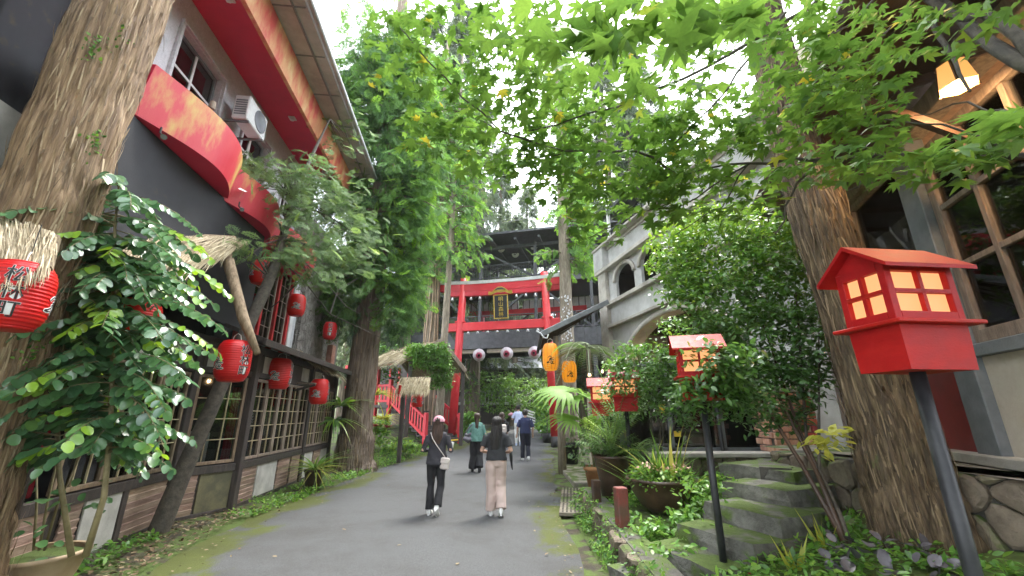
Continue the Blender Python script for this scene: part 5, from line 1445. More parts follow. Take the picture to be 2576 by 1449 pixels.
def person(label, loc, H, rz, c):
    s = H / 1.6
    t = thing('person', label, 'person', loc, R(rz))
    g = c.get
    V_ = lambda *p: Vector(p) * s
    # legs: list of (hip, knee, ankle, toe direction)
    legs = []
    for sx, (ky, kz, ay, az, toe) in zip((-1, 1), g('legs')):
        legs.append((V_(sx * .082, 0, .83), V_(sx * .088, ky, kz), V_(sx * g('stance', .085), ay, az), toe))
    pr = g('pant_r', (.088, .066, .058))
    tb = [([V_(0, 0, .78), V_(0, 0, .86), V_(0, .0, .95), V_(0, 0, 1.0)], [(.105 * s, .158 * s), (.128 * s, .172 * s), (.11 * s, .152 * s), (.095 * s, .138 * s)])]
    for (h, k, a, toe) in legs:
        a2 = a + (k - a).normalized() * .02 * s
        mid = h.lerp(k, .5) + V_(0, .008, 0); cm = k.lerp(a, .4) - V_(0, .012, 0)
        tb.append(([h + V_(0, -.01, .03), mid, k, cm, a2], [x * s for x in (pr[0] + .006, (pr[0] + pr[1]) / 2 + .006, pr[1], (pr[1] + pr[2]) / 2, pr[2])]))
    link('trousers', blob('trousers', tb, .011, 4, folds(g('seed', 1), .016, 9, 7)), g('pants'), t)
    # shirt
    sh_r = g('torso', [(.88, .142, .188), (.96, .130, .170), (1.05, .114, .152), (1.16, .112, .158), (1.25, .10, .165), (1.31, .07, .12)])
    tb = [([V_(0, 0, z) for z, a, b in sh_r], [(a * s, b * s) for z, a, b in sh_r]),
          ([V_(-.155, 0, 1.272), V_(0, -.01, 1.30), V_(.155, 0, 1.272)], [.052 * s, .06 * s, .052 * s])]
    arms = []
    for sx, (el, wr) in zip((-1, 1), g('arms')):
        S0, E, Wv = V_(sx * .165, 0, 1.265), V_(*el), V_(*wr); arms.append((S0, E, Wv, sx))
        if g('long_sleeve'):
            e2 = E.lerp(Wv, .9); tb.append(([S0, S0.lerp(E, .5), E, e2], [.058 * s, .052 * s, .046 * s, .034 * s]))
        else:
            tb.append(([S0, S0.lerp(E, .45), S0.lerp(E, g('sleeve', .75))], [.060 * s, .062 * s, .062 * s]))
    link('shirt', blob('shirt', tb, .010, 4, folds(g('seed', 1) + 5, .012, 11, 9)), g('shirt'), t)
    # body: head, neck, arms, ankles - one mesh, hands with five fingers
    hc = V_(0, .02, 1.475); tb = [([V_(0, -.005, 1.27), V_(0, .0, 1.36), V_(0, .012, 1.42)], [.06 * s, .05 * s, .05 * s])]
    hd = [(-.115, .03), (-.10, .055), (-.06, .072), (0, .083), (.05, .082), (.09, .062), (.115, .03)]
    tb.append(([hc + V_(0, .01 if z < -.05 else 0, z) for z, r in hd], [(r * 1.16 * s, r * .95 * s) for z, r in hd]))
    tb.append(([hc + V_(0, .075, .01), hc + V_(0, .115, -.025), hc + V_(0, .085, -.035)], [.012 * s, .016 * s, .014 * s]))
    for sx in (-1, 1): tb.append(([hc + V_(sx * .075, -.005, .022), hc + V_(sx * .088, -.012, .0), hc + V_(sx * .078, -.004, -.03)], [.012 * s, .014 * s, .01 * s]))
    fg = []
    for (S0, E, Wv, sx) in arms:
        tb.append(([S0, S0.lerp(E, .5), E, E.lerp(Wv, .35), Wv], [.046 * s, .042 * s, .034 * s, .034 * s, .022 * s]))
        pt, fs_ = hand_tubes(Wv, Wv - E, Vector((-sx * .6, .2, .8)), sx)
        tb += pt; fg += fs_
    tb.append(([V_(0, 0, .8), V_(0, 0, 1.0), V_(0, 0, 1.2), V_(0, 0, 1.3)], [(.085 * s, .12 * s), (.075 * s, .11 * s), (.08 * s, .125 * s), (.05 * s, .08 * s)]))
    for (h, k, a, toe) in legs: tb.append(([h, k, a], [.06 * s, .045 * s, .034 * s]))
    me = blob('body', tb, .010, 3)
    m = MB()
    for (p_, r_) in fg: m.tube(p_, r_, 8)
    bm = bmesh.new(); bm.from_mesh(me); tmp = m.mesh('f', True); bm.from_mesh(tmp); bm.to_mesh(me); bm.free()
    body = link('body', me, 'skin', t)
    for sx in (-1, 1): MB().lathe([(.011 * s * math.sin(a), .011 * s * math.cos(a)) for a in np.linspace(.01, 3.13, 6)], 8, tuple(hc + V_(sx * .032, .085, .012))).build('eye', 'gloss_black', body, True)
    MB().tube([hc + V_(-.022, .088, -.062), hc + V_(0, .095, -.064), hc + V_(.022, .088, -.062)], .006 * s, 6).build('mouth', 'eye_ring', body)
    # shoes
    for (h, k, a, toe) in legs:
        hl = a + V_(0, -.045, -.045); tdir = Vector((0, math.cos(R(toe)), math.sin(R(toe)))); nrm = Vector((0, -math.sin(R(toe)), math.cos(R(toe))))
        p = lambda f_, u_: a + tdir * f_ * s + nrm * u_ * s
        tb = [([p(-.055, -.035), p(.0, -.03), p(.06, -.04), p(.13, -.048), p(.175, -.052)], [.034 * s, .043 * s, .042 * s, .04 * s, .026 * s]), ([p(-.02, -.02), p(-.01, .03)], [.042 * s, .04 * s])]
        w = link('shoe', blob('shoe', tb, .009, 3), g('shoes', 'white_paint'), t)
        m = MB(); m.tube([p(-.075, -.074), p(.0, -.074), p(.1, -.077), p(.185, -.075)], [(.012 * s, .03 * s), (.013 * s, .04 * s), (.013 * s, .044 * s), (.01 * s, .028 * s)], 10); m.build('sole', g('sole', 'white_paint'), w)
    # hair
    hm = g('hair_mat', 'hair_black'); L_ = g('hair_len', .0)
    tb = [([hc + V_(0, -.018, z) for z in (-.06, -.02, .03, .075, .105, .122)], [(r * 1.14 * s, r * s) for r in (.07, .086, .093, .086, .066, .03)])]
    if L_:
        ws = g('hair_w', .085)
        tb.append(([hc + V_(0, -.045, .05), hc + V_(0, -.075, -.08), hc + V_(g('hair_dx', 0), -.105, -.08 - L_ * .5), hc + V_(g('hair_dx', 0) * 1.6, -.125, -.08 - L_)],
                   [(.05 * s, .085 * s), (.045 * s, ws * s), (.04 * s, ws * 1.02 * s), (.016 * s, ws * .62 * s)]))
    link('hair', blob('hair', tb, .008, 3, strands(g('seed', 1) + 9, .016 if L_ else .007)), hm, t)
    if g('cap'):
        m = MB(); cc = hc + V_(0, -.01, .035)
        m.lathe([(.108 * s * math.cos(a), .105 * s * math.sin(a)) for a in np.linspace(0, 1.56, 9)], 24, tuple(cc))
        w = m.build('cap', g('cap'), t, True)
        m = MB(); m.add([(0, 0, 0)] + [(.075 * s * math.sin(a), .17 * s * math.cos(a) + .03, -.02 * abs(math.sin(a))) for a in np.linspace(-1.5, 1.5, 11)], [(0, i, i + 1) for i in range(1, 11)])
        w2 = m.build('cap_brim', g('cap'), w); w2.location = cc + V_(0, .02, 0)
        bk = MB().tube([cc + V_(-.04, -.098, .012), cc + V_(0, -.108, .03), cc + V_(.04, -.098, .012)], .006, 6).build('cap_strap', 'cloth_black', w)
    return t
walkA = ((.03, .45, -.06, .075, 0), (-.02, .44, -.19, .15, -38))
walkB = ((.0, .45, .02, .075, 0), (.03, .45, -.13, .12, -24))
p1_ = gnd(1092, 1299); p2_ = gnd(1247, 1303)
person('woman in charcoal top and black flared trousers with a pink cap walking away', (p1_.x, p1_.y, .02), 1.56, -2,
       dict(legs=walkA, arms=((((-.245, -.03, 1.03)), (-.16, .2, 1.02)), ((.245, -.03, 1.03), (.18, .2, 1.04))), long_sleeve=True, pants='cloth_black', shirt='cloth_charcoal',
            pant_r=(.086, .062, .078), hair_mat='hair_brown', hair_len=.26, hair_w=.10, cap='cloth_pink', seed=3, stance=.075,
            torso=[(.80, .148, .192), (.9, .142, .186), (1.0, .124, .164), (1.1, .110, .150), (1.2, .108, .160), (1.27, .095, .155), (1.31, .07, .12)]))
person('woman in black t-shirt and beige trousers with long black hair walking away', (p2_.x, p2_.y, .02), 1.56, 2,
       dict(legs=walkB, arms=(((-.255, -.04, 1.03), (-.11, .17, .98)), ((.255, -.04, 1.03), (.15, .16, .98))), pants='cloth_beige', shirt='cloth_grey_black', pant_r=(.096, .082, .090),
            hair_len=.34, hair_w=.10, hair_dx=-.02, seed=13, sleeve=.72))
p3_ = gnd(1197, 1190)
person('woman in a teal top and wide dark trousers with a ponytail walking ahead', (p3_.x, p3_.y, .02), 1.63, 4,
       dict(legs=walkB, arms=(((-.25, -.03, 1.02), (-.14, .15, 1.0)), ((.24, -.02, 1.02), (.16, .16, 1.0))), long_sleeve=True, pants='cloth_black', shirt='cloth_teal', pant_r=(.105, .1, .115),
            hair_mat='hair_brown', hair_len=.34, hair_w=.05, shoes='cloth_black', sole='cloth_black', seed=23, stance=.1,
            torso=[(.82, .15, .2), (.95, .145, .19), (1.05, .135, .18), (1.16, .125, .175), (1.25, .11, .168), (1.31, .07, .12)]))
p4_ = at(1262, 1160, 15.6)
person('brown haired woman in a black jacket ahead, mostly hidden behind the black t-shirt woman', (p4_.x, 15.6, .05), 1.63, 0,
       dict(legs=walkA, arms=(((-.25, -.03, 1.02), (-.14, .15, 1.0)), ((.24, -.02, 1.02), (.2, .08, .95))), long_sleeve=True, pants='cloth_jean', shirt='cloth_black', hair_mat='hair_brown', hair_len=.14, hair_w=.085, seed=33))
p5_ = at(1304, 1124, 19.3)
person('person in a light blue shirt and pale trousers farthest up the lane', (p5_.x, p5_.y, float(hz(19.3)) + .03), 1.72, 0,
       dict(legs=walkB, arms=(((-.25, -.03, 1.02), (-.2, .12, 1.05)), ((.25, -.02, 1.02), (.26, .05, .8))), sleeve=.8, pants='white_paint', shirt='cloth_blue', seed=43, shoes='cloth_blue'))
p6_ = gnd(1322, 1164)
person('man in a navy shirt and dark jeans with white soled shoes walking away', (p6_.x, p6_.y, .06), 1.72, 3,
       dict(legs=walkB, arms=(((-.25, -.04, 1.03), (-.27, .03, .82)), ((.25, -.03, 1.03), (.25, .08, .82))), sleeve=.95, pants='cloth_jean', shirt='cloth_navy', seed=53, pant_r=(.1, .078, .07),
            torso=[(.84, .152, .2), (.95, .142, .185), (1.05, .13, .172), (1.16, .13, .182), (1.25, .11, .178), (1.31, .07, .12)]))
# carried things
bg = thing('shoulder_bag', 'small cream crossbody bag hanging at the hip of the woman with the pink cap', 'bag', (p1_.x, p1_.y, .02))
MB().box((.155, -.10, .80), (.15, .05, .19), Matrix.Rotation(R(8), 3, 'Y'), .02).build('pouch', 'leather_cream', bg)
MB().box((.155, -.13, .845), (.14, .012, .08), Matrix.Rotation(R(8), 3, 'Y'), .005).build('flap', 'leather_cream', bg)
MB().tube([(.15, -.09, .9), (.09, -.135, .99), (.0, -.135, 1.1), (-.07, -.125, 1.2), (-.115, -.07, 1.29), (-.11, .04, 1.28), (-.02, .125, 1.1), (.1, .125, .95), (.18, .02, .88)], .007, 6).build('strap', 'leather_cream', bg)
pp = thing('paper_sheet', 'white folded paper in the right hand of the woman with the pink cap', 'paper', (p1_.x + .19, p1_.y + .27, 1.06), R(35))
MB().box((0, 0, 0), (.02, .11, .17), None, .002).build('fold', 'white_paint', pp); MB().box((.02, 0, .0), (.012, .11, .16), Matrix.Rotation(R(12), 3, 'Y'), .002).build('fold', 'white_paint', pp)
um = thing('umbrella', 'black folded umbrella hanging beside the woman in the black t-shirt', 'umbrella', (p2_.x + .24, p2_.y + .1, .98), 0)
MB().tube([(0, 0, .04), (.008, 0, -.05), (.02, 0, -.2), (.032, 0, -.27)], [.02, .03, .018, .006], 10).build('folded_canopy', 'cloth_black', um, True)
MB().tube([(0, 0, .02), (-.005, 0, .1), (-.02, .0, .13)], .007, 6).build('handle', 'black_trim', um)
tb_ = thing('tote_bag', 'slouchy grey shoulder bag on the left side of the teal top woman', 'bag', (p3_.x - .24, p3_.y - .05, .95), R(12))
me = blob('bag', [([Vector((-.14, 0, 0)), Vector((0, 0, -.07)), Vector((.14, 0, .0))], [.06, .09, .06]), ([Vector((-.1, 0, .08)), Vector((.1, 0, .1))], [.05, .05])], .014, 4, folds(3, .02, 8, 8))
link('pouch', me, 'leather_grey', tb_)
MB().tube([(-.12, 0, .08), (-.02, -.04, .25), (.10, -.05, .38), (.14, .0, .42), (.1, .1, .3), (.1, .05, .1)], .014, 6).build('strap', 'leather_grey', tb_)
bkp = thing('backpack', 'pale backpack strap bundle on the brown haired woman', 'backpack', (p4_.x + .05, 15.42, 1.12))
MB().box((0, 0, 0), (.24, .12, .3), None, .04).build('pack', 'leather_cream', bkp); MB().box((0, -.07, -.05), (.18, .04, .14), None, .02).build('pocket', 'leather_cream', bkp)
pk = thing('pink_bundle', 'pink folded jacket held by the person in the light blue shirt', 'jacket', (p5_.x - .28, p5_.y, 1.38 + .2))
link('bundle', blob('bundle', [([Vector((-.16, 0, 0)), Vector((0, 0, .03)), Vector((.12, 0, .0))], [.04, .08, .05])], .014, 3, folds(8, .02, 9, 9)), 'cloth_pink', pk)
# ------------------------------------------------------------------ trunks
def bark_tube(name, pts, rad, parent, mat, segs=40, rings=70, amp=.05, seed=0, ridges=9, vs=.5, flakes=None):
    """tapered trunk with vertical bark ridges; pts local, amp relative to radius"""
    P = np.array([tuple(p) for p in pts], float); rad = np.array(rad, float)
    k = np.linspace(0, 1, len(P)); t = np.linspace(0, 1, rings)
    C = np.stack([np.interp(t, k, P[:, i]) for i in range(3)], 1)
    # smooth the centre line
    for _ in range(6): C[1:-1] = (C[:-2] + 2 * C[1:-1] + C[2:]) / 4
    rr = np.interp(t, k, rad)
    d = np.gradient(C, axis=0); d /= np.linalg.norm(d, axis=1, keepdims=True)
    x = np.cross(d, np.array([0, 1, .001])); x /= np.linalg.norm(x, axis=1, keepdims=True); y = np.cross(d, x)
    a = np.arange(segs) / segs
    T, A = np.meshgrid(t, a, indexing='ij')
    ln = np.linalg.norm(P[-1] - P[0])
    n1 = vnoise(A * ridges + 0, T * ln * vs + 3, seed, ridges); n2 = vnoise(A * ridges * 3, T * ln * vs * 2.2 + 9, seed + 1, ridges * 3)
    n3 = vnoise(A * 4, T * ln * .5 + 5, seed + 2, 4)
    n4 = vnoise(A * ridges * 7, T * ln * vs * 3 + 2, seed + 4, min(64, ridges * 7))
    f = 1 + amp * ((n4 - .5) * .7 + np.clip(np.abs(n1 - .5) * 5, 0, 1) * .8 + np.clip(np.abs(n2 - .5) * 5, 0, 1) * .5 - .9) + (n3 - .5) * amp * 2.0
    r2 = rr[:, None] * f
    V = C[:, None, :] + x[:, None, :] * (np.cos(A * 2 * np.pi) * r2)[..., None] + y[:, None, :] * (np.sin(A * 2 * np.pi) * r2)[..., None]
    ii = np.arange(rings * segs).reshape(rings, segs); jj = np.roll(ii, -1, 1)
    F = np.stack([ii[:-1], jj[:-1], jj[1:], ii[1:]], -1).reshape(-1, 4)
    if flakes:
        rf = np.random.default_rng(seed + 50); zmax = flakes[1]; ok = np.where(C[:, 2] < zmax)[0]
        i_ = rf.choice(ok, flakes[0]); j_ = rf.integers(0, segs, flakes[0]); Pf = V[i_, j_]; ax = d[i_]; rad_ = Pf - C[i_]; rad_ /= np.linalg.norm(rad_, axis=1, keepdims=True)
        Df = ax * np.sign(rf.normal(size=(flakes[0], 1))) + rf.normal(scale=.07, size=(flakes[0], 3)) + rad_ * rf.uniform(0, .09, (flakes[0], 1)); lf_ = rf.uniform(.06, .34, flakes[0]) * flakes[3]
        me = scatter('bark_strip', ST_T, ST_F, Pf + rad_ * .003, frames(Df, rad_ + rf.normal(scale=.25, size=Pf.shape)), np.stack([rf.uniform(.006, .02, flakes[0]) * flakes[3], lf_, lf_], 1), rf.random(flakes[0]) ** 2.2)
        tag(link('bark_strip', me, flakes[2], parent), kind='stuff')
    return link(name, np_mesh(name, V.reshape(-1, 3), F, None, True), mat, parent)

# ------------------------------------------------------------------ spray and leaf templates
def blade(a, b, w, nz=0.0):
    """flat diamond from a to b"""
    a, b = np.array(a, float), np.array(b, float); d = b - a; n = np.array([-d[1], d[0], 0]); n /= np.linalg.norm(n) + 1e-9
    m = a + d * .45 + np.array([0, 0, nz])
    return [a, m + n * w, b, m - n * w]
def spray_template(pairs=7, sub=2, w=.028, droop=.25, seed=0):
    r = np.random.default_rng(seed); V, F = [], []
    def z(y): return -droop * y * y
    def put(a, b, w_):
        q = blade((a[0], a[1], 0), (b[0], b[1], 0), w_); bb = len(V)
        for p in q: V.append((p[0], p[1], z(p[1]) + r.uniform(-.02, .02)))
        F.append((bb, bb + 1, bb + 2, bb + 3))
    put((0, 0), (0, .55), w * .7); put((0, .5), (0, 1), w * .9)
    for i in range(pairs):
        y = .1 + .8 * i / pairs; L_ = (.42 * (1 - .75 * (i / pairs)) + .06) * r.uniform(.8, 1.15)
        for s in (-1, 1):
            a = math.radians(42 + r.uniform(-10, 10)); e = (s * L_ * math.sin(a), y + L_ * math.cos(a))
            put((0, y), e, w)
            for j in range(sub):
                f = .4 + .35 * j; q = (e[0] * f, y + (e[1] - y) * f); l2 = L_ * .42
                for s2 in (-1, 1):
                    a2 = a * s + s2 * math.radians(38); put(q, (q[0] + l2 * math.sin(a2), q[1] + l2 * math.cos(a2)), w * .8)
    return np.array(V), np.array(F)
SPR = spray_template(7, 2, .021, .3, 1)
SPR_S = spray_template(6, 1, .034, .3, 2)
def cedar_crown(name, parent, mat, z0, z1, length, nb, per, size, seed, spr=None, lean=(0, 0), z_pow=1.0, rmin=.25, droop=.45, side=None, bright=.35, limb_mat='bark_cedar_far', limbs=True):
    """branches leave the trunk axis (local, vertical plus lean) and carry hanging sprays"""
    r = np.random.default_rng(seed); spr = spr or SPR
    P, D, S, v = [], [], [], []
    lm = MB()
    for i in range(nb):
        f = r.random() ** z_pow; z = z0 + (z1 - z0) * f
        az = r.uniform(0, 2 * np.pi)
        if side is not None and r.random() < side[1]: az = side[0] + r.normal(scale=.9)
        L_ = length(f) * r.uniform(.55, 1.1)
        c = np.array([lean[0] * z, lean[1] * z, z]); o = np.array([math.cos(az), math.sin(az), 0.0])
        pts = []
        for t in np.linspace(0, 1, 6): pts.append(c + o * L_ * t + np.array([0, 0, .12 * L_ * t - droop * L_ * t * t]))
        if limbs: lm.tube(pts, [.035 * (1 - .8 * t) * (.5 + L_ * .35) for t in np.linspace(0, 1, 6)], 5, False)
        for j in range(per):
            t = rmin + (1 - rmin) * r.random() ** .8
            k = t * 5; a = min(int(k), 4); p = pts[a] + (pts[a + 1] - pts[a]) * (k - a)
            d = o * r.uniform(.2, .9) + np.array([0, 0, -r.uniform(.15, 1.0)]) + r.normal(scale=.38, size=3)
            P.append(p + r.normal(scale=.10, size=3)); D.append(d); S.append(size * r.uniform(.6, 1.25))
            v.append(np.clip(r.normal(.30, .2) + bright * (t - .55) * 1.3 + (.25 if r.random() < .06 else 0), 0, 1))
    P, D = np.array(P), np.array(D)
    nr = np.array([0, 0, 1.0]) + r.normal(scale=.55, size=(len(P), 3))
    me = scatter(name, *spr, P, frames(D, nr), np.array(S), np.array(v))
    o = tag(link(name, me, mat, parent), kind='stuff')
    if limbs: tag(lm.build('limb', limb_mat, parent, True), kind='stuff')
    return o
def cluster(P0, rad, n, size, mat, name, parent, seed, spr=None, dirs=(0, 0, -.5), jit=.6, vm=.4):
    """ellipsoid clump of sprays in world or local space"""
    r = np.random.default_rng(seed); u = unit(n, r) * (r.random((n, 1)) ** .45); P = np.array(P0) + u * np.array(rad)
    D = u * .7 + np.array(dirs) + r.normal(scale=jit, size=(n, 3)); nr = np.array([0, 0, 1.]) + r.normal(scale=.6, size=(n, 3))
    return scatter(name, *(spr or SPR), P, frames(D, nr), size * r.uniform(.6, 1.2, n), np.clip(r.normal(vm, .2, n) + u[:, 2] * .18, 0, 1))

# ------------------------------------------------------------------ giant cedar, left foreground
tb0 = Vector((-4.66, 3.72, 0))
t1 = thing('cedar_tree', 'giant cedar with a mossy peeling trunk at the left foreground', 'tree', tb0)
bark_tube('trunk', [(0, 0, -.3), (0, 0, .3), (0, 0, 1.4), (.02, .02, 4), (.02, .06, 8), (.1, .1, 16)], [.66, .50, .405, .365, .34, .27], t1, 'bark_cedar', 170, 400, .10, 3, 16, .9, (5200, 9.0, 'bark_flake', 1.0))
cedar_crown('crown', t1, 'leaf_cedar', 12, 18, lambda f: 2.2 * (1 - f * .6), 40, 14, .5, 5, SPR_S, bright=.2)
mo = MB()
r_ = random.Random(5)
P, Dv = [], []
for k in range(420):
    cl = r_.choice([(1.9, -.3), (2.6, .25), (5.3, -.1), (5.6, .3), (4.3, .5), (3.1, -.5), (6.6, .2), (6.9, -.2), (2.2, .6)])
    z = cl[0] + r_.gauss(0, .10); a = math.atan2(-tb0.y, -tb0.x) + cl[1] + r_.gauss(0, .12)
    rad_ = np.interp(z, [0, 1.4, 4, 8], [.52, .405, .365, .34]) + .005
    P.append((rad_ * math.cos(a), rad_ * math.sin(a), z)); Dv.append((math.cos(a) * .5 + r_.gauss(0, .4), math.sin(a) * .5 + r_.gauss(0, .4), r_.gauss(0, .5)))
LF6 = np.array([(0, 0, 0), (.3, .35, .04), (.22, .75, .02), (0, 1, -.06), (-.22, .75, .02), (-.3, .35, .04)])
LF6F = np.array([(0, 1, 2, 3), (0, 3, 4, 5)])
P, Dv = np.array(P), np.array(Dv)
me = scatter('moss', LF6, LF6F, P, frames(Dv, P * np.array([1, 1, 0])), rng.uniform(.02, .05, len(P)), rng.random(len(P)))
tag(link('moss_tuft', me, 'leaf_cover', t1), kind='stuff')

# ------------------------------------------------------------------ cedar beside the house
b2 = gnd(888, 1186)
t2 = thing('cedar_tree', 'tall cedar at the end of the timber house with dense hanging sprays', 'tree', b2)
bark_tube('trunk', [(0, 0, -.3), (0, 0, .25), (0, 0, 1.2), (.0, 0, 5), (.05, 0, 12), (.1, 0, 24)], [.75, .58, .46, .40, .32, .1], t2, 'bark_cedar_far', 64, 150, .07, 13, 14, .5, (1500, 6.0, 'bark_flake_dark', 1.6))
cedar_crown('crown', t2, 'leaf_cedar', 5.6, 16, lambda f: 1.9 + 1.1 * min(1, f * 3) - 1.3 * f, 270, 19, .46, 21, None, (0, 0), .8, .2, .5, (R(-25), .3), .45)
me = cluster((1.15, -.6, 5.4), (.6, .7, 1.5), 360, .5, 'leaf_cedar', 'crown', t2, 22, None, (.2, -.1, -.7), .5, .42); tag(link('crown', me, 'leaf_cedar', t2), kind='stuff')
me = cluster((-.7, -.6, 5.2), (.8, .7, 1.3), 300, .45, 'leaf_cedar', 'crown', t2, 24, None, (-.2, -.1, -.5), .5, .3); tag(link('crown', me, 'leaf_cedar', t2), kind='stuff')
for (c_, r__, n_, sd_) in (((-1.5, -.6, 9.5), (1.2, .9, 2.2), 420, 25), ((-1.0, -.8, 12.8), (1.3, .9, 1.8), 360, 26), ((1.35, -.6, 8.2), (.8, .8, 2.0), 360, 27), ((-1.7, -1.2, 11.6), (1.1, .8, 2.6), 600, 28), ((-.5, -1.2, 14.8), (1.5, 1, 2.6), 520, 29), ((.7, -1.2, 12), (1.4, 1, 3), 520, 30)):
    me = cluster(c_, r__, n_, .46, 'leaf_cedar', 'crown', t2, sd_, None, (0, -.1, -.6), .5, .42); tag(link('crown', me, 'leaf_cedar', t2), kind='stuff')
# light green leaning conifer over the eave
t3 = thing('leaning_conifer', 'slim leaning conifer with light green sprays in front of the house eave', 'tree', (0, 0, 0))
q = [at(398, 1334, 6.35), at(455, 1200, 6.4), at(560, 960, 6.55), at(626, 817, 6.7), at(680, 700, 6.9), at(712, 600, 7.2), at(735, 500, 7.5), at(790, 380, 8.0), at(830, 300, 8.4)]
bark_tube('trunk', q, [.13, .115, .10, .09, .085, .07, .055, .035, .015], t3, 'bark_maple', 24, 80, .06, 33, 7, 1)
r = np.random.default_rng(44)
Pc, Dc, lm = [], [], MB()
for (u, v, Y, du, dv, n) in ((710, 440, 7.2, 110, 50, 120), (610, 430, 6.9, 60, 28, 45), (790, 470, 7.6, 80, 60, 80), (600, 618, 6.6, 40, 22, 36), (720, 640, 7.0, 40, 20, 30), (760, 620, 7.4, 100, 45, 85), (850, 520, 8.2, 70, 70, 80), (850, 640, 8.3, 60, 50, 60), (740, 540, 7.1, 60, 40, 50), (905, 600, 8.8, 55, 70, 60), (800, 690, 8.0, 60, 30, 40), (860, 330, 9.2, 60, 60, 50)):
    for k in range(int(n * 1.6)):
        p = at(u + r.normal() * du * .55, v + r.normal() * dv * .55, Y + r.normal() * .35); Pc.append(tuple(p)); Dc.append(tuple(np.array([np.sign(u - 700 + r.normal() * 60) * .7, -.2, -.15]) + r.normal(scale=.45, size=3)))
    tgt = at(u, v, Y); j = min(range(len(q)), key=lambda i: (q[i] - tgt).length); s0 = q[min(j, len(q) - 1)] if j > 2 else q[4]
    for kk in range(3):
        e = tgt + Vector(r.normal(scale=.25, size=3)); md = s0.lerp(e, .5) + Vector((0, 0, .08)); lm.tube([s0, md, e], [.018, .012, .004], 5, False)
Pc, Dc = np.array(Pc), np.array(Dc)
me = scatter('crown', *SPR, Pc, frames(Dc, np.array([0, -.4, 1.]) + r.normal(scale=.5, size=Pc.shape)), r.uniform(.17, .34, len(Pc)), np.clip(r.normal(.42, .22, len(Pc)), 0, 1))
tag(link('crown', me, 'leaf_cedar_light', t3), kind='stuff'); tag(lm.build('limb', 'bark_maple', t3, True), kind='stuff')
# bare twigs by the small lanterns
tw = MB()
for (pp_) in (((690, 640, 8.2), (760, 700, 8.6), (830, 790, 9.4), (960, 850, 11)), ((830, 790, 9.4), (850, 730, 9.6), (900, 700, 10)), ((760, 700, 8.6), (700, 760, 8.8), (660, 790, 8.8)), ((745, 640, 8.4), (810, 700, 9.5), (870, 770, 10.4), (905, 790, 11))):
    P_ = [at(*x) for x in pp_]; tw.tube(P_, [.02 - .012 * i / (len(P_) - 1) for i in range(len(P_))], 5, False)
tw.build('twig', 'bark_maple', t3, True)

# ------------------------------------------------------------------ cedars around the gate
def slim_cedar(label, u, v, Y, r0, h, crown, lean=(0, 0), mat='bark_grey', nm='cedar_tree', side=None):
    p = at(u, v, Y); z0 = float(hz(Y)); t = thing(nm, label, 'tree', (p.x - lean[0] * (p.z - z0), Y, z0))
    bark_tube('trunk', [(0, 0, -.3), (lean[0] * 3, lean[1] * 3, 3), (lean[0] * h * .5, lean[1] * h * .5, h * .5), (lean[0] * h, lean[1] * h, h)], [r0 * 1.2, r0, r0 * .75, r0 * .2], t, mat, 30, 60, .05, 7, 8, .8)
    if crown: cedar_crown('crown', t, crown[6] if len(crown) > 6 else 'leaf_cedar', crown[0], crown[1], lambda f: crown[2] * (1.1 - f * .6), crown[3], crown[4], crown[5], int(u), SPR_S, lean, side=side)
    return t
slim_cedar('thin pale conifer trunk just left of the torii', 1118, 850, 18.8, .17, 22, (8.6, 20, 2.0, 120, 13, .5), (.018, 0))
vt = slim_cedar('thick cedar trunk wrapped in pale vines left of the torii', 1085, 850, 20.6, .36, 24, (10.5, 22, 2.9, 150, 15, .55), (0, 0), 'bark_cedar_far')
vm = MB(); rr_ = random.Random(9)
for k in range(5):
    a0 = R(-150 + k * 28); pts = []
    for j in range(16):
        z = j * .65; a = a0 + math.sin(j * .6 + k) * .18; rd = np.interp(z, [0, 3, 12], [.43, .37, .28]) + .02
        pts.append((rd * math.cos(a), rd * math.sin(a), z))
    vm.tube(pts, .028, 6, False)
vm.build('vine', 'vine', vt, True)
# epiphyte leaves high on that trunk
r = np.random.default_rng(61); n = 260
za = r.uniform(7.8, 13, n); aa = r.uniform(R(-190), R(10), n); rd = .36 + r.uniform(0, .28, n)
P = np.stack([rd * np.cos(aa), rd * np.sin(aa), za], 1); Dv = np.stack([np.cos(aa), np.sin(aa), r.uniform(-.9, .3, n)], 1)
tag(link('climbing_leaf', scatter('climber', LF6, LF6F, P, frames(Dv, np.array([0, 0, 1.]) + r.normal(scale=.4, size=(n, 3))), r.uniform(.22, .42, n), r.random(n)), 'leaf_shrub', vt), kind='stuff')
t5 = slim_cedar('lichen spotted conifer trunk standing right of the torii', 1427, 840, 17.6, .30, 22, (8.0, 21, 1.6, 130, 15, .45), (0, 0), side=(0, .75))
rs = MB()
for k in range(70):
    z = 4.6 + abs(rr_.gauss(0, .8)); a = R(-95) + rr_.gauss(0, .35); rs.lathe([(.02 + .02 * rr_.random(), 0), (0, .008)], 7, (0, 0, 0))
spt = MB(); 
for k in range(80):
    z = 4.4 + rr_.random() * 2.0; a = R(-95) + rr_.gauss(0, .3); rd = .305 + .004
    c = Vector((rd * math.cos(a), rd * math.sin(a), z)); n_ = Vector((math.cos(a), math.sin(a), 0)); x_, y_, _z = orth(n_); q_ = rr_.uniform(.012, .035)
    spt.add([c + x_ * q_ * math.cos(b) + y_ * q_ * math.sin(b) * 1.3 + n_ * .012 for b in np.linspace(0, 5.5, 7)], [tuple(range(7))])
spt.build('lichen', 'tin_white', t5)
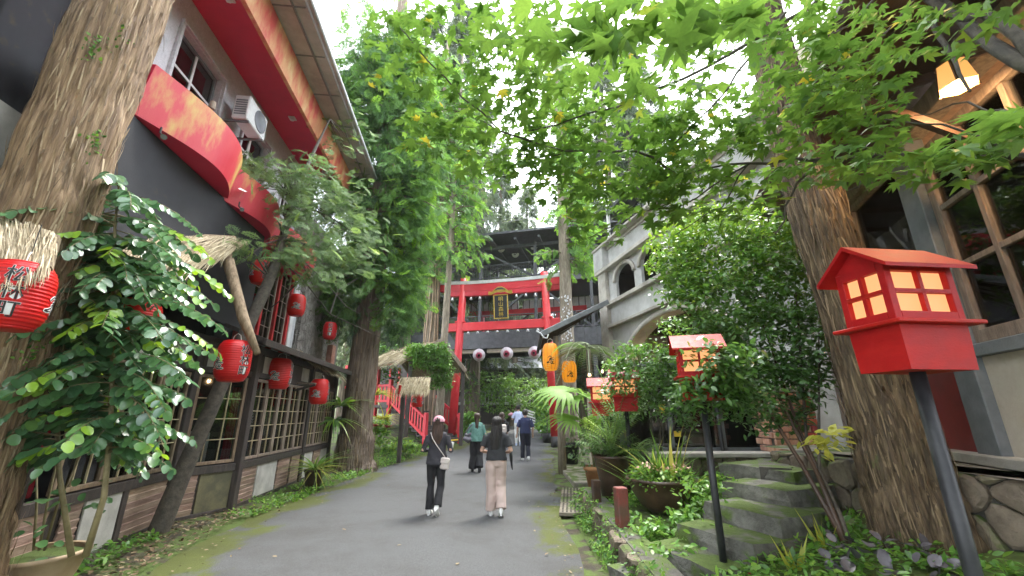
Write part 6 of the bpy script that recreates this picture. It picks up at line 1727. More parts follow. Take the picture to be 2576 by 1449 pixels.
# hazy trees on the slope behind
far0 = None
FAR = [(-1.3, 41, 31, 0), (1.9, 46, 28, 0), (.2, 38, 20, 0), (-4.4, 28, 36, 0), (-2.9, 33, 30, 0), (-6.6, 25.5, 32, 0), (5.2, 31, 27, 0), (7.6, 29, 32, 0), (10, 27, 30, 0), (-9.5, 27, 26, 0), (-6.2, 31, 25, 0), (-13, 33, 26, 0), (-9, 40, 24, 0), (-3.6, 36, 21, 0), (-16, 26, 24, 0), (5.8, 29, 13, 0), (9.5, 33, 20, 0), (13, 28, 24, 0), (8.0, 24, 22, 0), (17, 36, 24, 0), (3.0, 41, 11, 0), (-.6, 43, 12, 0), (6.5, 45, 13, 0), (-5, 50, 18, 0), (12, 48, 18, 0), (1.6, 52, 14, 0), (-11, 54, 22, 0), (9, 58, 18, 0), (-2, 60, 17, 0), (18, 55, 22, 0), (4, 62, 17, 0)]
wh = ['standing {} behind the bridge']
far_t = []
for i, (x, y, h, _z) in enumerate(FAR):
    gz_ = float(np.interp(y, [20, 44, 60, 75], [.5, .6, 5, 11])) + max(0, (abs(x) - 14) / 30) ** 1.2 * 6
    side_ = 'left' if x < -2.5 else ('right' if x > 4 else 'middle')
    if i < 3:
        t = thing('conifer', '', 'tree', (x, y, gz_), R(i * 70), 'conifers on the slope behind the bridge')
        bark_tube('trunk', [(0, 0, -.5), (0, 0, 6), (.1, .1, 14), (.1, .1, 22)], [.42, .34, .22, .04], t, 'bark_cedar_far', 18, 40, .05, 70 + i, 7, .8)
        cedar_crown('crown', t, 'leaf_far', 5 - i, 22, lambda f: 3.1 * (1.08 - f * .85), 150, 12, .85, 80 + i, SPR_S, bright=.5)
        o = t; base_h = 22; far_t.append(t)
    else:
        o = copy_tree(far_t[i % 3], None, (x, y, gz_), R(random.uniform(0, 360)))
    s_ = h / 22; o.scale = (.75 + .25 * s_, .75 + .25 * s_, s_)
    o['label'] = f'hazy conifer on the slope behind the bridge at the {side_} of the view'
# unseen conifers added behind the viewer to cut low sky light, continuing the wood
for i, (x, y, h) in enumerate(((-9, -5, 24), (-4.5, -9, 26), (.5, -12, 25), (5, -9, 24), (9.5, -5, 26), (-13, 2, 24), (-14, -11, 26), (12, -12, 25), (13, 3, 24), (-8, -15, 26), (3, -17, 24), (8, -16, 26))):
    o = copy_tree(far_t[i % 3], None, (x, y, 0), R(random.uniform(0, 360))); o.scale = (1, 1, h / 22); o['label'] = 'unseen conifer added behind the viewer to cut low sky light'; o['group'] = 'unseen conifers added behind the viewer'

# ------------------------------------------------------------------ cedar in the right foreground
t6 = thing('cedar_tree', 'big cedar with a furrowed brown trunk beside the large red box lantern', 'tree', (3.62, 4.25, .2))
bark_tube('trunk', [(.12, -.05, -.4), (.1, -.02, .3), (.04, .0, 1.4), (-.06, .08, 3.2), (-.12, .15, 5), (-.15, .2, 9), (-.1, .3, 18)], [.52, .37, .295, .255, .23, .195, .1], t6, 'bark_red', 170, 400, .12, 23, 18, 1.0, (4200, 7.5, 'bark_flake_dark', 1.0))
cedar_crown('crown', t6, 'leaf_cedar', 8.5, 17, lambda f: 2.4 * (1 - f * .5), 70, 14, .45, 91, SPR, bright=.3)
lm = MB().box((.16, -.30, 1.02), (.05, .02, .28), Matrix.Rotation(R(-12), 3, 'Y'), .004); lm.build('white_tag', 'white_paint', t6)
MB().box((.25, -.26, 1.02), (.05, .02, .26), Matrix.Rotation(R(-12), 3, 'Y'), .004).build('white_tag', 'white_paint', t6)

# ------------------------------------------------------------------ maple overhead
def star_leaf(seed):
    r = np.random.default_rng(seed); V = [(0, 0, 0)]; angs = np.radians([-128, -72, -33, 0, 33, 72, 128][1:6] if seed % 2 else [-118, -62, 0, 62, 118])
    lens = [.55, .86, 1.0, .86, .55]
    pts = []
    # petiole base, then tips and notches round the leaf
    for i, (a, l) in enumerate(zip(angs, lens)):
        tip = (math.sin(a) * l, math.cos(a) * l)
        pts.append((tip, a, l))
    ring = [(-.06, -.10)]
    for i, (tp_, a, l) in enumerate(pts):
        wl = .30 * l
        for s_ in (-1, 1):
            if s_ < 0:
                aa_ = a - .26; ring.append((math.sin(aa_) * l * .58, math.cos(aa_) * l * .58)); ring.append(tp_)
            else:
                aa_ = a + .26; ring.append((math.sin(aa_) * l * .58, math.cos(aa_) * l * .58))
        if i < 4:
            am = (a + pts[i + 1][1]) / 2; ring.append((math.sin(am) * .36, math.cos(am) * .36))
    ring.append((.06, -.10))
    V = [(0, .05, .0)]
    for (x, y) in ring:
        rr2 = math.hypot(x, y); V.append((x, y, -.16 * rr2 * rr2 + .03 * math.sin(5 * math.atan2(x, y))))
    n = len(ring)
    F = [(0, 1 + i, 1 + (i + 1) % n) for i in range(n)]
    return np.array(V), np.array(F)
STAR = [star_leaf(i) for i in range(4)]
mp_ = thing('maple_tree', 'maple with star shaped green leaves arching in from the upper right', 'tree', (4.2, .6, 1.1))
mb_loc = Vector((4.2, .6, 1.1))
BR = [  # thick first: list of (u, v, depth), start radius, end radius
    ([(2700, 420, 1.3), (2640, 190, 1.8), (2480, 110, 2.1), (2330, -40, 2.5)], .05, .03),
    ([(2640, 190, 1.8), (2520, 60, 2.0), (2380, 30, 2.3), (2250, -60, 2.5)], .035, .02),
    ([(2330, 30, 2.4), (2385, 120, 2.3), (2440, 230, 2.2)], .022, .008),
    ([(2700, 380, 1.5), (2576, 400, 1.8), (2300, 395, 2.2), (2050, 405, 2.5), (1880, 410, 2.7), (1720, 440, 2.9)], .022, .006),
    ([(2600, -20, 1.9), (2300, -40, 2.2), (2100, -30, 2.2), (1900, 95, 2.3), (1720, 195, 2.4), (1560, 262, 2.5), (1330, 330, 2.7)], .02, .005),
    ([(1980, 40, 2.2), (1860, 180, 2.4), (1760, 310, 2.6), (1650, 410, 2.7)], .010, .004),
    ([(1900, 95, 2.3), (1760, 40, 2.1), (1600, 60, 2.0), (1480, 120, 2.0)], .009, .003),
    ([(1720, 440, 2.9), (1600, 380, 2.8), (1420, 385, 2.8), (1260, 330, 2.7), (1120, 200, 2.6), (1020, 90, 2.5), (970, 20, 2.5)], .012, .003),
    ([(1260, 330, 2.7), (1160, 280, 2.7), (1040, 285, 2.7)], .005, .002),
    ([(1420, 385, 2.8), (1230, 390, 2.9), (1090, 360, 2.9)], .005, .002),
    ([(1380, 250, 2.7), (1330, 160, 2.6), (1290, 60, 2.5)], .005, .002),
    ([(1720, 440, 2.9), (1520, 470, 3.1), (1320, 450, 3.3), (1180, 430, 3.3)], .008, .003),
    ([(1880, 410, 2.7), (1750, 500, 3.0), (1600, 540, 3.1), (1480, 600, 3.2)], .008, .003),
    ([(1880, 410, 2.7), (1820, 520, 2.9), (1700, 590, 3.0)], .006, .003),
    ([(2050, 405, 2.5), (1990, 480, 2.6), (1950, 590, 2.7)], .012, .005),
    ([(2300, 395, 2.2), (2200, 440, 2.3), (2130, 480, 2.3)], .006, .003),
    ([(2576, 400, 1.8), (2420, 330, 2.0), (2250, 300, 2.1), (2050, 300, 2.3)], .008, .003),
    ([(2576, 300, 1.7), (2450, 245, 1.9), (2300, 290, 2.1)], .008, .003),
    ([(2250, -60, 2.5), (2150, 60, 2.4), (2000, 130, 2.4), (1940, 200, 2.5)], .01, .003),
    ([(2330, -40, 2.5), (2200, 110, 2.3), (2100, 190, 2.3), (2010, 250, 2.4)], .008, .003),
]
mm = MB()
mm.tube([(0, 0, -.4), (-.05, .05, .8), (-.1, .15, 1.8), (-.12, .5, 2.6)], [.14, .11, .09, .06], 14)
tops = at(2700, 420, 1.3) - mb_loc
mm.tube([(-.12, .5, 2.6), tuple(at(2640, 190, 1.8) - mb_loc)], [.06, .05], 10)
mm.build('trunk', 'bark_maple', mp_, True)
leafP, leafD = [], []
rM = np.random.default_rng(101)
for i, (pl, r0, r1) in enumerate(BR):
    P_ = [at(*p) - mb_loc for p in pl]
    # finer wobble
    Q = []
    for a in range(len(P_) - 1):
        for t in (0, .33, .66): Q.append(P_[a].lerp(P_[a + 1], t) + Vector(rM.normal(scale=.012, size=3)))
    Q.append(P_[-1])
    MB().tube(Q, [r0 + (r1 - r0) * k / (len(Q) - 1) for k in range(len(Q))], 7, False).build('branch', 'bark_maple', mp_, True)
# leaf fields: centre, spread, depth range, number, size
FLD = [((1290, 440), (100, 36), (2.9, 3.5), 40), ((1390, 470), (60, 40), (2.9, 3.4), 30), ((1150, 60), (110, 60), (2.3, 2.8), 60), ((1300, 60), (90, 50), (1.8, 2.3), 34), ((1080, 350), (60, 60), (2.6, 3.0), 40), ((1960, 60), (90, 60), (1.8, 2.3), 40), ((1700, 150), (110, 60), (2.0, 2.5), 44), ((1000, 130), (70, 90), (2.4, 2.8), 60), ((1130, 250), (90, 90), (2.5, 3.0), 110), ((1280, 200), (90, 90), (2.3, 3.0), 110), ((1300, 370), (130, 60), (2.6, 3.4), 150), ((1440, 330), (110, 70), (2.5, 3.3), 140),
       ((1580, 400), (130, 80), (2.5, 3.3), 190), ((1720, 380), (110, 80), (2.5, 3.2), 150), ((1830, 300), (100, 80), (2.3, 2.9), 100), ((1560, 500), (130, 45), (2.8, 3.6), 130), ((1760, 500), (120, 60), (2.7, 3.4), 130),
       ((1430, 70), (110, 50), (1.15, 1.6), 26), ((1620, 60), (110, 55), (1.1, 1.5), 26), ((1800, 60), (90, 50), (1.2, 1.6), 24), ((1560, 200), (130, 60), (1.6, 2.1), 30), ((1380, 180), (70, 50), (2.0, 2.6), 40),
       ((2000, 160), (90, 90), (2.0, 2.6), 80), ((2120, 90), (90, 70), (1.9, 2.5), 70), ((2080, 250), (90, 60), (2.0, 2.6), 70), ((2200, 200), (80, 70), (1.8, 2.3), 52), ((2330, 80), (100, 60), (1.7, 2.3), 40), ((1940, 330), (80, 50), (2.3, 2.8), 60),
       ((2180, 330), (90, 40), (1.9, 2.4), 46), ((2300, 420), (120, 36), (1.8, 2.3), 46), ((2430, 370), (90, 36), (1.6, 2.1), 34), ((2530, 320), (50, 36), (1.4, 1.9), 20), ((2050, 420), (90, 40), (2.1, 2.7), 40), ((2500, 40), (60, 40), (1.7, 2.1), 12), ((1900, 470), (60, 50), (2.5, 3.1), 40), ((1500, 590), (60, 25), (3.0, 3.5), 26), ((1480, 260), (60, 40), (2.6, 3.0), 34), ((1680, 290), (70, 40), (2.5, 3.0), 40)]
LP, LS, LD, LN = [], [], [], []
for (c, s_, dr, n) in FLD:
    for k in range(int(n * 1.75)):
        u = c[0] + rM.uniform(-1, 1) * s_[0] * 1.15; v = c[1] + rM.uniform(-1, 1) * s_[1] * 1.15
        if v < -60: continue
        LP.append(tuple(at(u, v, rM.uniform(*dr)) - mb_loc)); LS.append(rM.uniform(.056, .102) * (1.3 if dr[0] < 1.7 else 1.0))
LP = np.array(LP); LS = np.array(LS); n = len(LP)
# leaves hang in flat layers, tips outwards and slightly down
LD = np.stack([rM.normal(-.35, .7, n), rM.normal(.1, .7, n), rM.normal(-.22, .25, n)], 1)
LN = np.stack([rM.normal(0, .32, n), rM.normal(-.12, .32, n), np.ones(n)], 1)
RM = frames(LD, LN)
lv = np.clip(rM.beta(2, 3.2, n) * .75 + (rM.random(n) < .03) * .5, 0, 1)
dist = np.linalg.norm(LP + np.array(mb_loc) - np.array([0, 0, CAMH]), axis=1); order = np.argsort(dist / LS)
near, rest = order[:300], order[300:]
lmesh = []
for k in range(4):
    me = np_mesh('leaf', STAR[k][0], STAR[k][1], np.full(len(STAR[k][0]), .12 + .13 * k)); lmesh.append(me); me.materials.append(MATS['leaf_maple'])
for i in near:
    o = bpy.data.objects.new('leaf', lmesh[i % 4]); COL.objects.link(o); o.parent = mp_
    m4 = Matrix([[*RM[i][0], LP[i][0]], [*RM[i][1], LP[i][1]], [*RM[i][2], LP[i][2]], [0, 0, 0, 1]])
    o.matrix_local = m4 @ Matrix.Scale(float(LS[i]), 4)
for k in range(4):
    idx = rest[rest % 4 == k]
    if k == 0: Vs, Fs, vs_, off = [], [], [], 0
    T, F = STAR[k]
    V = np.einsum('nij,nkj->nki', RM[idx], T[None] * LS[idx][:, None, None]) + LP[idx][:, None, :]
    Fs.append((F[None] + (np.arange(len(idx)) * len(T))[:, None, None]).reshape(-1, 3) + off); Vs.append(V.reshape(-1, 3)); vs_.append(np.repeat(lv[idx], len(T))); off += V.shape[0] * V.shape[1]
tag(link('foliage', np_mesh('foliage', np.concatenate(Vs), np.concatenate(Fs), np.concatenate(vs_)), 'leaf_maple', mp_), kind='stuff')

# ------------------------------------------------------------------ glossy shrub at the left
def serrate_leaf(k):
    n = 7; L_, Rr = [], []
    for i in range(1, n):
        t = i / n; w = .30 * math.sin(math.pi * t ** .8) ** .9 + (.025 if i % 2 else 0)
        L_.append((-w, t, .10 * w * 2 - .14 * t * t * (1 + .3 * k))); Rr.append((w, t, .10 * w * 2 - .14 * t * t * (1 + .3 * k)))
    V = [(0, 0, 0)] + L_ + [(0, 1, -.16)] + Rr[::-1]
    mid = [(0, i / n, -.14 * (i / n) ** 2 - .02) for i in range(1, n)]
    b = len(V); V += mid; F = []
    left = [0] + list(range(1, n)) + [n]; right = [0] + list(range(2 * n - 1, n, -1)) + [n]; ctr = [0] + list(range(b, b + n - 1)) + [n]
    for i in range(n):
        F.append((ctr[i], ctr[i + 1], left[i + 1]) if i == 0 else (ctr[i], ctr[i + 1], left[i + 1], left[i]))
        F.append((ctr[i], right[i + 1], ctr[i + 1]) if i == 0 else (ctr[i], right[i], right[i + 1], ctr[i + 1]))
    return V, [f for f in F]
gs = thing('glossy_shrub', 'tall glossy dark green shrub with toothed leaves in front of the timber house', 'shrub', (0, 0, 0))
stem = [at(215, 1400, 4.2), at(262, 1250, 4.15), at(278, 1080, 4.1), at(283, 900, 4.05), at(286, 700, 4.0), at(290, 560, 3.95), at(300, 470, 3.9)]
MB().tube(stem, [.028, .024, .021, .019, .016, .012, .007], 9).build('stem', 'stem', gs, True)
MB().tube([at(180, 1400, 4.3), at(150, 1200, 4.25), at(140, 1000, 4.1), at(170, 800, 3.9), at(200, 640, 3.8)], [.025, .02, .018, .014, .008], 8).build('stem', 'stem', gs, True)
def quadify(V, F):
    bm = bmesh.new(); vv = [bm.verts.new(p) for p in V]
    for f in F:
        try: bm.faces.new([vv[i] for i in f])
        except ValueError: pass
    bmesh.ops.triangulate(bm, faces=bm.faces); bm.verts.index_update()
    T = np.array([tuple(v.co) for v in bm.verts]); Fi = np.array([[v.index for v in f.verts] for f in bm.faces]); bm.free(); return T, Fi
SER = [quadify(*serrate_leaf(k)) for k in range(3)]
rG = np.random.default_rng(202)
GP, GD, GN, GS, GVv = [], [], [], [], []
rac = MB()
arms_ = []
for k in range(205):
    v0 = rG.uniform(460, 1140); st = 0 if rG.random() < .7 else 1
    if st == 0: j = np.interp(v0, [470, 560, 700, 900, 1080, 1250], [300, 290, 286, 283, 278, 262])
    else: j = np.interp(v0, [640, 800, 1000, 1200], [200, 170, 140, 150]); v0 = max(v0, 640)
    start = at(j, v0, 4.05 if st == 0 else 4.0)
    az = rG.uniform(0, 2 * np.pi)
    ln = rG.uniform(.45, 1.0) * (1.05 if v0 < 1000 else .8) * (1.25 if v0 < 640 else 1)
    o = np.array([math.cos(az), math.sin(az) * .75, 0]); up_ = rG.uniform(.0, .35)
    arms_.append((np.array(start), o, up_, ln, v0))
for (u0, v0, du, ln) in ((290, 700, 1, 1.15), (286, 760, 1, 1.25), (286, 820, 1, 1.05), (284, 620, 1, .95), (286, 560, 1, .7), (284, 900, 1, 1.0), (282, 980, 1, .8), (286, 700, -1, .8), (286, 600, -1, .8), (282, 560, -1, .7), (282, 1000, -1, .8), (280, 1060, -1, .8)):
    arms_.append((np.array(at(u0, v0, 4.0)), np.array([du * .96, rG.uniform(-.35, .1), 0]), .25, ln, v0))
for (s0, o, up_, ln, v0) in arms_:
    pts = [s0 + o * ln * t + np.array([0, 0, up_ * ln * t - .5 * ln * t * t]) for t in np.linspace(0, 1, 7)]
    rac.tube([tuple(p) for p in pts], [.006, .006, .005, .005, .004, .003, .002], 5, False)
    m_ = int(9 + ln * 15); tipb = rG.random() < .25
    for i in range(m_):
        t = .12 + .88 * (i + .5) / m_; kx = t * 6; a = min(int(kx), 5); p = pts[a] + (pts[a + 1] - pts[a]) * (kx - a); tg = pts[a + 1] - pts[a]; tg = tg / np.linalg.norm(tg)
        sd_ = np.cross(tg, [0, 0, 1]); sd_ /= np.linalg.norm(sd_) + 1e-6
        s_ = -1 if i % 2 else 1
        d = tg * rG.uniform(.25, .6) + sd_ * s_ * rG.uniform(.5, 1) + np.array([0, 0, -rG.uniform(.15, .8)])
        GP.append(p); GD.append(d); GN.append(np.array([0, -.25, 1.]) + rG.normal(scale=.3, size=3)); GS.append(rG.uniform(.12, .185) * (1 - .3 * t)); GVv.append(np.clip(rG.normal(.25, .14) + (.5 if (tipb and t > .55) else 0) + (.3 if rG.random() < .04 else 0), 0, 1))
rac.build('leaf_stalk', 'stem', gs, True)
GP, GD, GN, GS, GVv = map(np.array, (GP, GD, GN, GS, GVv)); RG = frames(GD, GN)
dist = np.linalg.norm(GP - np.array([0, 0, CAMH]), axis=1); vis = GP[:, 0] / GP[:, 1] > -1.5
order = np.argsort(np.where(vis, dist / GS, 1e9)); near, rest = order[:300], order[300:]
gl_me = []
for q_ in range(3):
    for k in range(3):
        me = np_mesh('leaf', SER[k][0], SER[k][1], np.full(len(SER[k][0]), (.05, .3, .75)[q_]), True); me.materials.append(MATS['leaf_gloss']); gl_me.append(me)
for i in near:
    q_ = 0 if GVv[i] < .2 else (1 if GVv[i] < .55 else 2)
    o = bpy.data.objects.new('leaf', gl_me[q_ * 3 + i % 3]); COL.objects.link(o); o.parent = gs
    o.matrix_local = Matrix([[*RG[i][0], GP[i][0]], [*RG[i][1], GP[i][1]], [*RG[i][2], GP[i][2]], [0, 0, 0, 1]]) @ Matrix.Scale(float(GS[i]), 4)
tag(link('foliage', scatter('foliage', *SER[0], GP[rest], RG[rest], GS[rest], GVv[rest]), 'leaf_gloss', gs), kind='stuff')

# ------------------------------------------------------------------ shrub around the box lanterns
LEAFQ = np.array([(0, 0, 0), (.17, .22, .03), (.24, .5, .02), (.15, .8, -.03), (0, 1, -.1), (-.15, .8, -.03), (-.24, .5, .02), (-.17, .22, .03)])
LEAFQF = np.array([(0, 1, 2, 7), (7, 2, 6, 6)][:1] + [(7, 2, 3, 6)] + [(6, 3, 4, 5)])
LEAFQF = np.array([(0, 1, 2, 7), (2, 6, 7, 7)])
LQ_V = np.array([(0, 0, -.01), (.2, .3, .03), (.21, .62, .0), (0, 1, -.1), (-.21, .62, .0), (-.2, .3, .03), (0, .32, -.02), (0, .64, -.05)])
LQ_F = np.array([(0, 1, 6, 5), (1, 2, 7, 6), (5, 6, 7, 4), (2, 3, 4, 7)])
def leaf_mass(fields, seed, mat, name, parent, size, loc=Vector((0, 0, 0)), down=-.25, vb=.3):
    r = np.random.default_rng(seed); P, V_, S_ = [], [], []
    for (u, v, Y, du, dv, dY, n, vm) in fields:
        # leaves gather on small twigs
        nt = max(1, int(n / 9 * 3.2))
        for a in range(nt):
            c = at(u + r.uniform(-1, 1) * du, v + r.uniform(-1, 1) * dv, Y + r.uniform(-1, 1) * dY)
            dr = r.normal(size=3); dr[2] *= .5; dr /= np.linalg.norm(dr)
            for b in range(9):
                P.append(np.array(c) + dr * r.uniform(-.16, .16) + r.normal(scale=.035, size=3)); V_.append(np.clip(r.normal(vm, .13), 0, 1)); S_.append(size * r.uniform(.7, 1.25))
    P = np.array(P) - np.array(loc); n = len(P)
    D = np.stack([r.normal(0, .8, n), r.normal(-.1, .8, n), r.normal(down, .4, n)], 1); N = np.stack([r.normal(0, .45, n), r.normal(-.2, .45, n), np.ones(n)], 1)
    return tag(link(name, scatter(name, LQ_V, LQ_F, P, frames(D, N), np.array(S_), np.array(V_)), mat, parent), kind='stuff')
sb = thing('broadleaf_shrub', 'large small-leaved shrub growing around the box lantern by the steps', 'shrub', (2.95, 4.15, .4))
base = Vector((2.95, 4.15, .4))
for k, (mid, e) in enumerate((((2010, 1080, 4.9), (1900, 760, 5.3)), ((2030, 1120, 4.8), (2000, 700, 5.2)), ((1960, 1000, 5.0), (1780, 850, 5.2)), ((2060, 1180, 4.6), (2060, 820, 5.0)), ((1900, 980, 5.1), (1700, 760, 5.6)))):
    m_, e_ = at(*mid) - base, at(*e) - base
    MB().tube([(0.02 * k, 0, -.1), tuple(m_ * .45 + Vector((0.05, 0, .0))), tuple(m_), tuple(e_)], [.026, .022, .017, .006], 8).build('stem', 'bark_maple' if k % 2 else 'dark_brown', sb, True)
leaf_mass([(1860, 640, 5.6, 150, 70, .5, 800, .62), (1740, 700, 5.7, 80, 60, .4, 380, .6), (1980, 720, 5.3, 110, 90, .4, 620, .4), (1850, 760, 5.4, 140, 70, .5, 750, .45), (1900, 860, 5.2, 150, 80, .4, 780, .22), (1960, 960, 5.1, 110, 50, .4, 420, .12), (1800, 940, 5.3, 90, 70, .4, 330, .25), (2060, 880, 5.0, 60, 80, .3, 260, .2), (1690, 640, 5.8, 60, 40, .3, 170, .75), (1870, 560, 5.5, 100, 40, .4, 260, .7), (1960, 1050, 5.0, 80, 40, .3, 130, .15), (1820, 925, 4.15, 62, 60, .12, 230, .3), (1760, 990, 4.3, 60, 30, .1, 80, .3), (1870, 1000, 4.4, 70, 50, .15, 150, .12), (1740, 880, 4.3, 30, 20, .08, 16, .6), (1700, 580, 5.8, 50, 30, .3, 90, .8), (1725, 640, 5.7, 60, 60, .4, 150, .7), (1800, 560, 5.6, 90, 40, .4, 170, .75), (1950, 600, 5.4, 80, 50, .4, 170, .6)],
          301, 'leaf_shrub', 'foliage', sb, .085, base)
sb2 = thing('broadleaf_shrub', 'bright leafed shrub drooping over the twin box lanterns', 'shrub', (2.6, 8.2, .5))
for k, e in enumerate(((1600, 880, 7.4), (1680, 900, 7.3), (1650, 1000, 7.2), (1730, 960, 7.4))):
    e_ = at(*e) - Vector((2.6, 8.2, .5)); MB().tube([(.03 * k, 0, -.1), tuple(e_ * .5 + Vector((.1, 0, .2))), tuple(e_)], [.02, .015, .005], 7).build('stem', 'bark_maple', sb2, True)
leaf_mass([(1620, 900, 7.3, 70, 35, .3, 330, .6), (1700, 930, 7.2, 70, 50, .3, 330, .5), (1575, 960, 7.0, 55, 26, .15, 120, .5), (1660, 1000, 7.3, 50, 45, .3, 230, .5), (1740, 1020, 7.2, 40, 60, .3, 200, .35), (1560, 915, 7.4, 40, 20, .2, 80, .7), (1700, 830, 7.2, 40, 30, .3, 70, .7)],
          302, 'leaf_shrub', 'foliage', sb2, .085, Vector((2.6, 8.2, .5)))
# young yellow leaves on the bare shrub stems
leaf_mass([(2080, 1110, 4.3, 22, 28, .1, 18, .6)], 303, 'leaf_yellow', 'young_leaf', sb, .12, base)
# ------------------------------------------------------------------ blades, fronds, palms
def blade_strip(n=6, curve=.5, fold=.0):
    V, F = [], []
    for i in range(n + 1):
        t = i / n; w = (1 - t ** 2.2) * (.55 + .45 * math.sin(math.pi * min(1, t * 1.6)))
        V += [(-w, t, -curve * t * t + fold * w), (w, t, -curve * t * t + fold * w)]
    for i in range(n): F.append((2 * i, 2 * i + 1, 2 * i + 3, 2 * i + 2))
    return np.array(V), np.array(F)
def tuft(name, parent, mat, c, n, L_, w, seed, up=.9, curve=.9, spread=1.0, vm=.4, r0=.03):
    r = np.random.default_rng(seed); a = r.uniform(0, 2 * np.pi, n); T, F = blade_strip(7, curve)
    el = np.clip(r.normal(up, .28, n), .05, 1.5)
    D = np.stack([np.cos(a) * spread, np.sin(a) * spread, el], 1)
    P = np.array(c) + np.stack([np.cos(a) * r0 * r.random(n), np.sin(a) * r0 * r.random(n), np.zeros(n)], 1)
    ln = L_ * r.uniform(.55, 1.1, n); S = np.stack([w * r.uniform(.7, 1.2, n), ln, ln], 1)
    N = np.array([0, 0, 1.]) + r.normal(scale=.25, size=(n, 3))
    return tag(link(name, scatter(name, T, F, P, frames(D, N), S, np.clip(r.normal(vm, .25, n), 0, 1)), mat, parent), kind='stuff')
def lathe_pot(name, parent, prof, mat, n=28):
    return MB().lathe(prof, n).build(name, mat, parent, True)
def pot(name, label, p, prof, mat, cat='planter'):
    t = thing(name, label, cat, p)
    lathe_pot('pot', t, prof, mat)
    top = prof[-1]
    MB().lathe([(prof[-1][0] * .98, prof[-1][1] - .04), (0, prof[-1][1] - .03)], 24).build('soil', 'soil_dark', t)
    return t
# spider plant by the house
p = gnd(786, 1232)
sp = pot('potted_plant', 'striped yellow green spider plant in a brown pot beside the timber house', (p.x, p.y, .0), [(0, 0), (.15, 0), (.21, .38), (.23, .38), (.23, .43), (.2, .43)], 'terracotta', 'potted plant')
sp.children[0].data.materials[0] = MATS['dark_brown']
tuft('leaf_blade', sp, 'leaf_grass', (0, 0, .4), 120, .85, .016, 5, .9, .75, .9, .45)
tuft('leaf_blade', sp, 'leaf_grass', (0, 0, .4), 50, .7, .016, 6, .35, .6, 1, .85)
# tan planter with the shrub at lower left
p = at(120, 1449, 4.3)
lp = pot('planter', 'large tan planter at the foot of the glossy shrub in the lower left corner', (-4.42, 4.42, .0), [(0, 0), (.22, 0), (.30, .18), (.35, .35), (.375, .36), (.37, .39), (.34, .385)], 'pot_tan')
for (u, v, Y) in ((120, 1180, 4.4), (160, 1250, 4.3), (110, 1300, 4.4), (130, 1350, 4.3), (240, 1260, 4.4)):
    pass
r = np.random.default_rng(8)
P = np.array([tuple(at(u + r.normal() * 22, v + r.normal() * 22, 4.3) - Vector((-4.42, 4.42, .0))) for (u, v) in ((110, 1180), (150, 1240), (100, 1330), (140, 1370), (250, 1230), (240, 1270), (110, 1260)) for _ in range(4)])
n = len(P); o = link('leaf', scatter('leaf', *SER[1], P, frames(np.stack([r.normal(0, .7, n), r.normal(-.3, .5, n), r.normal(-.2, .4, n)], 1), np.array([0, -.3, 1.]) + r.normal(scale=.3, size=(n, 3))), r.uniform(.08, .13, n), r.random(n) * .4), 'leaf_gloss', lp); tag(o, kind='stuff')
for k in range(3): MB().tube([(.05 * k - .05, 0, .4), (.1 * k - .1, -.05, .8), (.22 * k - .2, -.1, 1.25)], [.012, .01, .006], 6).build('stem', 'stem', lp, True)

# right-hand pots
def frond(L_, n, w, droop, seed, upw=.3):
    """one pinnate frond along +y"""
    r = np.random.default_rng(seed); V, F = [], []
    for i in range(n):
        t = .1 + .9 * i / n; l2 = L_ * w * math.sin(math.pi * (.12 + .86 * t)) ** .7
        for s in (-1, 1):
            a = math.radians(55 + 15 * (1 - t)); z0 = upw * L_ * t - droop * L_ * t * t
            b = np.array([0, L_ * t, z0]); e = b + np.array([s * l2 * math.sin(a), l2 * math.cos(a), -.25 * l2])
            d = e - b; nn = np.array([-d[1], d[0], 0]); nn = nn / (np.linalg.norm(nn) + 1e-9) * l2 * .09; m_ = b + d * .4 + np.array([0, 0, .03 * l2])
            k = len(V); V += [b, m_ + nn, e, m_ - nn]; F.append((k, k + 1, k + 2, k + 3))
    for i in range(6):
        t0, t1 = i / 6, (i + 1) / 6; f = lambda t: np.array([0, L_ * t, upw * L_ * t - droop * L_ * t * t]); w_ = np.array([.006 * L_ + .003, 0, 0]); k = len(V)
        V += [f(t0) - w_, f(t0) + w_, f(t1) + w_, f(t1) - w_]; F.append((k, k + 1, k + 2, k + 3))
    return np.array(V), np.array(F)
def frond_plant(parent, mat, c, n, L_, seed, w=.22, droop=.75, upw=.9, nm='frond', npair=16, arc=None, as_parts=True, vm=.4):
    r = np.random.default_rng(seed)
    for k in range(n):
        a = (2 * math.pi * (k + r.uniform(-.3, .3)) / n) if arc is None else r.uniform(*arc)
        V, F = frond(L_ * r.uniform(.75, 1.1), npair, w, droop * r.uniform(.8, 1.2), seed * 50 + k, upw * r.uniform(.6, 1.25))
        me = np_mesh(nm, V, F, np.full(len(V), np.clip(r.normal(vm, .2), 0, 1))); o = link(nm, me, mat, parent); o.location = c; o.rotation_euler = (0, 0, a)
pA = gnd(1500, 1222, .2)
po = pot('potted_plant', 'leafy succulent in an orange terracotta pot by the drain cover', (pA.x, pA.y, .1), [(0, 0), (.15, 0), (.22, .40), (.25, .40), (.25, .48), (.22, .48)], 'terracotta', 'potted plant')
r = np.random.default_rng(15); n = 300; u_ = unit(n, r) * (r.random((n, 1)) ** .4) * np.array([.5, .4, .42]); P = u_ + np.array([-.1, 0, .85])
tag(link('foliage', scatter('foliage', LQ_V, LQ_F, P, frames(u_ + r.normal(scale=.3, size=(n, 3)), np.array([0, -.2, 1.]) + r.normal(scale=.4, size=(n, 3))), r.uniform(.07, .13, n), r.random(n) * .5), 'leaf_cedar_light', po), kind='stuff')
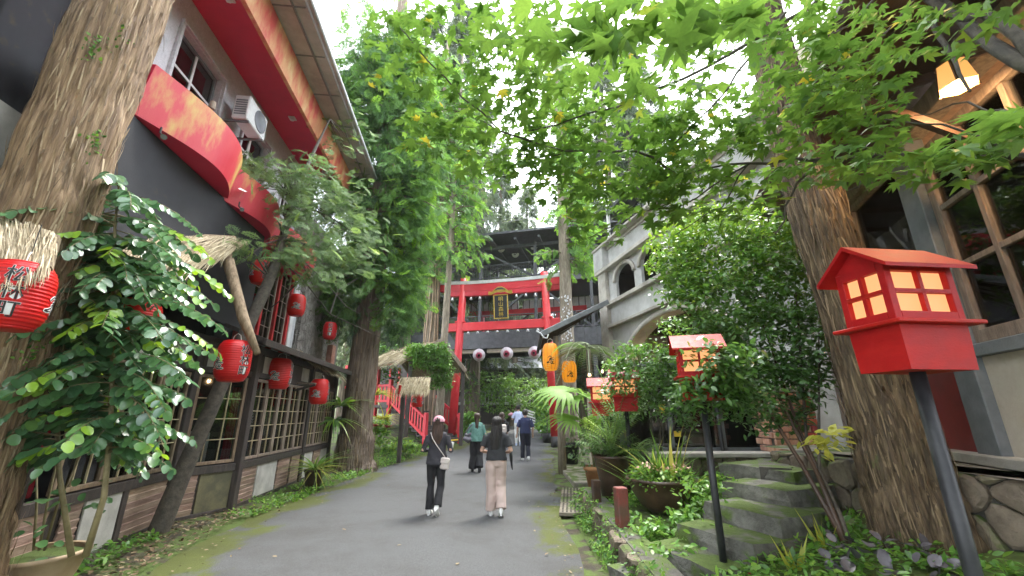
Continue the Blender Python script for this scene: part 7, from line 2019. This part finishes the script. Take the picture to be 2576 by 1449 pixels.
MB().tube([(0, 0, .4), (-.05, 0, .7), (-.15, 0, 1.0)], [.03, .02, .01], 7).build('stem', 'stem', po, True)
pB = gnd(1545, 1248, .3)
pt1 = pot('potted_plant', 'tall dark brown pot of bushy fern left of the lantern pole', (pB.x, pB.y, .28), [(0, 0), (.2, 0), (.24, .3), (.3, .62), (.32, .63), (.3, .66)], 'dark_brown', 'potted plant')
frond_plant(pt1, 'leaf_fern', (0, 0, .62), 22, .62, 61, .3, .6, 1.3, npair=13, vm=.45)
frond_plant(pt1, 'leaf_fern', (0.05, .1, .85), 16, .6, 62, .3, .4, 1.6, npair=13, vm=.65)
pC = gnd(1608, 1250, .3)
pt2 = pot('potted_plant', 'tall dark brown pot of feathery fern right of the lantern pole', (pC.x, pC.y + .15, .28), [(0, 0), (.2, 0), (.24, .3), (.29, .60), (.31, .61), (.3, .64)], 'dark_brown', 'potted plant')
frond_plant(pt2, 'leaf_fern', (0, 0, .6), 20, .6, 63, .3, .7, 1.1, npair=13, vm=.3)
frond_plant(pt2, 'leaf_fern', (-.05, .35, 1.0), 22, .62, 64, .32, .3, 1.8, npair=13, vm=.35)
MB().tube([(0, 0, .55), (-.05, .3, 1.05)], .03, 7).build('stem', 'stem', pt2, True)
pD = gnd(1678, 1292, .36)
bw = pot('bowl_planter', 'wide brown bowl planter of flowers and long blades on the mossy block', (pD.x, pD.y + .1, .35), [(0, 0), (.16, 0), (.3, .1), (.40, .26), (.45, .40), (.48, .41), (.47, .44), (.44, .43)], 'dark_brown')
tuft('leaf_blade', bw, 'leaf_grass', (.05, .1, .4), 80, .62, .02, 31, 1.3, .55, .6, .25, .2)
tuft('leaf_blade', bw, 'leaf_grass', (.15, .05, .4), 9, .75, .035, 32, 2.2, .1, .35, .55, .15)
r = np.random.default_rng(17); n = 520; a = r.uniform(0, 6.28, n); q_ = np.sqrt(r.random(n)) * .47
P = np.stack([q_ * np.cos(a), q_ * np.sin(a), .42 + .16 * r.random(n) - .1 * (q_ > .42)], 1)
tag(link('foliage', scatter('foliage', LQ_V, LQ_F, P, frames(np.stack([np.cos(a), np.sin(a), r.normal(.1, .5, n)], 1), np.array([0, 0, 1.]) + r.normal(scale=.45, size=(n, 3))), r.uniform(.05, .09, n), r.random(n)), 'leaf_cover', bw), kind='stuff')
M('petal', (.72, .34, .24), (.8, .55, .45), 9, .6, rv=.2)
n = 60; a = r.uniform(3.2, 6.1, n); q_ = np.sqrt(r.random(n)) * .4; P = np.stack([q_ * np.cos(a), q_ * np.sin(a), .55 + .07 * r.random(n)], 1)
tag(link('petal', scatter('petal', LF6, LF6F, P, frames(unit(n, r) + np.array([0, 0, .4]), unit(n, r)), r.uniform(.03, .05, n), r.random(n)), 'petal', bw), kind='stuff')
T_, F_ = blade_strip(7, .2)
gf = thing('garden_ferns', 'leafy greenery growing between the bowl planter and the mossy steps', 'plants', (2.4, 6.0, .35))
leaf_mass([(1775, 1255, 5.7, 60, 38, .25, 130, .6), (1880, 1200, 6.4, 70, 16, .2, 120, .65), (1800, 1215, 6.3, 60, 22, .2, 110, .5), (1995, 1180, 6.5, 30, 10, .1, 50, .6), (1720, 1300, 5.3, 30, 14, .1, 36, .6), (1860, 1290, 5.35, 40, 8, .1, 36, .6), (1700, 1390, 4.75, 50, 14, .1, 40, .6), (1930, 1250, 5.6, 40, 10, .1, 50, .6), (1830, 1330, 5.0, 40, 8, .1, 36, .6), (1640, 1330, 5.4, 30, 20, .2, 60, .6)], 321, 'leaf_cover', 'foliage', gf, .08, Vector((2.4, 6.0, .35)))
tuft('leaf_blade', gf, 'leaf_grass', (-.15, .35, 0), 120, .85, .02, 35, 1.2, .6, .6, .35, .35)
# fan palm behind the post
fp = thing('fan_palm', 'fan palm with split bright green leaves below the orange lanterns', 'palm', (2.05, 10.6, .15))
def fan(L_, seed):
    r = np.random.default_rng(seed); V, F = [], []
    for k in range(26):
        a = R(-150 + 300 * k / 25); l2 = L_ * (.75 + .25 * math.cos(a * .6)) * r.uniform(.9, 1.05); d = np.array([math.sin(a), math.cos(a), 0]); sd_ = np.array([d[1], -d[0], 0]); w = L_ * .05
        b = len(V)
        for (t, ww) in ((0.02, .2), (.35, 1.0), (.7, .75), (1, .02)):
            z = .10 * t - .42 * t * t * t; c = d * l2 * t + np.array([0, 0, z * L_]); V += [c - sd_ * w * ww, c + sd_ * w * ww + np.array([0, 0, .02 * L_ * ww * (k % 2)])]
        for i in range(3): F.append((b + 2 * i, b + 2 * i + 1, b + 2 * i + 3, b + 2 * i + 2))
    return np.array(V), np.array(F)
fpl = Vector((2.05, 10.6, .15))
for k, (u, v, Y, L_, rx, rz, vv) in enumerate(((1425, 985, 9.5, .95, 18, 40, .55), (1462, 1000, 9.6, .75, 10, 5, .6), (1440, 1055, 9.5, .62, 22, 55, .75), (1500, 1060, 10.2, .55, -40, 10, .4), (1625, 1010, 9.6, .75, 15, -30, .5), (1570, 1040, 10.2, .6, -30, -50, .35), (1650, 1030, 9.8, .6, -40, -40, .5))):
    V, F = fan(L_, 400 + k); p_ = at(u, v, Y) - fpl
    o = link('fan_leaf', np_mesh('fan_leaf', V, F, np.full(len(V), vv)), 'leaf_palm', fp); o.location = p_; o.rotation_euler = (R(rx), R(random.uniform(-15, 15)), R(rz))
    MB().tube([(0, 0, .3), tuple(p_ * .6 + Vector((0, 0, .25))), tuple(p_)], [.02, .014, .01], 6).build('leaf_stalk', 'leaf_palm', fp, True)
MB().tube([(0, 0, -.1), (0, 0, .5)], [.09, .07], 10).build('trunk', 'bark_grey', fp, True)
# feather palm by the porch
fe = thing('feather_palm', 'feather palm with arching pale fronds under the porch roof by the arched building', 'palm', (2.3, 12.0, .1))
fel = Vector((2.75, 12.6, .1))
MB().tube([(0, 0, -.1), (-.05, 0, 1.5), (-.1, 0, 3.3)], [.10, .08, .07], 10).build('trunk', 'bark_grey', fe, True)
for k, (az, L_, up_, mt) in enumerate(((R(75), 1.3, .5, 'leaf_palm_pale'), (R(120), 1.2, .2, 'leaf_palm_pale'), (R(170), 1.25, .35, 'leaf_palm_pale'), (R(100), 1.1, .9, 'leaf_palm'), (R(60), 1.1, 1.0, 'leaf_palm'), (R(-50), 1.2, .5, 'leaf_palm_pale'), (R(-90), 1.1, .4, 'leaf_palm'), (R(10), 1.2, .6, 'leaf_palm'), (R(200), 1.1, .6, 'leaf_palm_pale'), (R(140), 1.2, .8, 'leaf_palm_pale'), (R(230), 1.0, .5, 'leaf_palm_pale'))):
    V, F = frond(L_, 22, .34, 1.1, 500 + k, up_); o = link('frond', np_mesh('frond', V, F, np.full(len(V), random.random() * .6)), mt, fe); o.location = (-.1, 0, 3.3); o.rotation_euler = (0, 0, az)
for (u, v, Y) in ((1483, 943, 11.2), (1516, 934, 11.4)):
    q_ = at(u, v, Y); w = MB().lathe([(0, .05), (.03, .03), (.045, -.02), (0, -.05)], 12, tuple(q_)).build('bulb', 'bulb_glow', pc, True)
    MB().tube([q_ + Vector((0, 0, .05)), q_ + Vector((0, .6, 1.6))], .008, 5).build('lamp_cord', 'black_trim', pc)
# ------------------------------------------------------------------ ground cover, verges, litter
def bed_cover():
    r = np.random.default_rng(71); n = 9500
    x = r.uniform(1.25, 3.7, n); y = r.uniform(2.2, 7.4, n)
    onstep = (np.abs(y - (4.75 + (x - 1.9) * .42)) < .50) & (x > 1.2)
    keep = (~onstep) & (vnoise(x * 2 + 9, y * 2 + 9, 4) > .28) & ~((x < 2.6) & (np.abs(y - 6) < .45) & (x > 1.55))
    x, y = x[keep], y[keep]; n = len(x); z = bed_z(x, y) + r.uniform(.0, .12, n)
    D = np.stack([r.normal(0, 1, n), r.normal(0, 1, n), r.normal(.25, .4, n)], 1); N = np.array([0, 0, 1.]) + r.normal(scale=.35, size=(n, 3))
    o = link('ground_cover', scatter('ground_cover', LQ_V, LQ_F, np.stack([x, y, z], 1), frames(D, N), r.uniform(.05, .10, n), np.clip(r.normal(.55, .25, n), 0, 1)), 'leaf_cover')
    tag(o, 'low green leafy ground cover in the bed beside the steps', 'ground cover', kind='stuff')
bed_cover()
def trailing():
    r = np.random.default_rng(72); n = 2600
    x = r.uniform(1.02, 1.32, n); y = r.uniform(3.6, 8.4, n); keep = vnoise(x * 0 + 7, y * 2.2, 8) > .35; x, y = x[keep], y[keep]; n = len(x)
    z = np.clip((x - 1.0) / .25, 0, 1) * .36 * r.random(n) + .02
    D = np.stack([r.normal(-.5, .6, n), r.normal(0, .8, n), r.normal(-.3, .5, n)], 1); N = np.stack([-np.ones(n) * .6, r.normal(0, .4, n), np.ones(n) * .8], 1)
    tag(link('trailing_cover', scatter('trailing_cover', LQ_V, LQ_F, np.stack([x, y, z], 1), frames(D, N), r.uniform(.03, .07, n), r.random(n)), 'leaf_cover'), 'small creeping plants spilling over the stone edging onto the lane', 'creeper', kind='stuff')
trailing()
def verge():
    r = np.random.default_rng(73); n = 5200
    y = np.concatenate([r.uniform(7.5, 14.5, 2300), r.uniform(13.5, 19, 2900)]); e = edge(LE, y); x = e - np.abs(r.normal(0, .35, n)) - np.where(y > 13.2, r.random(n) * .9, .0) + .12
    keep = vnoise(x * 2 + 40, y * 2, 12) > .3; x, y = x[keep], y[keep]; n = len(x)
    lf = edge(LE, y) - x; z = hz(y) + np.clip(lf, 0, 3) * .07 + np.clip((y - 12) / 4, 0, 1) * np.clip(lf - .2, 0, 2.2) * .16 + r.uniform(0, .1, n)
    D = np.stack([r.normal(0, 1, n), r.normal(0, 1, n), r.normal(.5, .4, n)], 1); N = np.array([0, 0, 1.]) + r.normal(scale=.4, size=(n, 3))
    tag(link('verge_plants', scatter('verge', LQ_V, LQ_F, np.stack([x, y, z], 1), frames(D, N), r.uniform(.05, .12, n) * np.where(y > 13, 1.0, .8), np.clip(r.normal(.5, .25, n), 0, 1)), 'leaf_cover'), 'green weeds and low plants along the left verge of the lane', 'weeds', kind='stuff')
    n = 900; y = r.uniform(4.5, 8.2, n); x = edge(LE, y) - .15 - r.random(n) * 1.0 + .1; z = np.full(n, .02) + .07 * .4 + r.random(n) * .02
    D = np.stack([r.normal(0, 1, n), r.normal(0, 1, n), r.normal(0, .2, n)], 1); N = np.array([0, 0, 1.]) + r.normal(scale=.25, size=(n, 3))
    tag(link('leaf_litter', scatter('litter', LF6, LF6F, np.stack([x, y, z], 1), frames(D, N), r.uniform(.03, .07, n), r.random(n)), 'leaf_litter'), 'brown fallen leaf litter at the foot of the timber house', 'leaf litter', kind='stuff')
    n = 500; y = r.uniform(3.6, 6.2, n); x = edge(LE, y) - .55 - np.abs(r.normal(0, .35, n)); z = .05 + r.random(n) * .12
    D = np.stack([r.normal(0, 1, n), r.normal(0, 1, n), r.normal(.3, .4, n)], 1); N = np.array([0, 0, 1.]) + r.normal(scale=.4, size=(n, 3))
    tag(link('weed_patch', scatter('weeds', LQ_V, LQ_F, np.stack([x, y, z], 1), frames(D, N), r.uniform(.05, .1, n), r.random(n) * .6), 'leaf_cover'), 'small weeds around the tan planter at lower left', 'weeds', kind='stuff')
verge()
def road_litter():
    r = np.random.default_rng(74); n = 420; y = r.uniform(3.5, 17, n); lf = r.random(n) < .6
    x = np.where(lf, edge(LE, y) + .1 + np.abs(r.normal(0, .3, n)), edge(RE, y) - .05 - np.abs(r.normal(0, .18, n))); z = hz(y) + .03 + r.uniform(0, .015, n)
    D = np.stack([r.normal(0, 1, n), r.normal(0, 1, n), r.normal(0, .15, n)], 1); N = np.array([0, 0, 1.]) + r.normal(scale=.25, size=(n, 3))
    tag(link('road_litter', scatter('road_litter', LF6, LF6F, np.stack([x, y, z], 1), frames(D, N), r.uniform(.02, .05, n), r.random(n)), 'leaf_litter'), 'tiny dead leaves and twigs scattered along both edges of the lane', 'leaf litter', kind='stuff')
road_litter()
# a few fallen leaves on the lane
fl0 = None
for i, (u, v) in enumerate(((697, 1400), (1010, 1370), (1380, 1390), (980, 1220), (1330, 1260), (1150, 1420), (860, 1330))):
    p_ = gnd(u, v, .045); me = np_mesh('leaf', LF6, LF6F, np.full(6, random.random())) if fl0 is None else fl0.data
    o = link('fallen_leaf', me, 'leaf_litter'); fl0 = fl0 or o; o.location = p_; o.rotation_euler = (R(random.uniform(-12, 12)), R(random.uniform(-12, 12)), R(random.uniform(0, 360))); o.scale = (random.uniform(.05, .08),) * 3
    tag(o, 'single dry leaf lying on the asphalt lane', 'leaf', 'dry leaves on the lane')
# strap ferns on the mid trunk, plants by the stairs
ef = thing('strap_fern', 'strap leaved fern growing on the cedar trunk at the end of the house', 'fern', at(858, 1030, 12.7))
tuft('leaf_blade', ef, 'leaf_shrub', (0, 0, .1), 60, .95, .04, 81, .6, .8, 1, .8, .1)
tuft('leaf_blade', ef, 'leaf_shrub', (-.1, -.1, -.3), 50, .8, .04, 82, .2, .8, 1, .5, .1)
for i, (u, v, Y, L_, mt, lab, w_) in enumerate(((945, 980, 15.5, .9, 'leaf_yellow', 'arching yellow green strap plant right of the cedar trunk, the higher one', .03), (965, 1040, 15.0, .6, 'leaf_yellow', 'yellow green strap plant low beside the little thatched post', .03), (1005, 1095, 15.4, .55, 'leaf_grass', 'grassy clump below the red stairs', .02))):
    t = thing('strap_plant', lab, 'plant', at(u, v, Y)); tuft('leaf_blade', t, mt, (0, 0, -.2), 70, L_, w_, 90 + i, .8, .8, 1, .4, .12)
M('bromeliad', (.42, .012, .02), (.5, .05, .03), 8, .45, rv=.2)
for i, (u, v, Y, lab) in enumerate(((945, 1065, 15.2, 'small red bromeliad beside the cedar trunk'), (975, 1068, 15.3, 'small red bromeliad nearer the thatched post'))):
    t = thing('bromeliad', lab, 'plant', at(u, v, Y)); tuft('leaf_blade', t, 'bromeliad', (0, 0, -.1), 26, .28, .03, 95 + i, .9, .5, 1, .4, .03)
    tuft('leaf_blade', t, 'leaf_shrub', (0, 0, -.15), 24, .34, .03, 98 + i, .3, .6, 1, .4, .03)
# dense greenery on the bank behind the post, ivy over the pavilion
bk = thing('bank_shrub', 'dense dark shrubbery on the bank left of the red stairs', 'shrub', at(970, 1000, 17.5))
leaf_mass([(960, 915, 20.5, 45, 50, .5, 420, .35), (945, 1085, 16.2, 30, 30, .4, 220, .5), (1000, 1125, 16.4, 40, 12, .3, 160, .6)], 311, 'leaf_shrub', 'foliage', bk, .16, at(970, 1000, 17.5))
iv = thing('ivy', 'variegated ivy hanging over the front of the thatched pavilion', 'ivy', at(1090, 900, 17.0))
leaf_mass([(1085, 895, 17.0, 45, 30, .3, 800, .4), (1105, 940, 17.0, 30, 35, .2, 500, .3), (1050, 885, 17.2, 30, 15, .2, 220, .7)], 312, 'leaf_cover', 'foliage', iv, .13, at(1090, 900, 17.0))
# ------------------------------------------------------------------ far end of the lane
fh = thing('far_house', 'white railed timber house far beyond the bridge at the lane end', 'house', at(1235, 1060, 38))
fz = -at(1235, 1060, 38).z + .6
MB().box((0, 2, fz + 2.6), (8, 3, 5), None, .02).build('wall', 'timber_dark', fh)
MB().box((0, .3, fz + 1.9), (8.4, 1.6, .2), None, .02).build('deck', 'white_paint', fh)
MB().box((0, -.5, fz + 2.95), (8.4, .1, .1)).build('rail', 'white_paint', fh)
for k in range(28): MB().box((-4.1 + k * .3, -.5, fz + 2.45), (.09, .06, .9)).build('baluster', 'white_paint', fh)
m = MB(); m.prism([(-1.2, 4.9), (3.8, 4.9), (1.3, 6.3)], 9, lambda a, b, t: (-4.5 + t, a, fz + b)); w = m.build('roof', 'roof_grey', fh); fix_normals(w.data)
for k in range(3): MB().box((-2.6 + k * 2.4, .48, fz + 3.3), (1.1, .06, 1.4)).build('window', 'glass_dark', fh)
ws = thing('white_sign_board', 'white striped board leaning at the bend of the lane', 'board', at(1345, 1058, 27))
for k in range(7): MB().box((0, 0, -.5 + k * .16), (1.3, .04, .09), Matrix.Rotation(R(18), 3, 'Y'), .005).build('slat', 'white_paint', ws)
for s in (-.5, .5): MB().box((s, .04, -.1 - s * .3), (.06, .04, 1.5)).build('stand', 'timber_dark', ws)
fs_ = thing('far_shrub', 'pale green shrubs massed at the bend of the lane beyond the walkers', 'shrub', at(1370, 1040, 24))
leaf_mass([(1372, 1040, 24, 22, 40, .6, 700, .6), (1330, 1000, 33, 70, 50, 2, 1200, .7), (1230, 985, 34, 60, 50, 2, 900, .6), (1185, 1070, 22.5, 14, 30, .4, 350, .6), (1385, 1085, 21.5, 12, 12, .3, 200, .4)], 313, 'leaf_cover', 'foliage', fs_, .22, at(1370, 1040, 24))
bpot = gnd(1393, 1146)
bkp2 = pot('planter', 'tall black tapered planter left of the round wooden post', (bpot.x + .25, 14.6, .06), [(0, 0), (.2, 0), (.27, .58), (.31, .58), (.31, .64), (.28, .64)], 'plastic_black')
sm = pot('potted_plant', 'small black pot with a leafy bush at the lane bend', (at(1377, 1095, 20.5).x, 20.5, float(hz(20.5))), [(0, 0), (.2, 0), (.28, .4), (.26, .42)], 'plastic_black', 'potted plant')
r = np.random.default_rng(19); n = 260; u_ = unit(n, r) * (r.random((n, 1)) ** .4) * np.array([.6, .6, .8]); P = u_ + np.array([0, 0, 1.3])
tag(link('foliage', scatter('foliage', LQ_V, LQ_F, P, frames(u_ + r.normal(scale=.4, size=(n, 3)), np.array([0, 0, 1.]) + r.normal(scale=.4, size=(n, 3))), r.uniform(.12, .2, n), r.random(n)), 'leaf_shrub', sm), kind='stuff'); MB().tube([(0, 0, .35), (0, 0, 1.3)], .03, 6).build('stem', 'bark_maple', sm)
# lanterns and greenery inside the bed: yellow edged snake plants, dark purple leaves
for i, (u, v, z, lab, L_) in enumerate(((2000, 1400, .35, 'yellow edged sword leaved plant in the ground cover, the nearer one', .34), (2080, 1350, .38, 'yellow edged sword leaved plant in the ground cover behind the nearer one', .36))):
    p_ = gnd(u, v + 40, z); t = thing('sword_plant', lab, 'plant', p_); tuft('leaf_blade', t, 'leaf_yellow', (0, 0, 0), 9, L_, .018, 120 + i, 2.0, .1, .6, .5, .05)
pl2 = thing('purple_plant', 'dark purple grey leaved plant at the foot of the cedar in the lower right', 'plant', gnd(2230, 1440, .4))
M('leaf_purple', (.05, .045, .05), (.11, .10, .115), 6, .4, rv=.1)
r = np.random.default_rng(23); n = 70; u_ = unit(n, r) * np.array([.42, .3, .12]) + np.array([0, 0, .1])
tag(link('foliage', scatter('foliage', *SER[0], u_, frames(u_ + r.normal(scale=.4, size=(n, 3)), np.array([0, -.2, 1.]) + r.normal(scale=.3, size=(n, 3))), r.uniform(.09, .15, n), r.random(n)), 'leaf_purple', pl2), kind='stuff')
# cables across the sky
for i, (a, b, sag, lab) in enumerate((((1080, 585, 22), (1420, 500, 30), .5, 'black cable sagging across the sky gap above the bridge'), ((1100, 575, 22), (1340, 545, 33), .2, 'thin upper cable crossing to the pale trunk'))):
    A, B = at(*a), at(*b); pts = [A.lerp(B, t) - Vector((0, 0, sag * 4 * t * (1 - t))) for t in np.linspace(0, 1, 14)]
    t = thing('cable', lab, 'cable', A); MB().tube([p_ - A for p_ in pts], .016, 5).build('wire', 'black_trim', t)
# ------------------------------------------------------------------ haze of the damp forest air
hzm = bpy.data.materials.new('haze_air'); hzm.use_nodes = True; nt = hzm.node_tree; nt.nodes.clear()
o_ = nt.nodes.new('ShaderNodeOutputMaterial'); pv = nt.nodes.new('ShaderNodeVolumePrincipled'); pv.inputs['Color'].default_value = (.92, .95, .96, 1); pv.inputs['Density'].default_value = .0005
nt.links.new(pv.outputs[0], o_.inputs['Volume'])
MATS['haze_air'] = hzm
hb = MB().box((0, 80, 39), (190, 290, 80)).build('haze', 'haze_air')
tag(hb, 'thin pale haze hanging in the forest air', 'haze', kind='stuff')
sc.cycles.volume_bounces = 1
